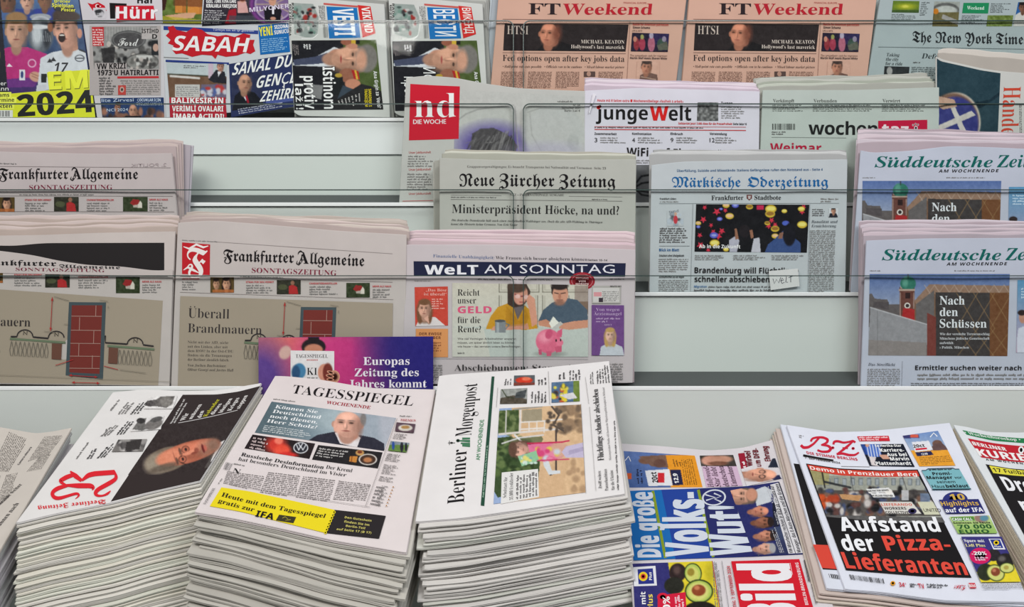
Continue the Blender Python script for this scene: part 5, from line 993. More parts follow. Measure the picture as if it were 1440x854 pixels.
im.poly([(757, 452), (764, 436), (776, 426), (796, 419), (812, 422), (826, 436), (827, 452), (800, 458), (776, 456)], (78, 94, 110)).poly([(775, 404), (782, 399), (796, 399), (799, 408), (798, 416), (776, 414)], (44, 38, 38)).ell(788, 414, 11, 14, (208, 152, 128), .12).ell(787, 402, 12, 6, (48, 40, 40), .3).line([(780, 412), (785, 413)], 1.2, (60, 44, 40)).line([(789, 413), (795, 412)], 1.2, (60, 44, 40)).ell(787, 417, 2, 4, (180, 120, 98), .6).line([(783, 422), (791, 422)], 1.2, (130, 80, 74)).ell(787, 426, 7, 4, (150, 108, 92), .8)
im.poly([(757, 452), (768, 449), (778, 456), (774, 461), (758, 458)], (200, 142, 116)).poly([(786, 456), (806, 452), (827, 450), (827, 461), (800, 464), (786, 462)], (206, 148, 122)).poly([(772, 455), (778, 445), (786, 454), (776, 462)], (232, 232, 222)).poly([(776, 462), (788, 452), (792, 456), (780, 464)], (190, 190, 186))
im.ell(774, 498, 20, 4, (150, 156, 150), .8).ell(771, 480, 17.5, 17, (222, 108, 138), .08).ell(766, 474, 9, 8, (240, 150, 172), .9).poly([(784, 466), (791, 462), (790, 474), (782, 474)], (214, 96, 128)).ell(772, 470, 5, 7, (206, 88, 122), .3, 20).poly([(757, 492), (762, 492), (762, 499), (758, 499)], (196, 86, 116)).poly([(768, 494), (776, 494), (775, 501), (769, 501)], (206, 92, 122)).poly([(780, 488), (790, 486), (790, 495), (782, 496)], (206, 92, 122)).ell(787, 482, 5, 5, (230, 122, 150), .2).ell(782, 479, 1.1, 2, (40, 30, 34), .2).ell(788.5, 478.5, .9, 1.8, (40, 30, 34), .2)
p.pic('photo', [(636, 398), (827, 401), (827, 502), (636, 502)], im, 1.5)
for t, y, w, f, c, h in (('Reicht', 416, 31, 's', K, 9), ('unser', 427, 26, 's', K, 9), ('GELD', 440.5, 48, 'X', (222, 92, 130), 9.5), ('für die', 454.5, 32, 's', K, 9), ('Rente?', 467.5, 33, 's', K, 9)): p.txt('headline', t, (643.5, y), (643.5+w, y), h, f, c)
for i, t in enumerate(('Wie viel Vermögen Arbeitnehmer ansparen', 'müssen, um später ähnlich leben zu können', 'wie heute – das verraten unsere Berechnungen')): p.txt('body_text', t, (643.5, 478+i*5.4), (643.5+(82, 80, 88)[i], 478+i*5.4), 3, 'n', (90, 84, 84))
p.txt('body_text', 'Seite 23', (643.5, 498), (653, 498), 2.4, 'B', DG)
p.fill('photo', [(832.5, 402), (873, 402), (873, 427), (832.5, 427)], (176, 172, 168)); p.fill('photo', [(834, 405), (871, 405), (871, 425), (834, 425)], (206, 202, 200)); p.body('photo', [(847, 409), (870, 409), (870, 424), (847, 424)], 6, GR); p.box('photo', 835, 411, 846, 417, (214, 150, 156)); p.box('photo', 842, 419, 848, 425, (60, 50, 60)); p.txt('photo', 'HEUTE MIT', (858, 404), (874, 404), 2.2, 'B', K)
im = Img(831, 428, 879, 502, (112, 74, 134)).poly([(843, 501), (845, 488), (854, 483), (864, 483), (875, 488), (878, 501)], (196, 202, 210)).face(858, 472, 6.5, 9, 0, (226, 184, 164), (190, 156, 96), 'long'); p.pic('advert', [(832, 429), (877.5, 429.5), (877.5, 500), (832, 500)], im, 1.4)
p.txt('advert', 'Von wegen', (838, 437.5), (871, 437.5), 4.2, 's', (196, 170, 206)); p.txt('advert', 'Ärztemangel', (835, 443.5), (874, 443.5), 4.2, 's', (196, 170, 206)); p.body('advert', [(838, 446), (872, 446), (872, 454), (838, 454)], 2, (186, 160, 196)); p.txt('advert', 'Seite 3', (850, 458), (860, 458), 2.2, 'B', (186, 160, 196))
p.rule('body_text', (583, 504), (827, 505), .5, (150, 146, 144)); p.txt('headline', 'Abschiebungen: Stamp dringt', (639, 521.5), (836, 521.5), 8.5, 's', (44, 42, 44)); p.body('body_text', [(636, 526), (826, 526), (826, 540), (636, 540)], 5, GR); p.body('body_text', [(583, 512), (622, 512), (622, 538), (583, 538)], 8, GR); p.body('body_text', [(840, 510), (876, 510), (876, 538), (840, 538)], 8, GR)
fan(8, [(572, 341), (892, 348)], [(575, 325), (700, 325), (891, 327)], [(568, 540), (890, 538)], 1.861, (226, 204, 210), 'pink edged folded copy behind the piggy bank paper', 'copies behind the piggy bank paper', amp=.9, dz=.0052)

# flyer
p = page('flyer', 'glossy landscape poster card fading from orange to violet with white serif slogan', 'flyer', [(363.5, 475), (609, 473.5)], [(364, 628), (609, 628)], frontal(1.838, 9, .0004), (70, 40, 120), th=.0012, leaves=1, sheet='card', material=None)
p.ink = GLOSS
im = Img(362, 472, 611, 630, (60, 40, 130)).grad((236, 150, 70), (38, 30, 122), 'x', 370, 590)
im.ell(400, 500, 70, 60, (226, 110, 120), .9, al=.7).ell(478, 520, 62, 70, (204, 50, 130), .9, al=.85).ell(366, 540, 40, 60, (60, 50, 150), .9, al=.8).ell(590, 500, 70, 70, (34, 28, 116), .8, al=.8)
im.ell(441, 488, 17, 12, (30, 22, 26), .1).ell(441, 476, 8, 7, (30, 22, 26), .1).ell(441, 492, 13, 8, (196, 130, 104), .2).ell(401, 496, 8, 10, (206, 170, 160), .3, 30)
p.pic('picture', [(363.5, 475), (609, 473.5), (609, 628), (364, 628)], im, .7)
im = Img(406, 490, 472, 560, (228, 226, 226)).ell(421, 522, 9, 11, (70, 130, 170), .2).ell(416, 524, 6, 10, (40, 80, 120), .4).ell(456, 524, 9, 12, (214, 150, 126), .15).ell(461, 524, 7, 13, (120, 50, 40), .25); p.pic('picture', [(408.6, 493), (470, 494), (470, 560), (408.6, 560)], im, 1.3)
p.txt('picture', 'TAGESSPIEGEL', (416, 503.5), (461, 503.5), 5, 's', K); p.txt('picture', 'WOCHENENDE', (431, 507.5), (447, 507.5), 2, 'B', (190, 60, 60)); p.txt('picture', 'KI', (431.5, 527.5), (446, 527.5), 10, 's', K); p.body('picture', [(432, 530), (447, 530), (447, 538), (432, 538)], 3, DG)
im = Img(458, 518, 480, 545, (206, 60, 130)); p.disc('picture', 470, 530, 8, 9, (222, 160, 132)); p.disc('picture', 465, 524, 5.5, 2.2, (226, 166, 138), 20); p.disc('picture', 464, 529, 6, 2.2, (220, 156, 130), 12); p.disc('picture', 464.5, 534, 5.5, 2.2, (214, 150, 124), 5)
for t, y, a, b in (('Europas', 513.5, 511, 576), ('Zeitung des', 529.5, 498.5, 589), ('Jahres kommt', 545.5, 490, 600)): p.txt('slogan', t, (a, y), (b, y-.4), 11, 'S', (240, 236, 244))

# ================================================================= stacks on the counter
def up_off(p, k): return k
# far left, back page up
s0 = page('newspaper', 'newspaper lying back page up at far left, full of small sideways text', 'newspaper', [(-70, 588), (0, 601), (50, 610), (75, 607), (100, 602)], [(-190, 860), (-60, 875)], lying(588, seed=1), (206, 198, 190), th=.004, leaves=3, quad=[(-70, 588), (100, 602), (-60, 875), (-190, 860)])
def colq(p, xa, ya, xb, yb, xc, yc_, xd, yd, n, c=(112, 106, 102)): p.body('body_text', [(xa, ya), (xb, yb), (xc, yc_), (xd, yd)], n, c)
colq(s0, -14, 662, 12, 607, 40, 618, 12, 664, 12); colq(s0, 38, 650, 62, 614, 90, 612, 68, 640, 12); colq(s0, -10, 720, 8, 668, 28, 664, 12, 700, 8); colq(s0, 36, 664, 54, 644, 72, 638, 58, 660, 8); colq(s0, -20, 700, -6, 672, 4, 668, -8, 700, 4)
s0.txt('headline', 'Camera-obscura', (27, 654), (45, 629), 3, 'B', DG, rot='-u'); s0.txt('headline', 'der Ukraine weiter', (-12, 722), (32, 681), 6, 's', K, rot='-u'); s0.txt('headline', 'Schaubühnen nach', (-16, 760), (27, 708), 6.5, 's', K, rot='-u')
stack(s0, 14, .0068, (186, 184, 186), 'folded newspaper in the pile under the back page at far left', 'pile under the back page at far left', jit=.003)

# red B paper (dark portrait)
p = s1 = page('newspaper', 'landscape newspaper with big red black letter B and dark portrait on top of stack', 'newspaper', [(159, 552), (200, 548), (260, 550), (310, 549), (367, 539)], [(23, 735), (76, 722), (159, 706), (210, 692), (281, 676)], lying(545, seed=2, amp=.001), (226, 223, 222), th=.005, leaves=3, nx=50, quad=[(159, 552), (367, 539), (281, 678), (23, 735)])
p.fill('portrait_photo', None, (54, 46, 46), top=[(257, 555.3), (305, 555), (335, 551), (366, 543)], bot=[(155.6, 705.7), (210, 692), (281, 676)])
im = Img(190, 590, 335, 700, (54, 46, 46))
im.poly([(290, 692), (282, 668), (298, 640), (316, 628), (326, 628), (300, 672)], (84, 78, 76)).poly([(300, 640), (310, 622), (322, 616), (326, 622), (312, 640), (296, 650)], (216, 214, 214))
A = -17
def U(u, v): # along the face (0 crown .. 1 chin), across
    a_ = math.radians(A); return 204+u*108*math.cos(a_)-v*17*math.sin(a_)*-1, 656+u*108*math.sin(a_)+v*17*math.cos(a_)
def EU(u, v, ru, rv, c, soft=.3, al=1.0): x, y = U(u, v); im.ell(x, y, ru*108, rv*17, c, soft, A, al)
EU(.30, 0, .30, 1.0, (120, 106, 92), .12); EU(.17, .1, .17, .82, (150, 138, 122), .5); EU(.60, -.05, .42, .86, (176, 100, 78), .12); EU(.52, -.12, .34, .7, (206, 124, 96), .4); EU(.33, -.1, .17, .62, (222, 140, 110), .5); EU(.70, -.3, .22, .38, (222, 132, 104), .7); EU(.74, .4, .2, .3, (160, 92, 72), .8)
EU(.28, .66, .2, .28, (96, 84, 74), .6, .8); EU(.86, .1, .14, .66, (150, 116, 98), .8, .6); EU(.93, -.1, .08, .5, (132, 104, 90), .8, .8)
for v in (-.42, .42):
    EU(.455, v, .018, .30, (84, 62, 54), .5, .8); EU(.53, v, .055, .32, (92, 54, 46), .2, .75); EU(.53, v, .042, .24, (190, 112, 88), .3); EU(.535, v, .016, .14, (60, 40, 38), .5)
im.line([U(.50, -.12), U(.50, .12)], 1.2, (80, 50, 44)); im.line([U(.53, .72), U(.60, 1.0)], 1.2, (60, 44, 40))
EU(.62, 0, .11, .15, (226, 144, 116), .6); EU(.67, .17, .035, .1, (140, 74, 60), .7); EU(.70, -.02, .03, .2, (130, 66, 54), .7, .8); EU(.79, 0, .017, .38, (110, 46, 46), .5); EU(.82, 0, .02, .26, (190, 104, 90), .6); EU(.46, -.2, .004, .3, (150, 88, 70), .8); EU(.40, 0, .006, .5, (170, 100, 80), .8)
im.noise(5, 2, (200, 612, 316, 668))
p.pic('portrait_photo', None, im, 1.1, top=[(230, 595), (270, 592), (334, 590)], bot=[(180, 668), (240, 668), (292, 658)])
p.rule('headline', (250.7, 595), (334, 577), .8, (200, 196, 196), bow=1)
Wc = (234, 230, 228)
for t, a, b, h, c in (('Steuert auf das Aus zu?', (241.6, 595.8), (260.7, 561.3), 3, Wc), ('ein Kommentar dazu', (246, 595), (263.4, 566.8), 3, Wc), ('Wir', (259.8, 591.3), (266, 581), 7, Wc), ('müssen', (269.8, 589.5), (284.3, 568.6), 6, Wc), ('den', (282.5, 587.6), (287, 577.7), 6, Wc), ('Kalender', (290.7, 585.8), (309.7, 561.3), 6, (196, 190, 50)), ('dieses', (300.6, 583), (312.4, 567.7), 6, Wc), ('blutigen', (312.4, 580.4), (327, 560.4), 6, Wc), ('Krieges', (325, 577.7), (337, 559.5), 6, Wc), ('stoppen', (337, 575), (348.7, 556), 6, Wc)): p.txt('headline', t, a, b, h, 'S', c, rot='-u')
RD = (220, 40, 52)
def B_(pts, w): p.line('masthead', [(20+x/7.117, 620+y/7.117) for x, y in pts], [a/7.117 for a in w], RD, smooth=True)
B_([(560, 305), (610, 350), (675, 400)], [14, 50, 34]); B_([(675, 400), (740, 345), (800, 330), (1005, 315)], [20, 48, 50, 48]); B_([(1000, 300), (1030, 375), (960, 420), (830, 490), (800, 530), (830, 555), (900, 550), (945, 525), (965, 500)], [14, 36, 44, 40, 40, 26, 14, 34, 6]); B_([(590, 340), (520, 365), (460, 400), (480, 425), (520, 442)], [40, 44, 40, 30, 14]); B_([(500, 445), (640, 450), (770, 450), (795, 470), (780, 495)], [20, 50, 48, 44, 4]); B_([(530, 448), (430, 475), (370, 520), (390, 570), (440, 580), (540, 550), (640, 520), (662, 545), (610, 582)], [30, 44, 34, 40, 36, 26, 26, 22, 4])
p.txt('masthead', 'Berliner Zeitung', (148, 702.5), (53, 712.5), 5.6, 'F', RD, up=(.12, .98))
for q in ([(79, 655), (152, 560), (154, 558), (82, 652)],): pass
for a, b, n, c in (((105, 646), (123, 621), 1, GR), ((121, 646), (133, 624), 2, DG), ((135, 645), (155, 622), 3, K), ((140, 614), (160, 595), 3, GR), ((162, 612), (180, 590), 3, K), ((145, 614), (148, 600), 1, GR), ((164, 583), (180, 563), 3, GR), ((182, 583), (202, 558), 3, K), ((153, 578), (171, 555), 1, GR)):
    a = np.array(a, float); b = np.array(b, float); r = p.axis(a, 'u'); p.body('body_text', [a, b, b+r*(n*4.3), a+r*(n*4.3)], n, c, .35, weight=1.1)
BG = (224, 221, 220)
im = Img(153, 612, 210, 640, (120, 116, 114)).blobs(40, (155, 616, 206, 636), 4, [(60, 58, 58), (190, 186, 184), (90, 86, 86), (150, 146, 144)]).poly([(178, 622), (200, 617), (196, 632), (176, 634)], (60, 56, 56)); p.pic('small_photo', [(166.3, 618.5), (207, 617.6), (200.8, 634.8), (157, 635.7)], im, 1.3)
im = Img(180, 582, 232, 608, BG).poly([(186, 604), (196, 590), (206, 588), (204, 596), (210, 602), (200, 606)], (110, 108, 106)).ell(216, 597, 13, 7, (120, 116, 114), .2, -20).ell(220, 590, 9, 3.5, (90, 88, 88), .2, -15).ell(198, 592, 6, 4, (60, 58, 58)).noise(14, 2, (186, 586, 230, 605)); p.pic('small_photo', [(194, 586), (231, 584), (226, 604), (183, 607)], im, 1.3)
im = Img(200, 552, 252, 576, BG).poly([(203, 571), (206, 564), (220, 562), (226, 558), (246, 557), (242, 568), (234, 574), (222, 572)], (104, 100, 98)).ell(211, 568, 7, 4, (80, 76, 76)).ell(234, 565, 9, 7, (130, 126, 122), .3).noise(18, 2, (204, 557, 246, 574)); p.pic('small_photo', [(210, 557), (250, 556), (243, 575), (202, 575)], im, 1.3)
stack(p, 34, .0062, (220, 217, 207), 'folded newspaper in the stack under the red B and dark portrait', 'stack under the red B paper', jit=.0022, shift=lambda k: (.002*math.sin(k*.35), 0, 0), amp=.8)

# yellow banner paper
p = s2 = page('newspaper', 'newspaper with bald man portrait and yellow banner on top of stack', 'newspaper', [(387, 529), (400, 529), (450, 534), (520, 546), (612, 548)], [(274, 720), (330, 729), (400, 744), (470, 760), (571, 777)], lying(530, z=1.818, seed=3, amp=.001), (222, 212, 212), th=.005, leaves=3, nx=50, quad=[(387, 529), (612, 549), (571, 777), (274, 720)])
p.txt('masthead', 'TAGESSPIEGEL', (409.5, 553), (579.7, 571), 12.5, 's', (30, 27, 30), rot='v', bow=.8, h1=14); p.txt('masthead', 'WOCHENENDE', (458.5, 568), (520.3, 575.5), 4.6, 'S', (160, 40, 56), rot='v'); p.body('masthead', [(385, 559.5), (430, 565), (430, 568), (384, 562.5)], 1, GR)
im = Img(350, 560, 565, 640, (96, 114, 122)).grad((86, 104, 112), (160, 176, 188), 'x', 380, 500).rect(500, 560, 565, 640, (150, 156, 166), .6).ell(470, 590, 30, 20, (176, 190, 194), .9, al=.6).ell(545, 590, 12, 40, (186, 186, 196), .8, al=.6).noise(3, 10)
im.poly([(430, 622), (446, 612), (472, 607), (490, 620), (506, 612), (526, 616), (540, 624), (541, 636), (430, 630)], (46, 46, 58)).poly([(471, 609), (480, 606), (500, 610), (507, 616), (502, 630), (478, 624)], (222, 216, 218)).poly([(482, 612), (492, 614), (488, 622)], (200, 150, 130))
im.ell(490, 612, 14, 9, (190, 132, 112), .2).face(489, 597, 20.5, 18, 4, (222, 168, 148), (120, 110, 104), 'bald', look=-.12).ell(511, 590, 4, 9, (120, 112, 108), .5, al=.8).ell(472, 600, 3, 8, (224, 168, 148), .5)
p.pic('portrait_photo', [(382, 564.9), (557.2, 588), (540, 634.4), (358.2, 608.6)], im, 1.4)
for t, a, b in (('Können Sie', (386.4, 574), (445.8, 581.5)), ('Deutschland', (382.8, 580.6), (450.4, 589.2)), ('noch dienen,', (379, 587.3), (445.8, 596)), ('Herr Scholz?', (374.7, 594), (444.8, 603.5))): p.txt('headline', t, a, b, 5, 'S', (234, 236, 238), rot='v')
p.body('headline', [(372.5, 597), (444, 607), (438, 617), (368, 607)], 4, (206, 212, 214), .3)
im = Img(342, 609, 446, 647, (40, 32, 34)).ell(388, 626, 14, 12, (206, 60, 50), .9).ell(397, 634, 12, 9, (230, 80, 60), .6).ell(404, 641, 14, 5, (206, 50, 46), .6).ell(392, 620, 6, 5, (236, 120, 100), .5).ell(423, 630, 10.5, 8, (214, 216, 220), .08).ell(423, 630, 9, 6.7, (44, 44, 52), .08)
im.line([(417, 626), (420, 633), (423, 628), (426, 633), (430, 626)], 1.3, (220, 222, 226)).line([(420, 624), (422.5, 629), (425.5, 624)], 1.3, (220, 222, 226)); p.pic('small_photo', [(355.2, 611.2), (443.2, 624), (435, 645.4), (343.7, 630.7)], im, 1.5); p.body('small_photo', [(357, 613), (382, 617), (374, 636), (350, 631)], 4, (196, 176, 176), .4)
im = Img(430, 624, 540, 662, (38, 36, 38)).ell(517.3, 646.4, 13, 8, (206, 200, 194), .08).ell(517.3, 646.4, 11, 6.6, (70, 50, 40), .1).ell(517, 647, 6, 3.5, (180, 120, 80), .5).ell(506, 637, 6, 4, (196, 150, 90), .3).ell(506, 636, 3.5, 2, (120, 60, 40), .3).poly([(492, 642), (503, 642), (501, 651), (491, 649)], (196, 130, 60)).line([(495, 642), (494, 650)], 1, (120, 60, 30)); p.pic('small_photo', [(447.4, 626), (538, 636.4), (531.4, 659), (438.7, 646.4)], im, 1.5); p.body('small_photo', [(450, 629), (492, 634), (484, 648), (443, 642)], 4, (190, 186, 184), .4)
p.txt('headline', 'Russische Desinformation', (338.5, 641), (454.5, 659.5), 5, 'S', K, rot='v', bow=1.2); p.txt('headline', 'Der Kreml', (458, 659), (494.5, 664.3), 5, 's', K, rot='v'); p.txt('headline', 'hat besonders Deutschland im Visier', (334.7, 647.5), (486, 670.3), 5, 's', K, rot='v', bow=1)
for q, n in (([(320, 662), (372.7, 669), (364, 692), (313.8, 680)], 9), ([(377.7, 663), (422.3, 668.5), (415, 700), (365.2, 693)], 12), ([(426.6, 669), (471.7, 674.5), (464, 706.6), (415.8, 700)], 12), ([(476.7, 675.3), (521.8, 681), (513, 707), (468, 702.6)], 11)): p.body('body_text', q, n, (118, 112, 112))
p.txt('body_text', 'N', (325.5, 665), (336, 667), 7.5, 's', K, rot='v'); p.body('body_text', [(329, 650.5), (360, 656), (359, 659), (328, 653.5)], 1, GR)
p.fill('yellow_banner', None, (232, 212, 36), top=[(311.3, 685.6), (350, 691), (400, 702), (470.4, 717.2)], bot=[(295, 712), (340, 720), (390, 733), (457.4, 749.7)])
p.fill('black_banner', None, (44, 40, 42), top=[(470.4, 717.2), (505, 721), (542.6, 725.7)], bot=[(457.4, 749.7), (495, 754), (533, 757.8)])
for i in range(8): p.disc('yellow_banner', 469.8-i*1.75, 720.5+i*4.1, 2.2, 2.2, (232, 212, 36), n=10)
p.txt('yellow_banner', 'Heute mit dem Tagesspiegel', (311, 698), (456.7, 728.5), 6, 'S', K, rot='v', bow=2.2); p.txt('yellow_banner', 'gratis zur', (306.3, 706.5), (356.5, 719.6), 6, 'S', K, rot='v', bow=.6); p.txt('yellow_banner', 'IFA', (358.5, 726), (383.5, 731), 8.5, 'X', K, up=(.42, -.95)); p.fill('yellow_banner', [(392.5, 724), (416.5, 727.4), (412.5, 736), (388, 732)], (60, 56, 40)); p.line('yellow_banner', [(397, 729), (401, 727), (405, 730), (401, 732), (409, 731)], .8, (170, 160, 60))
for t, a, b in (('Den Gutschein', (484.5, 729), (522, 734)), ('finden Sie im', (483.5, 735), (519, 740)), ('Berlin-Teil', (486, 741), (513, 744.6)), ('auf Seite 17 (B 17)', (473, 745.5), (522, 751))): p.txt('black_banner', t, a, b, 3, 'B', (206, 196, 110), rot='v')
p.bars('barcode', [(318, 650), (327, 652), (322, 662), (314, 660)], 8); p.txt('body_text', 'TAGESSPIEGEL', (289, 709.5), (303, 686.5), 3.6, 's', K, rot='-u'); p.body('body_text', [(305, 680), (315, 666), (318, 667), (308, 681)], 1, DG)
p.txt('body_text', 'THEMEN', (562.6, 592), (584.5, 593), 3, 'S', (180, 60, 66), rot='v'); p.body('body_text', [(562, 583.5), (588, 584.5), (588, 587), (562, 586)], 1, GR)
p.pic('small_photo', [(557.6, 594), (584.4, 596.5), (581.7, 609), (555.5, 606.6)], Img(554, 592, 586, 611, (90, 70, 80)).ell(570, 602, 10, 4.5, (206, 200, 190), .2).ell(570, 601, 6, 2.4, (170, 130, 80), .4).noise(8, 3), 1.3); p.pic('small_photo', [(549.5, 620.3), (575.7, 623), (571.7, 636.4), (545.5, 633.8)], Img(544, 618, 578, 638, (100, 130, 66)).rect(544, 618, 578, 626, (130, 140, 150)).ell(553, 627, 2, 6, (50, 80, 150)).ell(565, 629, 2.4, 7, (40, 40, 50)).ell(571, 629, 1.8, 6, (40, 40, 50)).noise(8, 2), 1.3)
for q, n in (([(555, 609), (578, 611), (575, 619), (552, 617)], 4), ([(545, 637), (570, 640), (566, 651), (541, 648)], 5), ([(540, 652), (563, 655), (558, 669), (536, 666)], 6), ([(535, 669), (556, 672), (553, 679), (532, 676)], 3), ([(530, 682), (548, 684), (538, 713), (520, 710)], 6)): p.body('body_text', q, n, (118, 112, 112), .4)
for i in range(7): p.disc('body_text', 553-i*1.6, 685+i*4.4, 1, 1, (206, 150, 90), n=8); p.body('body_text', [(537-i*1.6, 682+i*4.4), (549-i*1.6, 683.5+i*4.4), (548.4-i*1.6, 686+i*4.4), (536.5-i*1.6, 684.6+i*4.4)], 1, GR)
p.rule('body_text', (558.6, 588.4), (514, 712), .6, (150, 142, 142)); p.rule('body_text', (324, 681), (520, 713), .5, (150, 142, 142), bow=1)
def sh2(k):
    if k < 2: return (.003, 0, -.004)
    if k < 9: return (.008+.003*math.sin(k*1.7), -.002, -.03-.004*k)
    return (-.004+.004*math.sin(k*1.3), -.006, -.045-.003*(k-9))
stack(p, 25, .0066, (192, 188, 180), 'folded newspaper in the stack under the yellow banner paper', 'stack under the yellow banner paper', jit=.004, shift=sh2, amp=1.6)

# sideways paper with playground photo
p = s3 = page('newspaper', 'sideways newspaper with green band and playground photo of child on top of stack', 'newspaper', [(618, 529), (630, 527), (740, 520), (856, 508)], [(585, 733), (650, 728), (760, 712), (878, 694)], lying(518, z=1.815, seed=4, amp=.001), (226, 222, 222), th=.005, leaves=3, nx=50, quad=[(620, 527), (856, 508), (878, 696), (586, 734)])
p.txt('masthead', 'Berliner', (652.8, 706.5), (656.7, 631), 24, 's', K, rot='-u', h1=22); p.txt('masthead', 'Morgenpost', (663, 612), (671.6, 539), 23, 's', K, rot='-u', h1=20)
for pts in ([(661, 629), (650, 628), (650, 625), (661, 625.5)], [(661, 627.5), (648, 624.5), (648, 622.5), (661, 623)], [(661, 622.5), (642, 620.5), (642, 619.2), (661, 618.8)], [(661, 618), (650, 618.5), (650, 615.5), (661, 615.5)]): p.poly('masthead', pts, (70, 120, 90))
p.disc('masthead', 644, 619.8, 2.6, 2.2, (50, 70, 60)); p.disc('masthead', 635, 623, 2, 1.4, (60, 60, 60)); p.line('masthead', [(630, 623), (640, 623)], .8, (60, 60, 60)); p.line('masthead', [(632, 620), (632, 626)], .8, (60, 60, 60))
p.txt('masthead', 'AM WOCHENENDE', (674.7, 647), (680.6, 590), 5.6, 'N', (70, 140, 100), rot='-u'); p.txt('masthead', 'AM WOCHENENDE', (674.9, 647), (680.8, 590), 5.6, 'n', (90, 150, 112), rot='-u')
p.fill('masthead', [(691.4, 529.6), (695.3, 529.6), (681, 711.7), (676, 711)], (40, 76, 60)); p.body('masthead', [(677.5, 700), (685, 610), (688, 610), (680.5, 700)], 1, (150, 180, 160))
im = Img(690, 566, 828, 712, (212, 178, 140)).noise(7, 4)
g = im
im.poly([(690, 712), (702, 574), (720, 572), (716, 620), (712, 640), (706, 712)], (150, 170, 206)).poly([(700, 616), (718, 614), (732, 640), (760, 640), (756, 690), (700, 700), (694, 690)], (60, 78, 48)).blobs(90, (698, 618, 750, 690), 4, [(46, 62, 36), (84, 104, 60), (60, 80, 46), (100, 118, 72)]).poly([(702, 578), (730, 576), (730, 610), (700, 612)], (84, 100, 60)).blobs(50, (703, 580, 728, 610), 3.4, [(60, 78, 44), (110, 124, 80), (80, 96, 56)]).poly([(718, 616), (762, 614), (764, 618), (760, 626), (724, 626)], (90, 100, 70), .8)
im.poly([(756, 664), (800, 640), (790, 700), (760, 700)], (196, 160, 124), .4).blobs(26, (786, 570, 822, 608), 5, [(110, 92, 76), (150, 124, 98), (130, 108, 86)]).blobs(10, (800, 640, 822, 690), 4, [(176, 144, 112)])
im.line([(702, 611), (756, 606), (790, 603)], 3, (214, 206, 200)).line([(732, 576), (731, 608)], 3, (214, 206, 200)).line([(712, 578), (711, 610)], 1.8, (200, 196, 190)).line([(733, 594), (770, 592), (790, 590)], 2, (222, 216, 210)).line([(733, 604), (766, 602)], 2, (222, 216, 210)).line([(744, 595), (744, 606)], 1.6, (222, 216, 210)).line([(755, 594), (755, 606)], 1.6, (222, 216, 210)).line([(766, 593), (765, 608)], 1.6, (222, 216, 210)).line([(724, 576), (762, 572)], 2, (150, 146, 140)).poly([(734, 577), (762, 575), (762, 592), (734, 593)], (120, 124, 110), .6).line([(776, 572), (786, 584), (778, 598), (792, 606)], 2.5, (80, 70, 64)).blobs(14, (770, 576, 790, 606), 3, [(90, 78, 68)]).line([(706, 624), (730, 616), (764, 612)], 2, (206, 204, 204)).line([(724, 612), (734, 622)], 2.4, (220, 220, 222))
im.line([(782, 606), (782, 664), (774, 668)], 2.4, (70, 60, 58)).poly([(764, 645), (770, 645), (776, 662), (788, 662), (788, 666), (772, 668), (764, 654)], (206, 210, 214))
im.face(730, 632.5, 9.5, 11, -90, (222, 172, 152), (96, 70, 58), 'long').ell(721, 632, 6, 11, (96, 70, 58), .3)
im.poly([(742, 626), (770, 622), (790, 626), (799, 634), (790, 644), (766, 650), (748, 646)], (216, 110, 150)).ell(786, 633, 14, 11, (206, 160, 140), .4).poly([(796, 628), (822, 622), (824, 644), (796, 644), (790, 636)], (190, 180, 206)).blobs(14, (754, 628, 784, 646), 4, [(224, 130, 160), (214, 190, 80), (196, 200, 210), (206, 70, 120)]).poly([(728, 642), (754, 634), (758, 648), (734, 656)], (140, 190, 150)).blobs(12, (732, 640, 754, 652), 2.4, [(220, 210, 120), (200, 220, 210), (120, 160, 180)]).line([(742, 624), (790, 622), (800, 620)], 2, (190, 40, 80)).line([(756, 648), (800, 646)], 1.6, (190, 60, 96)).poly([(800, 634), (822, 628), (822, 634), (800, 640)], (160, 150, 180), .7)
p.pic('main_photo', [(702.2, 574.7), (817, 569), (823.5, 692.6), (694, 709)], im, 1.35)
p.fill('caption_box', [(705.6, 664.8), (756.6, 659.7), (757.9, 699), (704.3, 709)], (222, 220, 218))
p.txt('caption_box', 'Schulstart für', (712, 700), (713.5, 671), 5, 's', K, rot='-u'); p.txt('caption_box', '35.000 Erstklässler', (721.5, 703), (721.5, 665), 5, 's', K, rot='-u')
p.body('caption_box', [(725, 703), (726, 665), (756, 661.5), (756, 697)], 7, DG, .2, weight=1.1)
p.pic('small_photo', [(723, 528.3), (752, 527.6), (752, 541.2), (722.3, 542.5)], Img(721, 526, 754, 544, (90, 96, 100)).ell(737, 535, 12, 4.5, (206, 60, 40), .2).ell(740, 533, 6, 2.5, (230, 120, 90), .5).rect(721, 538, 754, 544, (120, 60, 50)).noise(8, 3), 1.4)
p.pic('small_photo', [(704.3, 547.6), (741.6, 545.8), (741, 567.5), (703, 568.2)], Img(702, 544, 743, 570, (150, 152, 148)).poly([(704, 560), (722, 556), (741, 562), (741, 570), (702, 570)], (80, 72, 62)).poly([(726, 552), (741, 548), (738, 560), (724, 560)], (70, 74, 76)).line([(706, 548), (712, 558), (722, 560)], 1.4, (60, 66, 50)).noise(16, 2.5), 1.4)
p.pic('small_photo', [(775.6, 538), (814.5, 535.5), (815.3, 564.4), (775.6, 566.4)], Img(774, 534, 817, 568, (84, 110, 140)).rect(806, 534, 817, 568, (110, 130, 60)).blobs(26, (777, 540, 796, 566), 3, [(214, 196, 60), (60, 60, 66), (190, 90, 60), (220, 206, 90)]).poly([(786, 556), (806, 552), (812, 560), (800, 562)], (206, 204, 206)).noise(10, 3), 1.4)
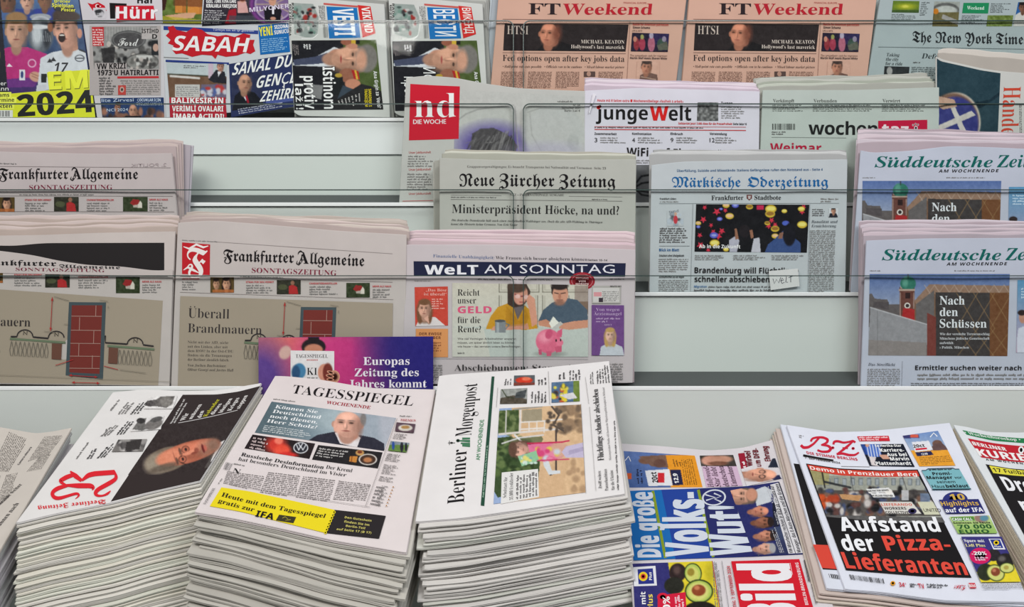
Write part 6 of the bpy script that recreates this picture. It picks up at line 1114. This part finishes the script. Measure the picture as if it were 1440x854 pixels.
for q, n in (([(708, 542), (710, 530), (720, 529.5), (719, 541)], 3), ([(755, 542), (755.5, 528), (769, 527), (768.5, 541)], 3), ([(745, 567), (746, 549), (769, 547), (768.5, 566)], 5), ([(783, 534), (784, 522), (795, 521), (795, 533)], 2), ([(799, 535), (799.5, 519.5), (816, 518), (816.5, 534)], 4), ([(829, 540), (829, 520), (834, 518), (835, 540)], 2), ([(838, 540), (838, 514), (855, 511), (858, 538)], 5)): p.body('body_text', q, n, DG, .3)
p.txt('headline', 'Flüchtlinge schneller abschieben', (849.5, 647), (841, 547), 9, 's', K, rot='-u', h1=8); p.txt('body_text', 'Ministerpräsident Woidke will Zustrom der Migrationspolitik komplett im Stillstand', (859.8, 647), (850, 545), 3, 's', DG, rot='-u')
for i, (t, y1) in enumerate((('Zwölf weitere', 662), ('Panzerhaubitzen', 659.5), ('für die Ukraine', 661))): p.txt('headline', t, (846.5+i*9, 686.5+(0, 3, 2)[i]), (844.7+i*8.6, y1), 4.6, 's', K, rot='-u')
for a, b in (((817, 568), (824, 694)), ((700, 545), (698, 573)), ((771, 522), (773, 569)), ((823, 530), (828, 568)), ((829, 572), (838, 690))): p.rule('body_text', a, b, .5, (160, 156, 154))
p.body('body_text', [(867, 690), (859, 540), (862, 539), (871, 689)], 1, DG)
stack(p, 26, .0060, (206, 203, 198), 'folded newspaper in the stack under the sideways playground paper', 'stack under the playground paper', jit=.003, shift=lambda k: ((.003 if k % 6 else -.004)+.0006*k*(1 if k < 8 else .3), -.001, .015 if k < 3 else .03), amp=1.2, leaves=4)

# blue and red tabloid
p = s4 = page('newspaper', 'sideways tabloid with huge white letters on blue and red box masthead', 'newspaper', [(872, 624), (934, 628), (998, 634), (1046, 630), (1086, 619)], [(896, 905), (1190, 905)], lying(626, seed=5, amp=.001, extra=lambda px, py: -.004*np.exp(-((px-1000)/60)**2)), (214, 208, 212), th=.006, leaves=3, nx=60, ny=40, quad=[(872, 624), (1086, 619), (1190, 905), (896, 905)])
NVY = (40, 44, 100)
im = Img(874, 628, 990, 690, (84, 116, 170)).grad((96, 120, 176), (70, 96, 150)).poly([(936, 640), (980, 640), (992, 690), (944, 690)], (226, 148, 40)).ell(908, 648, 10, 5, (120, 86, 70), .3).poly([(898, 642), (936, 640), (940, 658), (916, 656)], (120, 90, 76)).ell(928, 652, 9, 6, (100, 70, 60), .3).noise(6, 4, (876, 634, 940, 660)).poly([(907, 662), (941, 660), (946, 683), (912, 684)], (222, 222, 226)).poly([(942, 661), (957, 661), (961, 682), (946, 683)], (34, 36, 70)).rect(925, 665, 934, 679, (200, 40, 50)).rect(876, 666, 888, 674, (200, 90, 50))
p.pic('advert', [(877, 634.5), (977, 641), (988, 685.5), (882.8, 686)], im, 1.2)
p.txt('advert', '20ct', (926, 679), (922.5, 664), 8, 'X', K, rot='-u'); p.txt('advert', '12,9', (955, 680), (952, 666), 6, 'X', WH, rot='-u'); p.body('advert', [(962, 682), (957, 647), (973, 645), (981, 682)], 6, (130, 90, 30)); p.body('advert', [(895, 681), (893, 660), (903, 659), (905, 680)], 2, (34, 36, 60)); p.body('advert', [(947, 657), (944, 646), (956, 645), (959, 656)], 3, (120, 80, 30)); p.line('advert', [(879, 648), (884, 642), (887, 649)], 1, WH)
im = Img(980, 638, 1050, 690, (60, 56, 52)).ell(1000, 648, 14, 7, (206, 150, 130), .3).ell(1014, 646, 16, 5, (190, 140, 118), .4).ell(1010, 652, 14, 3, (120, 80, 64), .5).noise(8, 4); p.pic('small_photo', [(983.9, 641), (1031, 640), (1036, 656), (986, 655.5)], im, 1.3); p.fill('headline', [(987, 656), (1036, 656), (1044.5, 683.5), (993, 685.5)], (206, 176, 200))
PU = (70, 40, 62)
for t, a, b in (('Hollywood-', (1004, 685.4), (996, 655.7)), ('Star liebt', (1013.9, 684.9), (1006, 656.7)), ('deutschen', (1025.6, 684.3), (1016.8, 655.7)), ('Unternehmer', (1037, 683.5), (1028.5, 655.7))): p.txt('headline', t, a, b, 8, 'i', PU, rot='-u'); p.txt('headline', t, (a[0]+.4, a[1]), (b[0]+.4, b[1]), 8, 'i', PU, rot='-u')
p.fill('headline', [(1038, 638), (1047, 637), (1052, 662), (1043, 663.5)], (150, 30, 50)); p.body('headline', [(1046, 661), (1041, 640), (1045, 639), (1050, 660)], 1, WH, weight=1.3)
DR = (110, 24, 36)
for t, a, b in (('Wirbel', (1058.6, 655.7), (1054.7, 634.3)), ('um DFB-', (1071, 656.7), (1065.4, 630.4)), ('Ehrung', (1084, 649), (1079, 627.5))): p.txt('headline', t, a, b, 8, 'X', DR, rot='-u')
im = Img(1040, 640, 1104, 686, (214, 208, 212)).poly([(1080, 658), (1086, 645), (1092, 645), (1096, 658)], (40, 44, 60)).poly([(1090, 676), (1080, 672), (1096, 668), (1100, 676)], (40, 44, 80)).face(1070, 668, 9, 22, 90, (222, 160, 134), (200, 150, 128), 'bald', look=-.1, glasses=True)
p.pic('small_photo', [(1042, 660), (1090, 644), (1100, 673), (1050, 684)], im, 1.3)
p.fill('headline', None, (28, 104, 176), top=[(882.8, 690.6), (985, 687), (1051, 684), (1095, 677.5)], bot=[(891, 788.5), (1000, 784), (1131.4, 779.5)])
p.poly('headline', [(930, 689), (985, 687), (1051, 684), (1095, 677.5), (1131.4, 779.5), (1060, 783), (950, 786.5)], (36, 66, 150)); p.poly('headline', [(981, 687.3), (1051, 684), (1095, 677.5), (1131.4, 779.5), (1060, 783), (1003, 784)], NVY)
LG = (130, 150, 40)
for a, b in (((918, 690.6), (935.7, 785)), ((982, 689), (1003, 784)), ((1049, 706), (1068, 781))): p.line('headline', [a, b], 4, LG)
LW = (206, 212, 224)
p.txt('headline', 'Die große', (929.5, 784), (916.7, 692), 32, 'Z', LW, rot='-u', h1=30, track=-.02); p.txt('headline', 'Volks-', (996.7, 782.5), (987, 692), 60, 'Z', LW, rot='-u', h1=52, track=-.02); p.txt('headline', 'Wut!', (1060, 781), (1046, 711), 60, 'Z', LW, rot='-u', h1=52, track=-.02)
p.disc('emblem', 1004, 700, 17, 11.5, (206, 210, 220), -6); p.disc('emblem', 1004, 700, 14.6, 9.6, NVY, -6); p.line('emblem', [(992, 696), (1006, 700), (993, 704)], 2, (206, 210, 220)); p.line('emblem', [(1004, 694), (1014, 698), (1005, 702), (1014, 706)], 2, (206, 210, 220))
im = Img(1010, 674, 1135, 786, NVY, 1.5)
im.poly([(1060, 690), (1076, 684), (1086, 690), (1084, 706), (1064, 712)], (196, 200, 206)).poly([(1086, 708), (1092, 706), (1096, 740), (1088, 742)], (30, 32, 50)).poly([(1082, 744), (1098, 740), (1104, 760), (1092, 764)], (60, 70, 100)).poly([(1090, 764), (1102, 758), (1112, 779), (1090, 780)], (50, 56, 90))
im.face(1040, 698, 11, 20, 90, (214, 160, 136), (96, 84, 74), 'short').ell(1057, 696, 8, 9, (196, 140, 116), .3)
for cx, cy, sk, hr in ((1069, 719.5, (200, 132, 108), (190, 180, 176)), (1073.5, 735, (150, 96, 74), (40, 30, 30)), (1077, 754, (196, 132, 108), (44, 34, 34)), (1076, 772, (214, 160, 140), (160, 160, 164))): im.face(cx, cy, 7.4, 12, 86, sk, hr, 'short' if cy != 719.5 else 'bald')
p.pic('small_photo', [(1027, 690), (1092, 678), (1124, 779), (1060, 781)], im, 1.3)
p.poly('headline', [(1083, 682), (1095, 679), (1129, 778), (1109, 779), (1098, 742)], (214, 212, 216)); p.line('headline', [(1095, 678), (1130.5, 779)], 1.6, (28, 30, 50)); p.line('headline', [(1089, 690), (1119, 779)], .8, (28, 30, 50))
p.txt('headline', 'VW-Mitarbeiter rechnen in BILD ab +++ Zorn auf', (1115.5, 778), (1087.5, 683), 5.2, 'B', (40, 40, 50), rot='-u'); p.txt('headline', 'Manager, das E-Auto-Märchen und die Grünen', (1126.5, 777), (1094.5, 681), 5.2, 'B', (40, 40, 50), rot='-u')
for a, b in (((1096, 778), (1083, 742)), ((1093, 738), (1086, 715)), ((1085, 708), (1076, 684))): p.body('headline', [a, b, (b[0]+7, b[1]-1), (a[0]+7, a[1]-1)], 3, (190, 190, 196), .4)
im = Img(884, 784, 1020, 910, (52, 50, 112)).poly([(939, 788), (1003, 785), (1024, 910), (950, 910), (945, 830)], (222, 202, 50)).ell(953, 805.5, 12, 13, (48, 36, 36), .1).ell(948, 824, 14, 12, (40, 40, 34), .1).ell(952, 802, 5, 6, (90, 70, 66), .8).ell(1000, 806, 8, 14, (170, 160, 40), .9, al=.6).ell(974.4, 806.6, 12.5, 14.5, (46, 60, 30), .06, -10).ell(974.4, 806.6, 11, 13, (176, 196, 90), .1, -10).ell(974, 808, 8.5, 10.5, (206, 206, 110), .3, -10).ell(971.5, 805, 5, 5.5, (150, 130, 50), .4).ell(983, 832, 20, 17, (40, 54, 26), .06).ell(983, 832, 18, 15, (170, 192, 86), .1).ell(982, 832, 15, 12.5, (210, 210, 120), .3).ell(982.5, 830.5, 9.8, 8, (140, 70, 40), .2).ell(980, 827, 4, 3, (196, 120, 80), .6).ell(985, 860, 24, 14, (34, 30, 26), .1)
p.pic('advert', [(889.4, 793), (1001.3, 789.3), (1020, 905), (895, 905)], im, 1.0)
p.fill('advert', [(925, 838), (964, 833), (968, 905), (924, 905)], (206, 30, 60)); p.disc('advert', 932, 840, 8, 6, (206, 30, 60)); p.txt('advert', '-20%', (943.5, 874), (941.5, 839), 10, 'X', WH, rot='-u'); p.body('advert', [(951, 880), (947, 838), (961, 837), (965, 880)], 3, (236, 200, 210), weight=1.2)
p.txt('advert', 'Spare mit', (909.5, 884), (907.5, 832.5), 7, 'B', WH, rot='-u'); p.txt('advert', 'Lidl Plus', (919.5, 884), (917.5, 836), 7, 'B', (236, 214, 90), rot='-u')
p.fill('advert', [(890.5, 798), (921.7, 796), (923.8, 823.8), (891.5, 824.9)], (222, 222, 228)); p.fill('advert', [(896.5, 801), (918, 799.5), (920, 821), (898, 822)], (44, 52, 130)); p.disc('advert', 904.5, 811, 6.3, 6.5, (230, 200, 40)); p.disc('advert', 904.5, 811, 3.6, 3.8, (196, 60, 50)); p.txt('advert', 'Plus', (917, 816), (916, 805), 4, 'B', WH, rot='-u')
p.body('body_text', [(1007, 905), (1001, 790), (1010, 790), (1022, 905)], 4, GR); p.rule('body_text', (1001.5, 789), (1020, 905), .8, (190, 60, 60)); p.rule('body_text', (1015, 789), (1032, 905), .6, (120, 116, 120))
p.fill('masthead', [(1028.2, 789.5), (1124, 786.5), (1158, 905), (1050, 905)], (206, 30, 46)); p.txt('masthead', 'Bild', (1124, 874), (1108.5, 792.5), 72, 'Z', (232, 228, 232), rot='-u', h1=68, track=-.03)
p.txt('masthead', 'BERLIN-BRANDENBURG', (1137, 851), (1122.5, 791.5), 4.6, 'B', (236, 216, 220), rot='-u'); p.txt('masthead', 'SAMSTAG, 7. SEPTEMBER 2024', (1038, 868), (1026.5, 796), 4.6, 'B', (190, 30, 46), rot='-u'); p.line('masthead', [(1111, 792), (1127, 870)], .7, (236, 216, 220))
p.bars('barcode', [(1142, 787.5), (1130, 787.5), (1136.5, 818), (1150, 818)], 16); p.body('barcode', [(1146, 850), (1140, 822), (1144, 821), (1150, 849)], 2, DG)
stack(p, 9, .0062, (196, 184, 178), 'folded newspaper in the pile under the blue and red sideways tabloid', 'pile under the blue and red tabloid', jit=.002, shift=lambda k: (.0045*k, .0, .0), amp=.8)

# red script tabloid
p = s5 = page('newspaper', 'tabloid with red script masthead and huge white and red headline on black', 'newspaper', [(1107, 598), (1140, 603), (1172, 608.5), (1220, 607), (1270, 602), (1335, 595)], [(1189, 828), (1240, 832), (1330, 844), (1446, 846)], lying(600, seed=6, amp=.001, extra=lambda px, py: -.003*np.exp(-((px-1180-(py-600)*.2)/50)**2)), (222, 224, 236), th=.005, leaves=3, nx=60, ny=40, quad=[(1107, 598), (1335, 595), (1446, 846), (1189, 828)])
MR = (200, 34, 58)
for pts, w in (([(205, 238), (228, 262), (275, 258), (325, 225), (372, 172)], [20, 22, 20, 16, 16]), ([(298, 205), (305, 178), (350, 166), (410, 166), (458, 186), (446, 218), (392, 236)], [16, 16, 16, 18, 20, 18, 10]), ([(392, 236), (455, 242), (488, 268), (462, 298), (400, 300), (358, 284)], [12, 18, 22, 20, 16, 16]),
    ([(506, 232), (510, 205), (545, 200), (600, 216), (650, 208), (690, 196), (708, 214)], [16, 18, 18, 16, 14, 16, 16]), ([(690, 200), (640, 245), (590, 285), (538, 322)], [12, 18, 18, 12]), ([(535, 320), (590, 314), (650, 330), (705, 330), (742, 305)], [16, 18, 18, 16, 12]), ([(590, 262), (640, 268)], [10, 10])): p.line('masthead', [(1095+x/6.571, 590+y/6.571) for x, y in pts], [q*1.25/6.571 for q in w], MR, smooth=True)
for x, y in ((500, 262), (688, 268)): p.disc('masthead', 1095+x/6.571, 590+y/6.571, 2.3, 1.9, MR)
p.txt('masthead', 'DIE STIMME BERLINS', (1135, 638.5), (1206.5, 648), 4, 'B', MR, rot='v', bow=.8); p.line('masthead', [(1129.5, 640.5), (1150, 644.5), (1172, 648)], 3, K); p.txt('masthead', '7. SEPTEMBER 2024', (1132, 645), (1182, 652.5), 2.8, 'B', DG, rot='v'); p.rule('masthead', (1183, 656), (1223, 656.8), .6, GR); p.body('masthead', [(1123, 611), (1130, 612), (1131, 617), (1124, 616)], 2, GR)
p.fill('advert', [(1205.3, 613.9), (1249.5, 613), (1251.7, 620.4), (1208.4, 620.6)], (204, 40, 56)); p.body('advert', [(1207, 614.4), (1249, 613.8), (1251, 619.6), (1209, 620)], 2, (240, 210, 214), weight=1.2)
im = Img(1206, 620, 1290, 662, (26, 30, 44)).poly([(1210, 624), (1240, 624), (1236, 640), (1214, 640)], (40, 70, 140)).poly([(1216, 628), (1226, 624), (1238, 632), (1240, 642), (1226, 644), (1220, 640)], (60, 100, 190))
for i in range(5): im.line([(1219+i*4, 626), (1222+i*4, 642)], 1.4, (226, 228, 236))
im.ell(1219, 624.5, 3.4, 3.6, (60, 44, 40)).ell(1219.5, 626.5, 2.6, 2.6, (206, 156, 134)).poly([(1222, 642), (1232, 643), (1230, 652), (1238, 656), (1226, 656)], (216, 206, 206)).poly([(1236, 640), (1248, 640), (1252, 646), (1242, 646)], (206, 156, 134)).line([(1222, 655), (1240, 658)], 2.4, (40, 40, 50))
p.pic('small_photo', [(1210, 625), (1270, 624.5), (1286.4, 656.7), (1223, 655.4)], im, 1.4)
for t, a, b, h in (('Ex-Hertha-Star', (1231, 628.6), (1268, 628.4), 3.4), ('Karriere-', (1238.5, 635.6), (1272, 635.4), 5), ('Aus bei', (1248, 641.8), (1276, 641.6), 5), ('Marvin', (1252.5, 647.8), (1279, 647.6), 5), ('Plattenhardt', (1232.5, 654.2), (1282, 654.2), 5)): p.txt('headline', t, a, b, h, 'X', WH, rot='v')
im = Img(1266, 604, 1346, 660, (120, 150, 196)).grad((106, 136, 190), (170, 186, 206), 'y', 606, 634).poly([(1281, 634), (1332, 631), (1346, 660), (1290, 660)], (232, 160, 52)).ell(1318, 624, 7, 5, (110, 80, 70)).poly([(1306, 634), (1314, 624), (1326, 624), (1334, 633)], (100, 76, 74)).poly([(1268, 612), (1292, 611), (1293, 616), (1270, 617)], (60, 60, 110)).rect(1280, 611.5, 1291, 615.5, (210, 90, 70)).poly([(1282, 622), (1306, 620), (1312, 633), (1287, 636)], (226, 226, 232)).poly([(1287, 636.5), (1309, 634.5), (1313, 640), (1290, 642)], (34, 38, 80)).noise(4, 3, (1300, 604, 1340, 634))
p.pic('advert', [(1269.3, 613), (1318.9, 606), (1344, 654.8), (1293, 656)], im, 1.3); p.txt('advert', '20ct', (1285, 630), (1301, 628.5), 4.6, 'X', K, rot='v'); p.fill('advert', [(1287, 631), (1303, 629.6), (1304, 632), (1288, 633.6)], (206, 40, 60)); p.line('advert', [(1308, 615), (1313, 609), (1318, 614)], 1.3, WH); p.body('advert', [(1292, 643), (1335, 640), (1341, 652), (1296, 654)], 5, (150, 104, 40)); p.txt('advert', '12,99', (1296, 640.5), (1305, 639.6), 3, 'B', WH, rot='v')
# main black block
p.fill('main_photo', None, (28, 26, 28), top=[(1133.5, 652), (1180, 659), (1240, 661.5), (1290.5, 660.5)], bot=[(1189.5, 802), (1240, 806), (1300, 811), (1366.3, 812.6)])
im = Img(1130, 655, 1336, 745, (150, 152, 146)).grad((140, 142, 130), (166, 168, 160), 'x')
for i in range(15): im.rect(1150+i*11.5, 672+(i % 2), 1156+i*11.5, 683, (110, 118, 122)).rect(1151+i*11.5, 674, 1155+i*11.5, 682, (190, 196, 200), .5)
im.line([(1160, 668), (1330, 674)], 1, (200, 200, 190)).rect(1140, 660, 1166, 682, (160, 150, 90), .7).line([(1156, 664), (1160, 686)], 2, (40, 40, 40)).line([(1268, 668), (1276, 692)], 1, (80, 80, 80)).line([(1196, 668), (1200, 690)], 1, (80, 80, 80)).line([(1160, 678), (1196, 686)], 3, (50, 52, 54))
im.rect(1130, 690, 1340, 726, (70, 64, 62), .85).blobs(150, (1146, 688, 1330, 724), 4.2, [(36, 36, 40), (60, 56, 56), (196, 190, 186), (90, 60, 56), (120, 90, 76), (70, 80, 110), (30, 30, 32)])
im.blobs(12, (1150, 700, 1176, 722), 4.5, [(196, 80, 40), (30, 28, 30), (170, 66, 40)]).poly([(1180, 695), (1212, 697), (1208, 705), (1184, 702)], (186, 140, 96)).poly([(1218, 688), (1250, 686), (1254, 692), (1222, 694)], (222, 222, 222)).poly([(1224, 694), (1256, 693), (1259, 700), (1228, 700)], (226, 226, 226)).ell(1250, 692, 5, 4, (230, 226, 220)).rect(1268, 690, 1278, 704, (210, 210, 214), .8).rect(1294, 694, 1308, 708, (110, 130, 160), .8)
im.poly([(1130, 724), (1336, 728), (1340, 745), (1130, 745)], (92, 90, 90)).noise(9, 2.5)
im.poly([(1236, 706), (1282, 706), (1296, 723), (1246, 723)], (214, 210, 204)).poly([(1290, 706), (1312, 706), (1322, 724), (1300, 724)], (206, 206, 180))
p.pic('main_photo', None, im, 1.3, top=[(1138.5, 659.5), (1180, 667.5), (1240, 670), (1291, 669)], bot=[(1162.5, 727), (1220, 732), (1280, 735), (1329, 735)])
p.txt('main_photo', 'LIEFERANDO', (1240, 711.5), (1283, 711.5), 3.6, 'B', (206, 90, 70), rot='v'); p.txt('main_photo', 'WORKERS', (1244, 717), (1275, 717), 4, 'B', K, rot='v'); p.txt('main_photo', 'COLLECTIVE', (1246, 722.5), (1278, 722.5), 3.6, 'B', K, rot='v'); p.txt('main_photo', 'UNITED', (1300, 720), (1324, 720), 5, 'N', K, rot='v'); p.disc('main_photo', 1283, 719, 6, 4, (50, 44, 84)); p.txt('main_photo', 'WE DELIVER TOGETHER', (1226, 698.5), (1256, 698.5), 2.6, 'B', K, rot='v'); p.txt('main_photo', 'FAIR PAY FOR RIDERS', (1220, 692), (1250, 690.5), 2.4, 'B', K, rot='v')
p.fill('headline', None, (206, 66, 52), top=[(1135, 653.5), (1180, 660.5), (1240, 663), (1289.6, 662)], bot=[(1138.8, 661), (1182, 669), (1242, 671), (1293, 670)])
p.txt('headline', 'Demo in Prenzlauer Berg', (1140, 660.5), (1290, 669.4), 5.4, 'B', (244, 232, 228), rot='v', bow=3.4)
p.txt('headline', 'Aufstand', (1183.7, 747), (1323.7, 748), 21, 'X', (238, 238, 242), rot='v'); p.txt('headline', 'der', (1187, 774.5), (1233, 775), 23, 'X', (238, 238, 242), rot='v'); p.txt('headline', 'Pizza-', (1247, 774.5), (1339, 774), 22, 'X', (222, 76, 62), rot='v'); p.txt('headline', 'Lieferanten', (1190.5, 799), (1362, 809), 24, 'X', (222, 76, 62), rot='v', bow=1)
p.bars('barcode', [(1194, 808), (1242, 814), (1244, 821), (1197, 815)], 34); p.disc('footer', 1255.6, 820.5, 3.4, 3.2, (220, 150, 40)); p.txt('footer', '34°', (1265, 825), (1276, 826), 6.5, 'O', MR, rot='v'); p.body('footer', [(1279, 820), (1290, 821), (1291, 827), (1280, 826)], 2, K, weight=1.2); p.txt('footer', 'TV', (1292.5, 827.3), (1301, 827.7), 7, 'B', MR, rot='v'); p.body('footer', [(1303, 820.5), (1334, 822), (1335, 828), (1304, 827)], 2, K, weight=1.2)
p.txt('footer', 'BZ', (1342, 827.6), (1360, 828), 6, 'M', MR, rot='v'); p.fill('footer', [(1362, 820), (1371, 820), (1373, 827.5), (1364, 827.5)], (206, 60, 76)); p.txt('footer', 'Bild', (1363.5, 826), (1372, 826), 4.5, 'B', WH, rot='v')
# right column
p.fill('advert', [(1295.6, 661.3), (1349, 659.7), (1365.6, 688.4), (1312, 689.2)], (124, 180, 190)); p.line('advert', [(1296, 662), (1302, 661.8), (1305, 659.5), (1340, 658.5), (1343, 660), (1349, 660)], 1.4, (50, 80, 96)); p.line('advert', [(1311, 688.5), (1365.6, 687.8)], 1.4, (40, 60, 70)); p.body('advert', [(1306, 659.4), (1340, 658.4), (1341, 661.5), (1307, 662.5)], 1, K)
for t, f, a, b in (('Promi-', 'X', (1312, 668.6), (1339, 668)), ('Manager', 'X', (1304, 674), (1340, 673.6)), ('vor', 'n', (1343, 673.6), (1353.5, 673.4)), ('seinem', 'n', (1318, 679.8), (1344, 679.4)), ('Haus', 'n', (1311.5, 686.2), (1329, 686)), ('beklaut', 'X', (1331, 686), (1362.6, 685.4))): p.txt('advert', t, a, b, 4.6, f, K, rot='v')
p.disc('advert', 1343.4, 703, 17.5, 11, (48, 52, 120)); p.fill('advert', [(1320, 703), (1376, 702), (1385.7, 721.5), (1330.7, 722.5)], (44, 46, 110)); p.txt('advert', '10', (1337.5, 703.5), (1358, 703), 9, 'X', (206, 170, 80), rot='v'); p.txt('advert', 'Highlights', (1324.5, 711.5), (1377, 710.8), 6.4, 'B', (216, 176, 80), rot='v'); p.txt('advert', 'auf der IFA', (1330.5, 721), (1383.5, 719.8), 6.4, 'X', (236, 236, 242), rot='v')
im = Img(1332, 724, 1406, 752, (176, 204, 130)).grad((196, 214, 150), (140, 180, 90), 'y').ell(1380, 729, 10, 6, (150, 120, 110), .3).ell(1384, 729, 6, 4, (90, 140, 160), .4); p.pic('advert', [(1334.8, 727), (1391, 725), (1403, 750), (1347.3, 750.4)], im, 1)
p.fill('advert', [(1337, 727.5), (1369, 726.5), (1371, 732.5), (1340, 733.5)], (90, 140, 60)); p.txt('advert', 'CASH CALL', (1340, 732.6), (1368, 732), 4, 'X', WH, rot='v'); p.txt('advert', 'Gewinnen Sie heute', (1341, 737), (1393, 736.4), 3, 'X', K, rot='v'); p.txt('advert', '70 000', (1348, 744), (1395.5, 743.2), 6.2, 'X', (46, 92, 50), rot='v'); p.txt('advert', 'EURO', (1350, 750.3), (1392, 749.8), 5.4, 'X', (46, 92, 50), rot='v')
im = Img(1348, 752, 1440, 822, (58, 54, 122)).poly([(1372, 806), (1398, 786), (1425, 778), (1440, 822), (1376, 822)], (228, 208, 50)).ell(1397, 781, 10, 8.5, (44, 40, 44), .08).ell(1414, 789, 13, 10.5, (40, 36, 36), .08).ell(1409, 786, 5, 4, (96, 90, 90), .7).ell(1386, 805, 12, 12, (44, 50, 36), .08, 30).ell(1400, 806, 13.5, 11.5, (56, 70, 34), .06, 30).ell(1400, 806, 12, 10, (206, 208, 120), .15, 30).ell(1400, 804.5, 6.5, 6, (130, 66, 44), .2).ell(1398, 802.5, 2.6, 2.4, (190, 120, 90), .6).ell(1416, 799, 10.5, 7.6, (50, 66, 30), .06).ell(1416, 799, 9.2, 6.3, (206, 210, 124), .15).ell(1415, 798.5, 3.6, 3, (176, 160, 80), .3)
p.pic('advert', [(1351.5, 755), (1408.8, 755), (1435.8, 818.3), (1379.6, 819)], im, 1.2)
p.txt('advert', 'Spare mit', (1356.5, 762.5), (1385, 762.8), 4.4, 'S', WH, rot='v'); p.txt('advert', 'Lidl Plus', (1358.5, 769), (1386, 769.2), 4.4, 'S', (232, 224, 150), rot='v'); p.disc('advert', 1378.5, 782, 15, 11.5, (206, 30, 96)); p.txt('advert', '-20%', (1367, 781), (1388, 780.6), 5.4, 'X', WH, rot='v'); p.body('advert', [(1370, 783), (1389, 783), (1390, 789), (1372, 789)], 2, (240, 200, 220), weight=1.2)
p.fill('advert', [(1390, 758), (1407, 758), (1414, 773), (1397, 773)], (226, 226, 232)); p.fill('advert', [(1392, 759), (1406, 759), (1411, 771), (1398, 771)], (40, 56, 140)); p.disc('advert', 1401, 763.5, 4, 3.4, (232, 200, 40)); p.txt('advert', 'Plus', (1399, 770), (1408, 770), 2.6, 'B', WH, rot='v')
p.body('advert', [(1379, 820), (1436, 819), (1440, 829), (1383, 829)], 5, (130, 130, 136))
b5 = page('newspaper', 'second copy of the red script tabloid showing a black and red strip at left', 'newspaper', [(1098, 597), (1130, 602), (1166, 608), (1215, 607), (1330, 597)], [(1163, 827), (1230, 833), (1330, 846), (1440, 852)], lying(600, seed=6, amp=.001, down=.006), (216, 219, 230), th=.0045, leaves=3, nx=50, ny=30)
b5.fill('front_print', [(1116, 652), (1180, 660), (1250, 806), (1157, 801)], (30, 28, 30)); b5.fill('front_print', [(1143, 766), (1190, 768), (1204, 803), (1156, 799)], (214, 72, 58)); b5.bars('front_print', [(1165, 807), (1190, 810), (1192, 817), (1167, 813)], 14)
p = b5
stack(p, 8, .0064, (204, 190, 180), 'folded newspaper in the pile under the red script tabloid', 'pile under the red script tabloid', jit=.0015, shift=lambda k: (-.006-.0028*k, 0, 0), amp=.7, leaves=3)

# green and red tabloid, far right
p = s6 = page('newspaper', 'tabloid with green strip and red boxed masthead cut by right picture edge', 'newspaper', [(1342, 598), (1362, 601), (1389, 608), (1440, 609), (1560, 590)], [(1478, 830), (1720, 830)], lying(602, seed=7, amp=.001), (220, 223, 226), th=.005, leaves=3, nx=50, ny=40, quad=[(1342, 598), (1560, 596), (1720, 830), (1478, 830)])
p.fill('advert', None, (40, 124, 76), top=[(1353.3, 605), (1390, 613), (1440, 617), (1540, 608)], bot=[(1359.5, 611.5), (1396, 620), (1446, 624), (1544, 616)])
p.txt('advert', '• Wochenhoroskop •', (1357.5, 610), (1436, 620.5), 4.6, 'S', (226, 236, 228), rot='v', bow=1.6)
p.fill('masthead', None, (190, 36, 50), top=[(1361, 616.7), (1400, 624), (1440, 628), (1550, 622)], bot=[(1380, 643.5), (1420, 649), (1460, 652), (1570, 646)])
p.txt('masthead', 'BERLINER', (1369, 626), (1416.4, 634.5), 6, 'X', (240, 236, 236), rot='v', bow=.5); p.txt('masthead', 'KURIER', (1377, 641), (1462, 650), 12, 'X', (240, 236, 236), rot='v', bow=1)
p.txt('masthead', 'AM WOCHENENDE', (1387, 647.5), (1462, 656), 3, 'B', K, rot='v', track=.2); p.disc('masthead', 1436, 633, 4, 5, WH); p.disc('masthead', 1436, 633, 2, 3, K)
p.fill('headline', None, (32, 30, 32), top=[(1386, 653), (1420, 659), (1460, 662), (1560, 660)], bot=[(1474, 815), (1690, 815)])
p.fill('headline', None, (226, 216, 70), top=[(1391, 655), (1420, 660), (1450, 663), (1520, 664)], bot=[(1396.7, 665.5), (1425, 669), (1455, 671), (1526, 672)])
p.txt('headline', '17 Fußballstars', (1398, 663.5), (1478, 670), 6.5, 'B', K, rot='v', bow=.8); p.txt('headline', 'Drogen-', (1417, 690), (1510, 698), 23, 'X', (236, 236, 240), rot='v'); p.txt('headline', 'netz', (1439, 718), (1500, 724), 20, 'X', (236, 236, 240), rot='v'); p.txt('headline', 'gesprengt', (1460, 758), (1570, 762), 22, 'X', (236, 236, 240), rot='v')
stack(p, 10, .0062, (200, 186, 168), 'folded newspaper in the pile under the green and red tabloid', 'pile under the green and red tabloid', jit=.001, shift=lambda k: (-.0012*k, 0, 0), amp=.6)

flush()
bpy.context.view_layer.update()
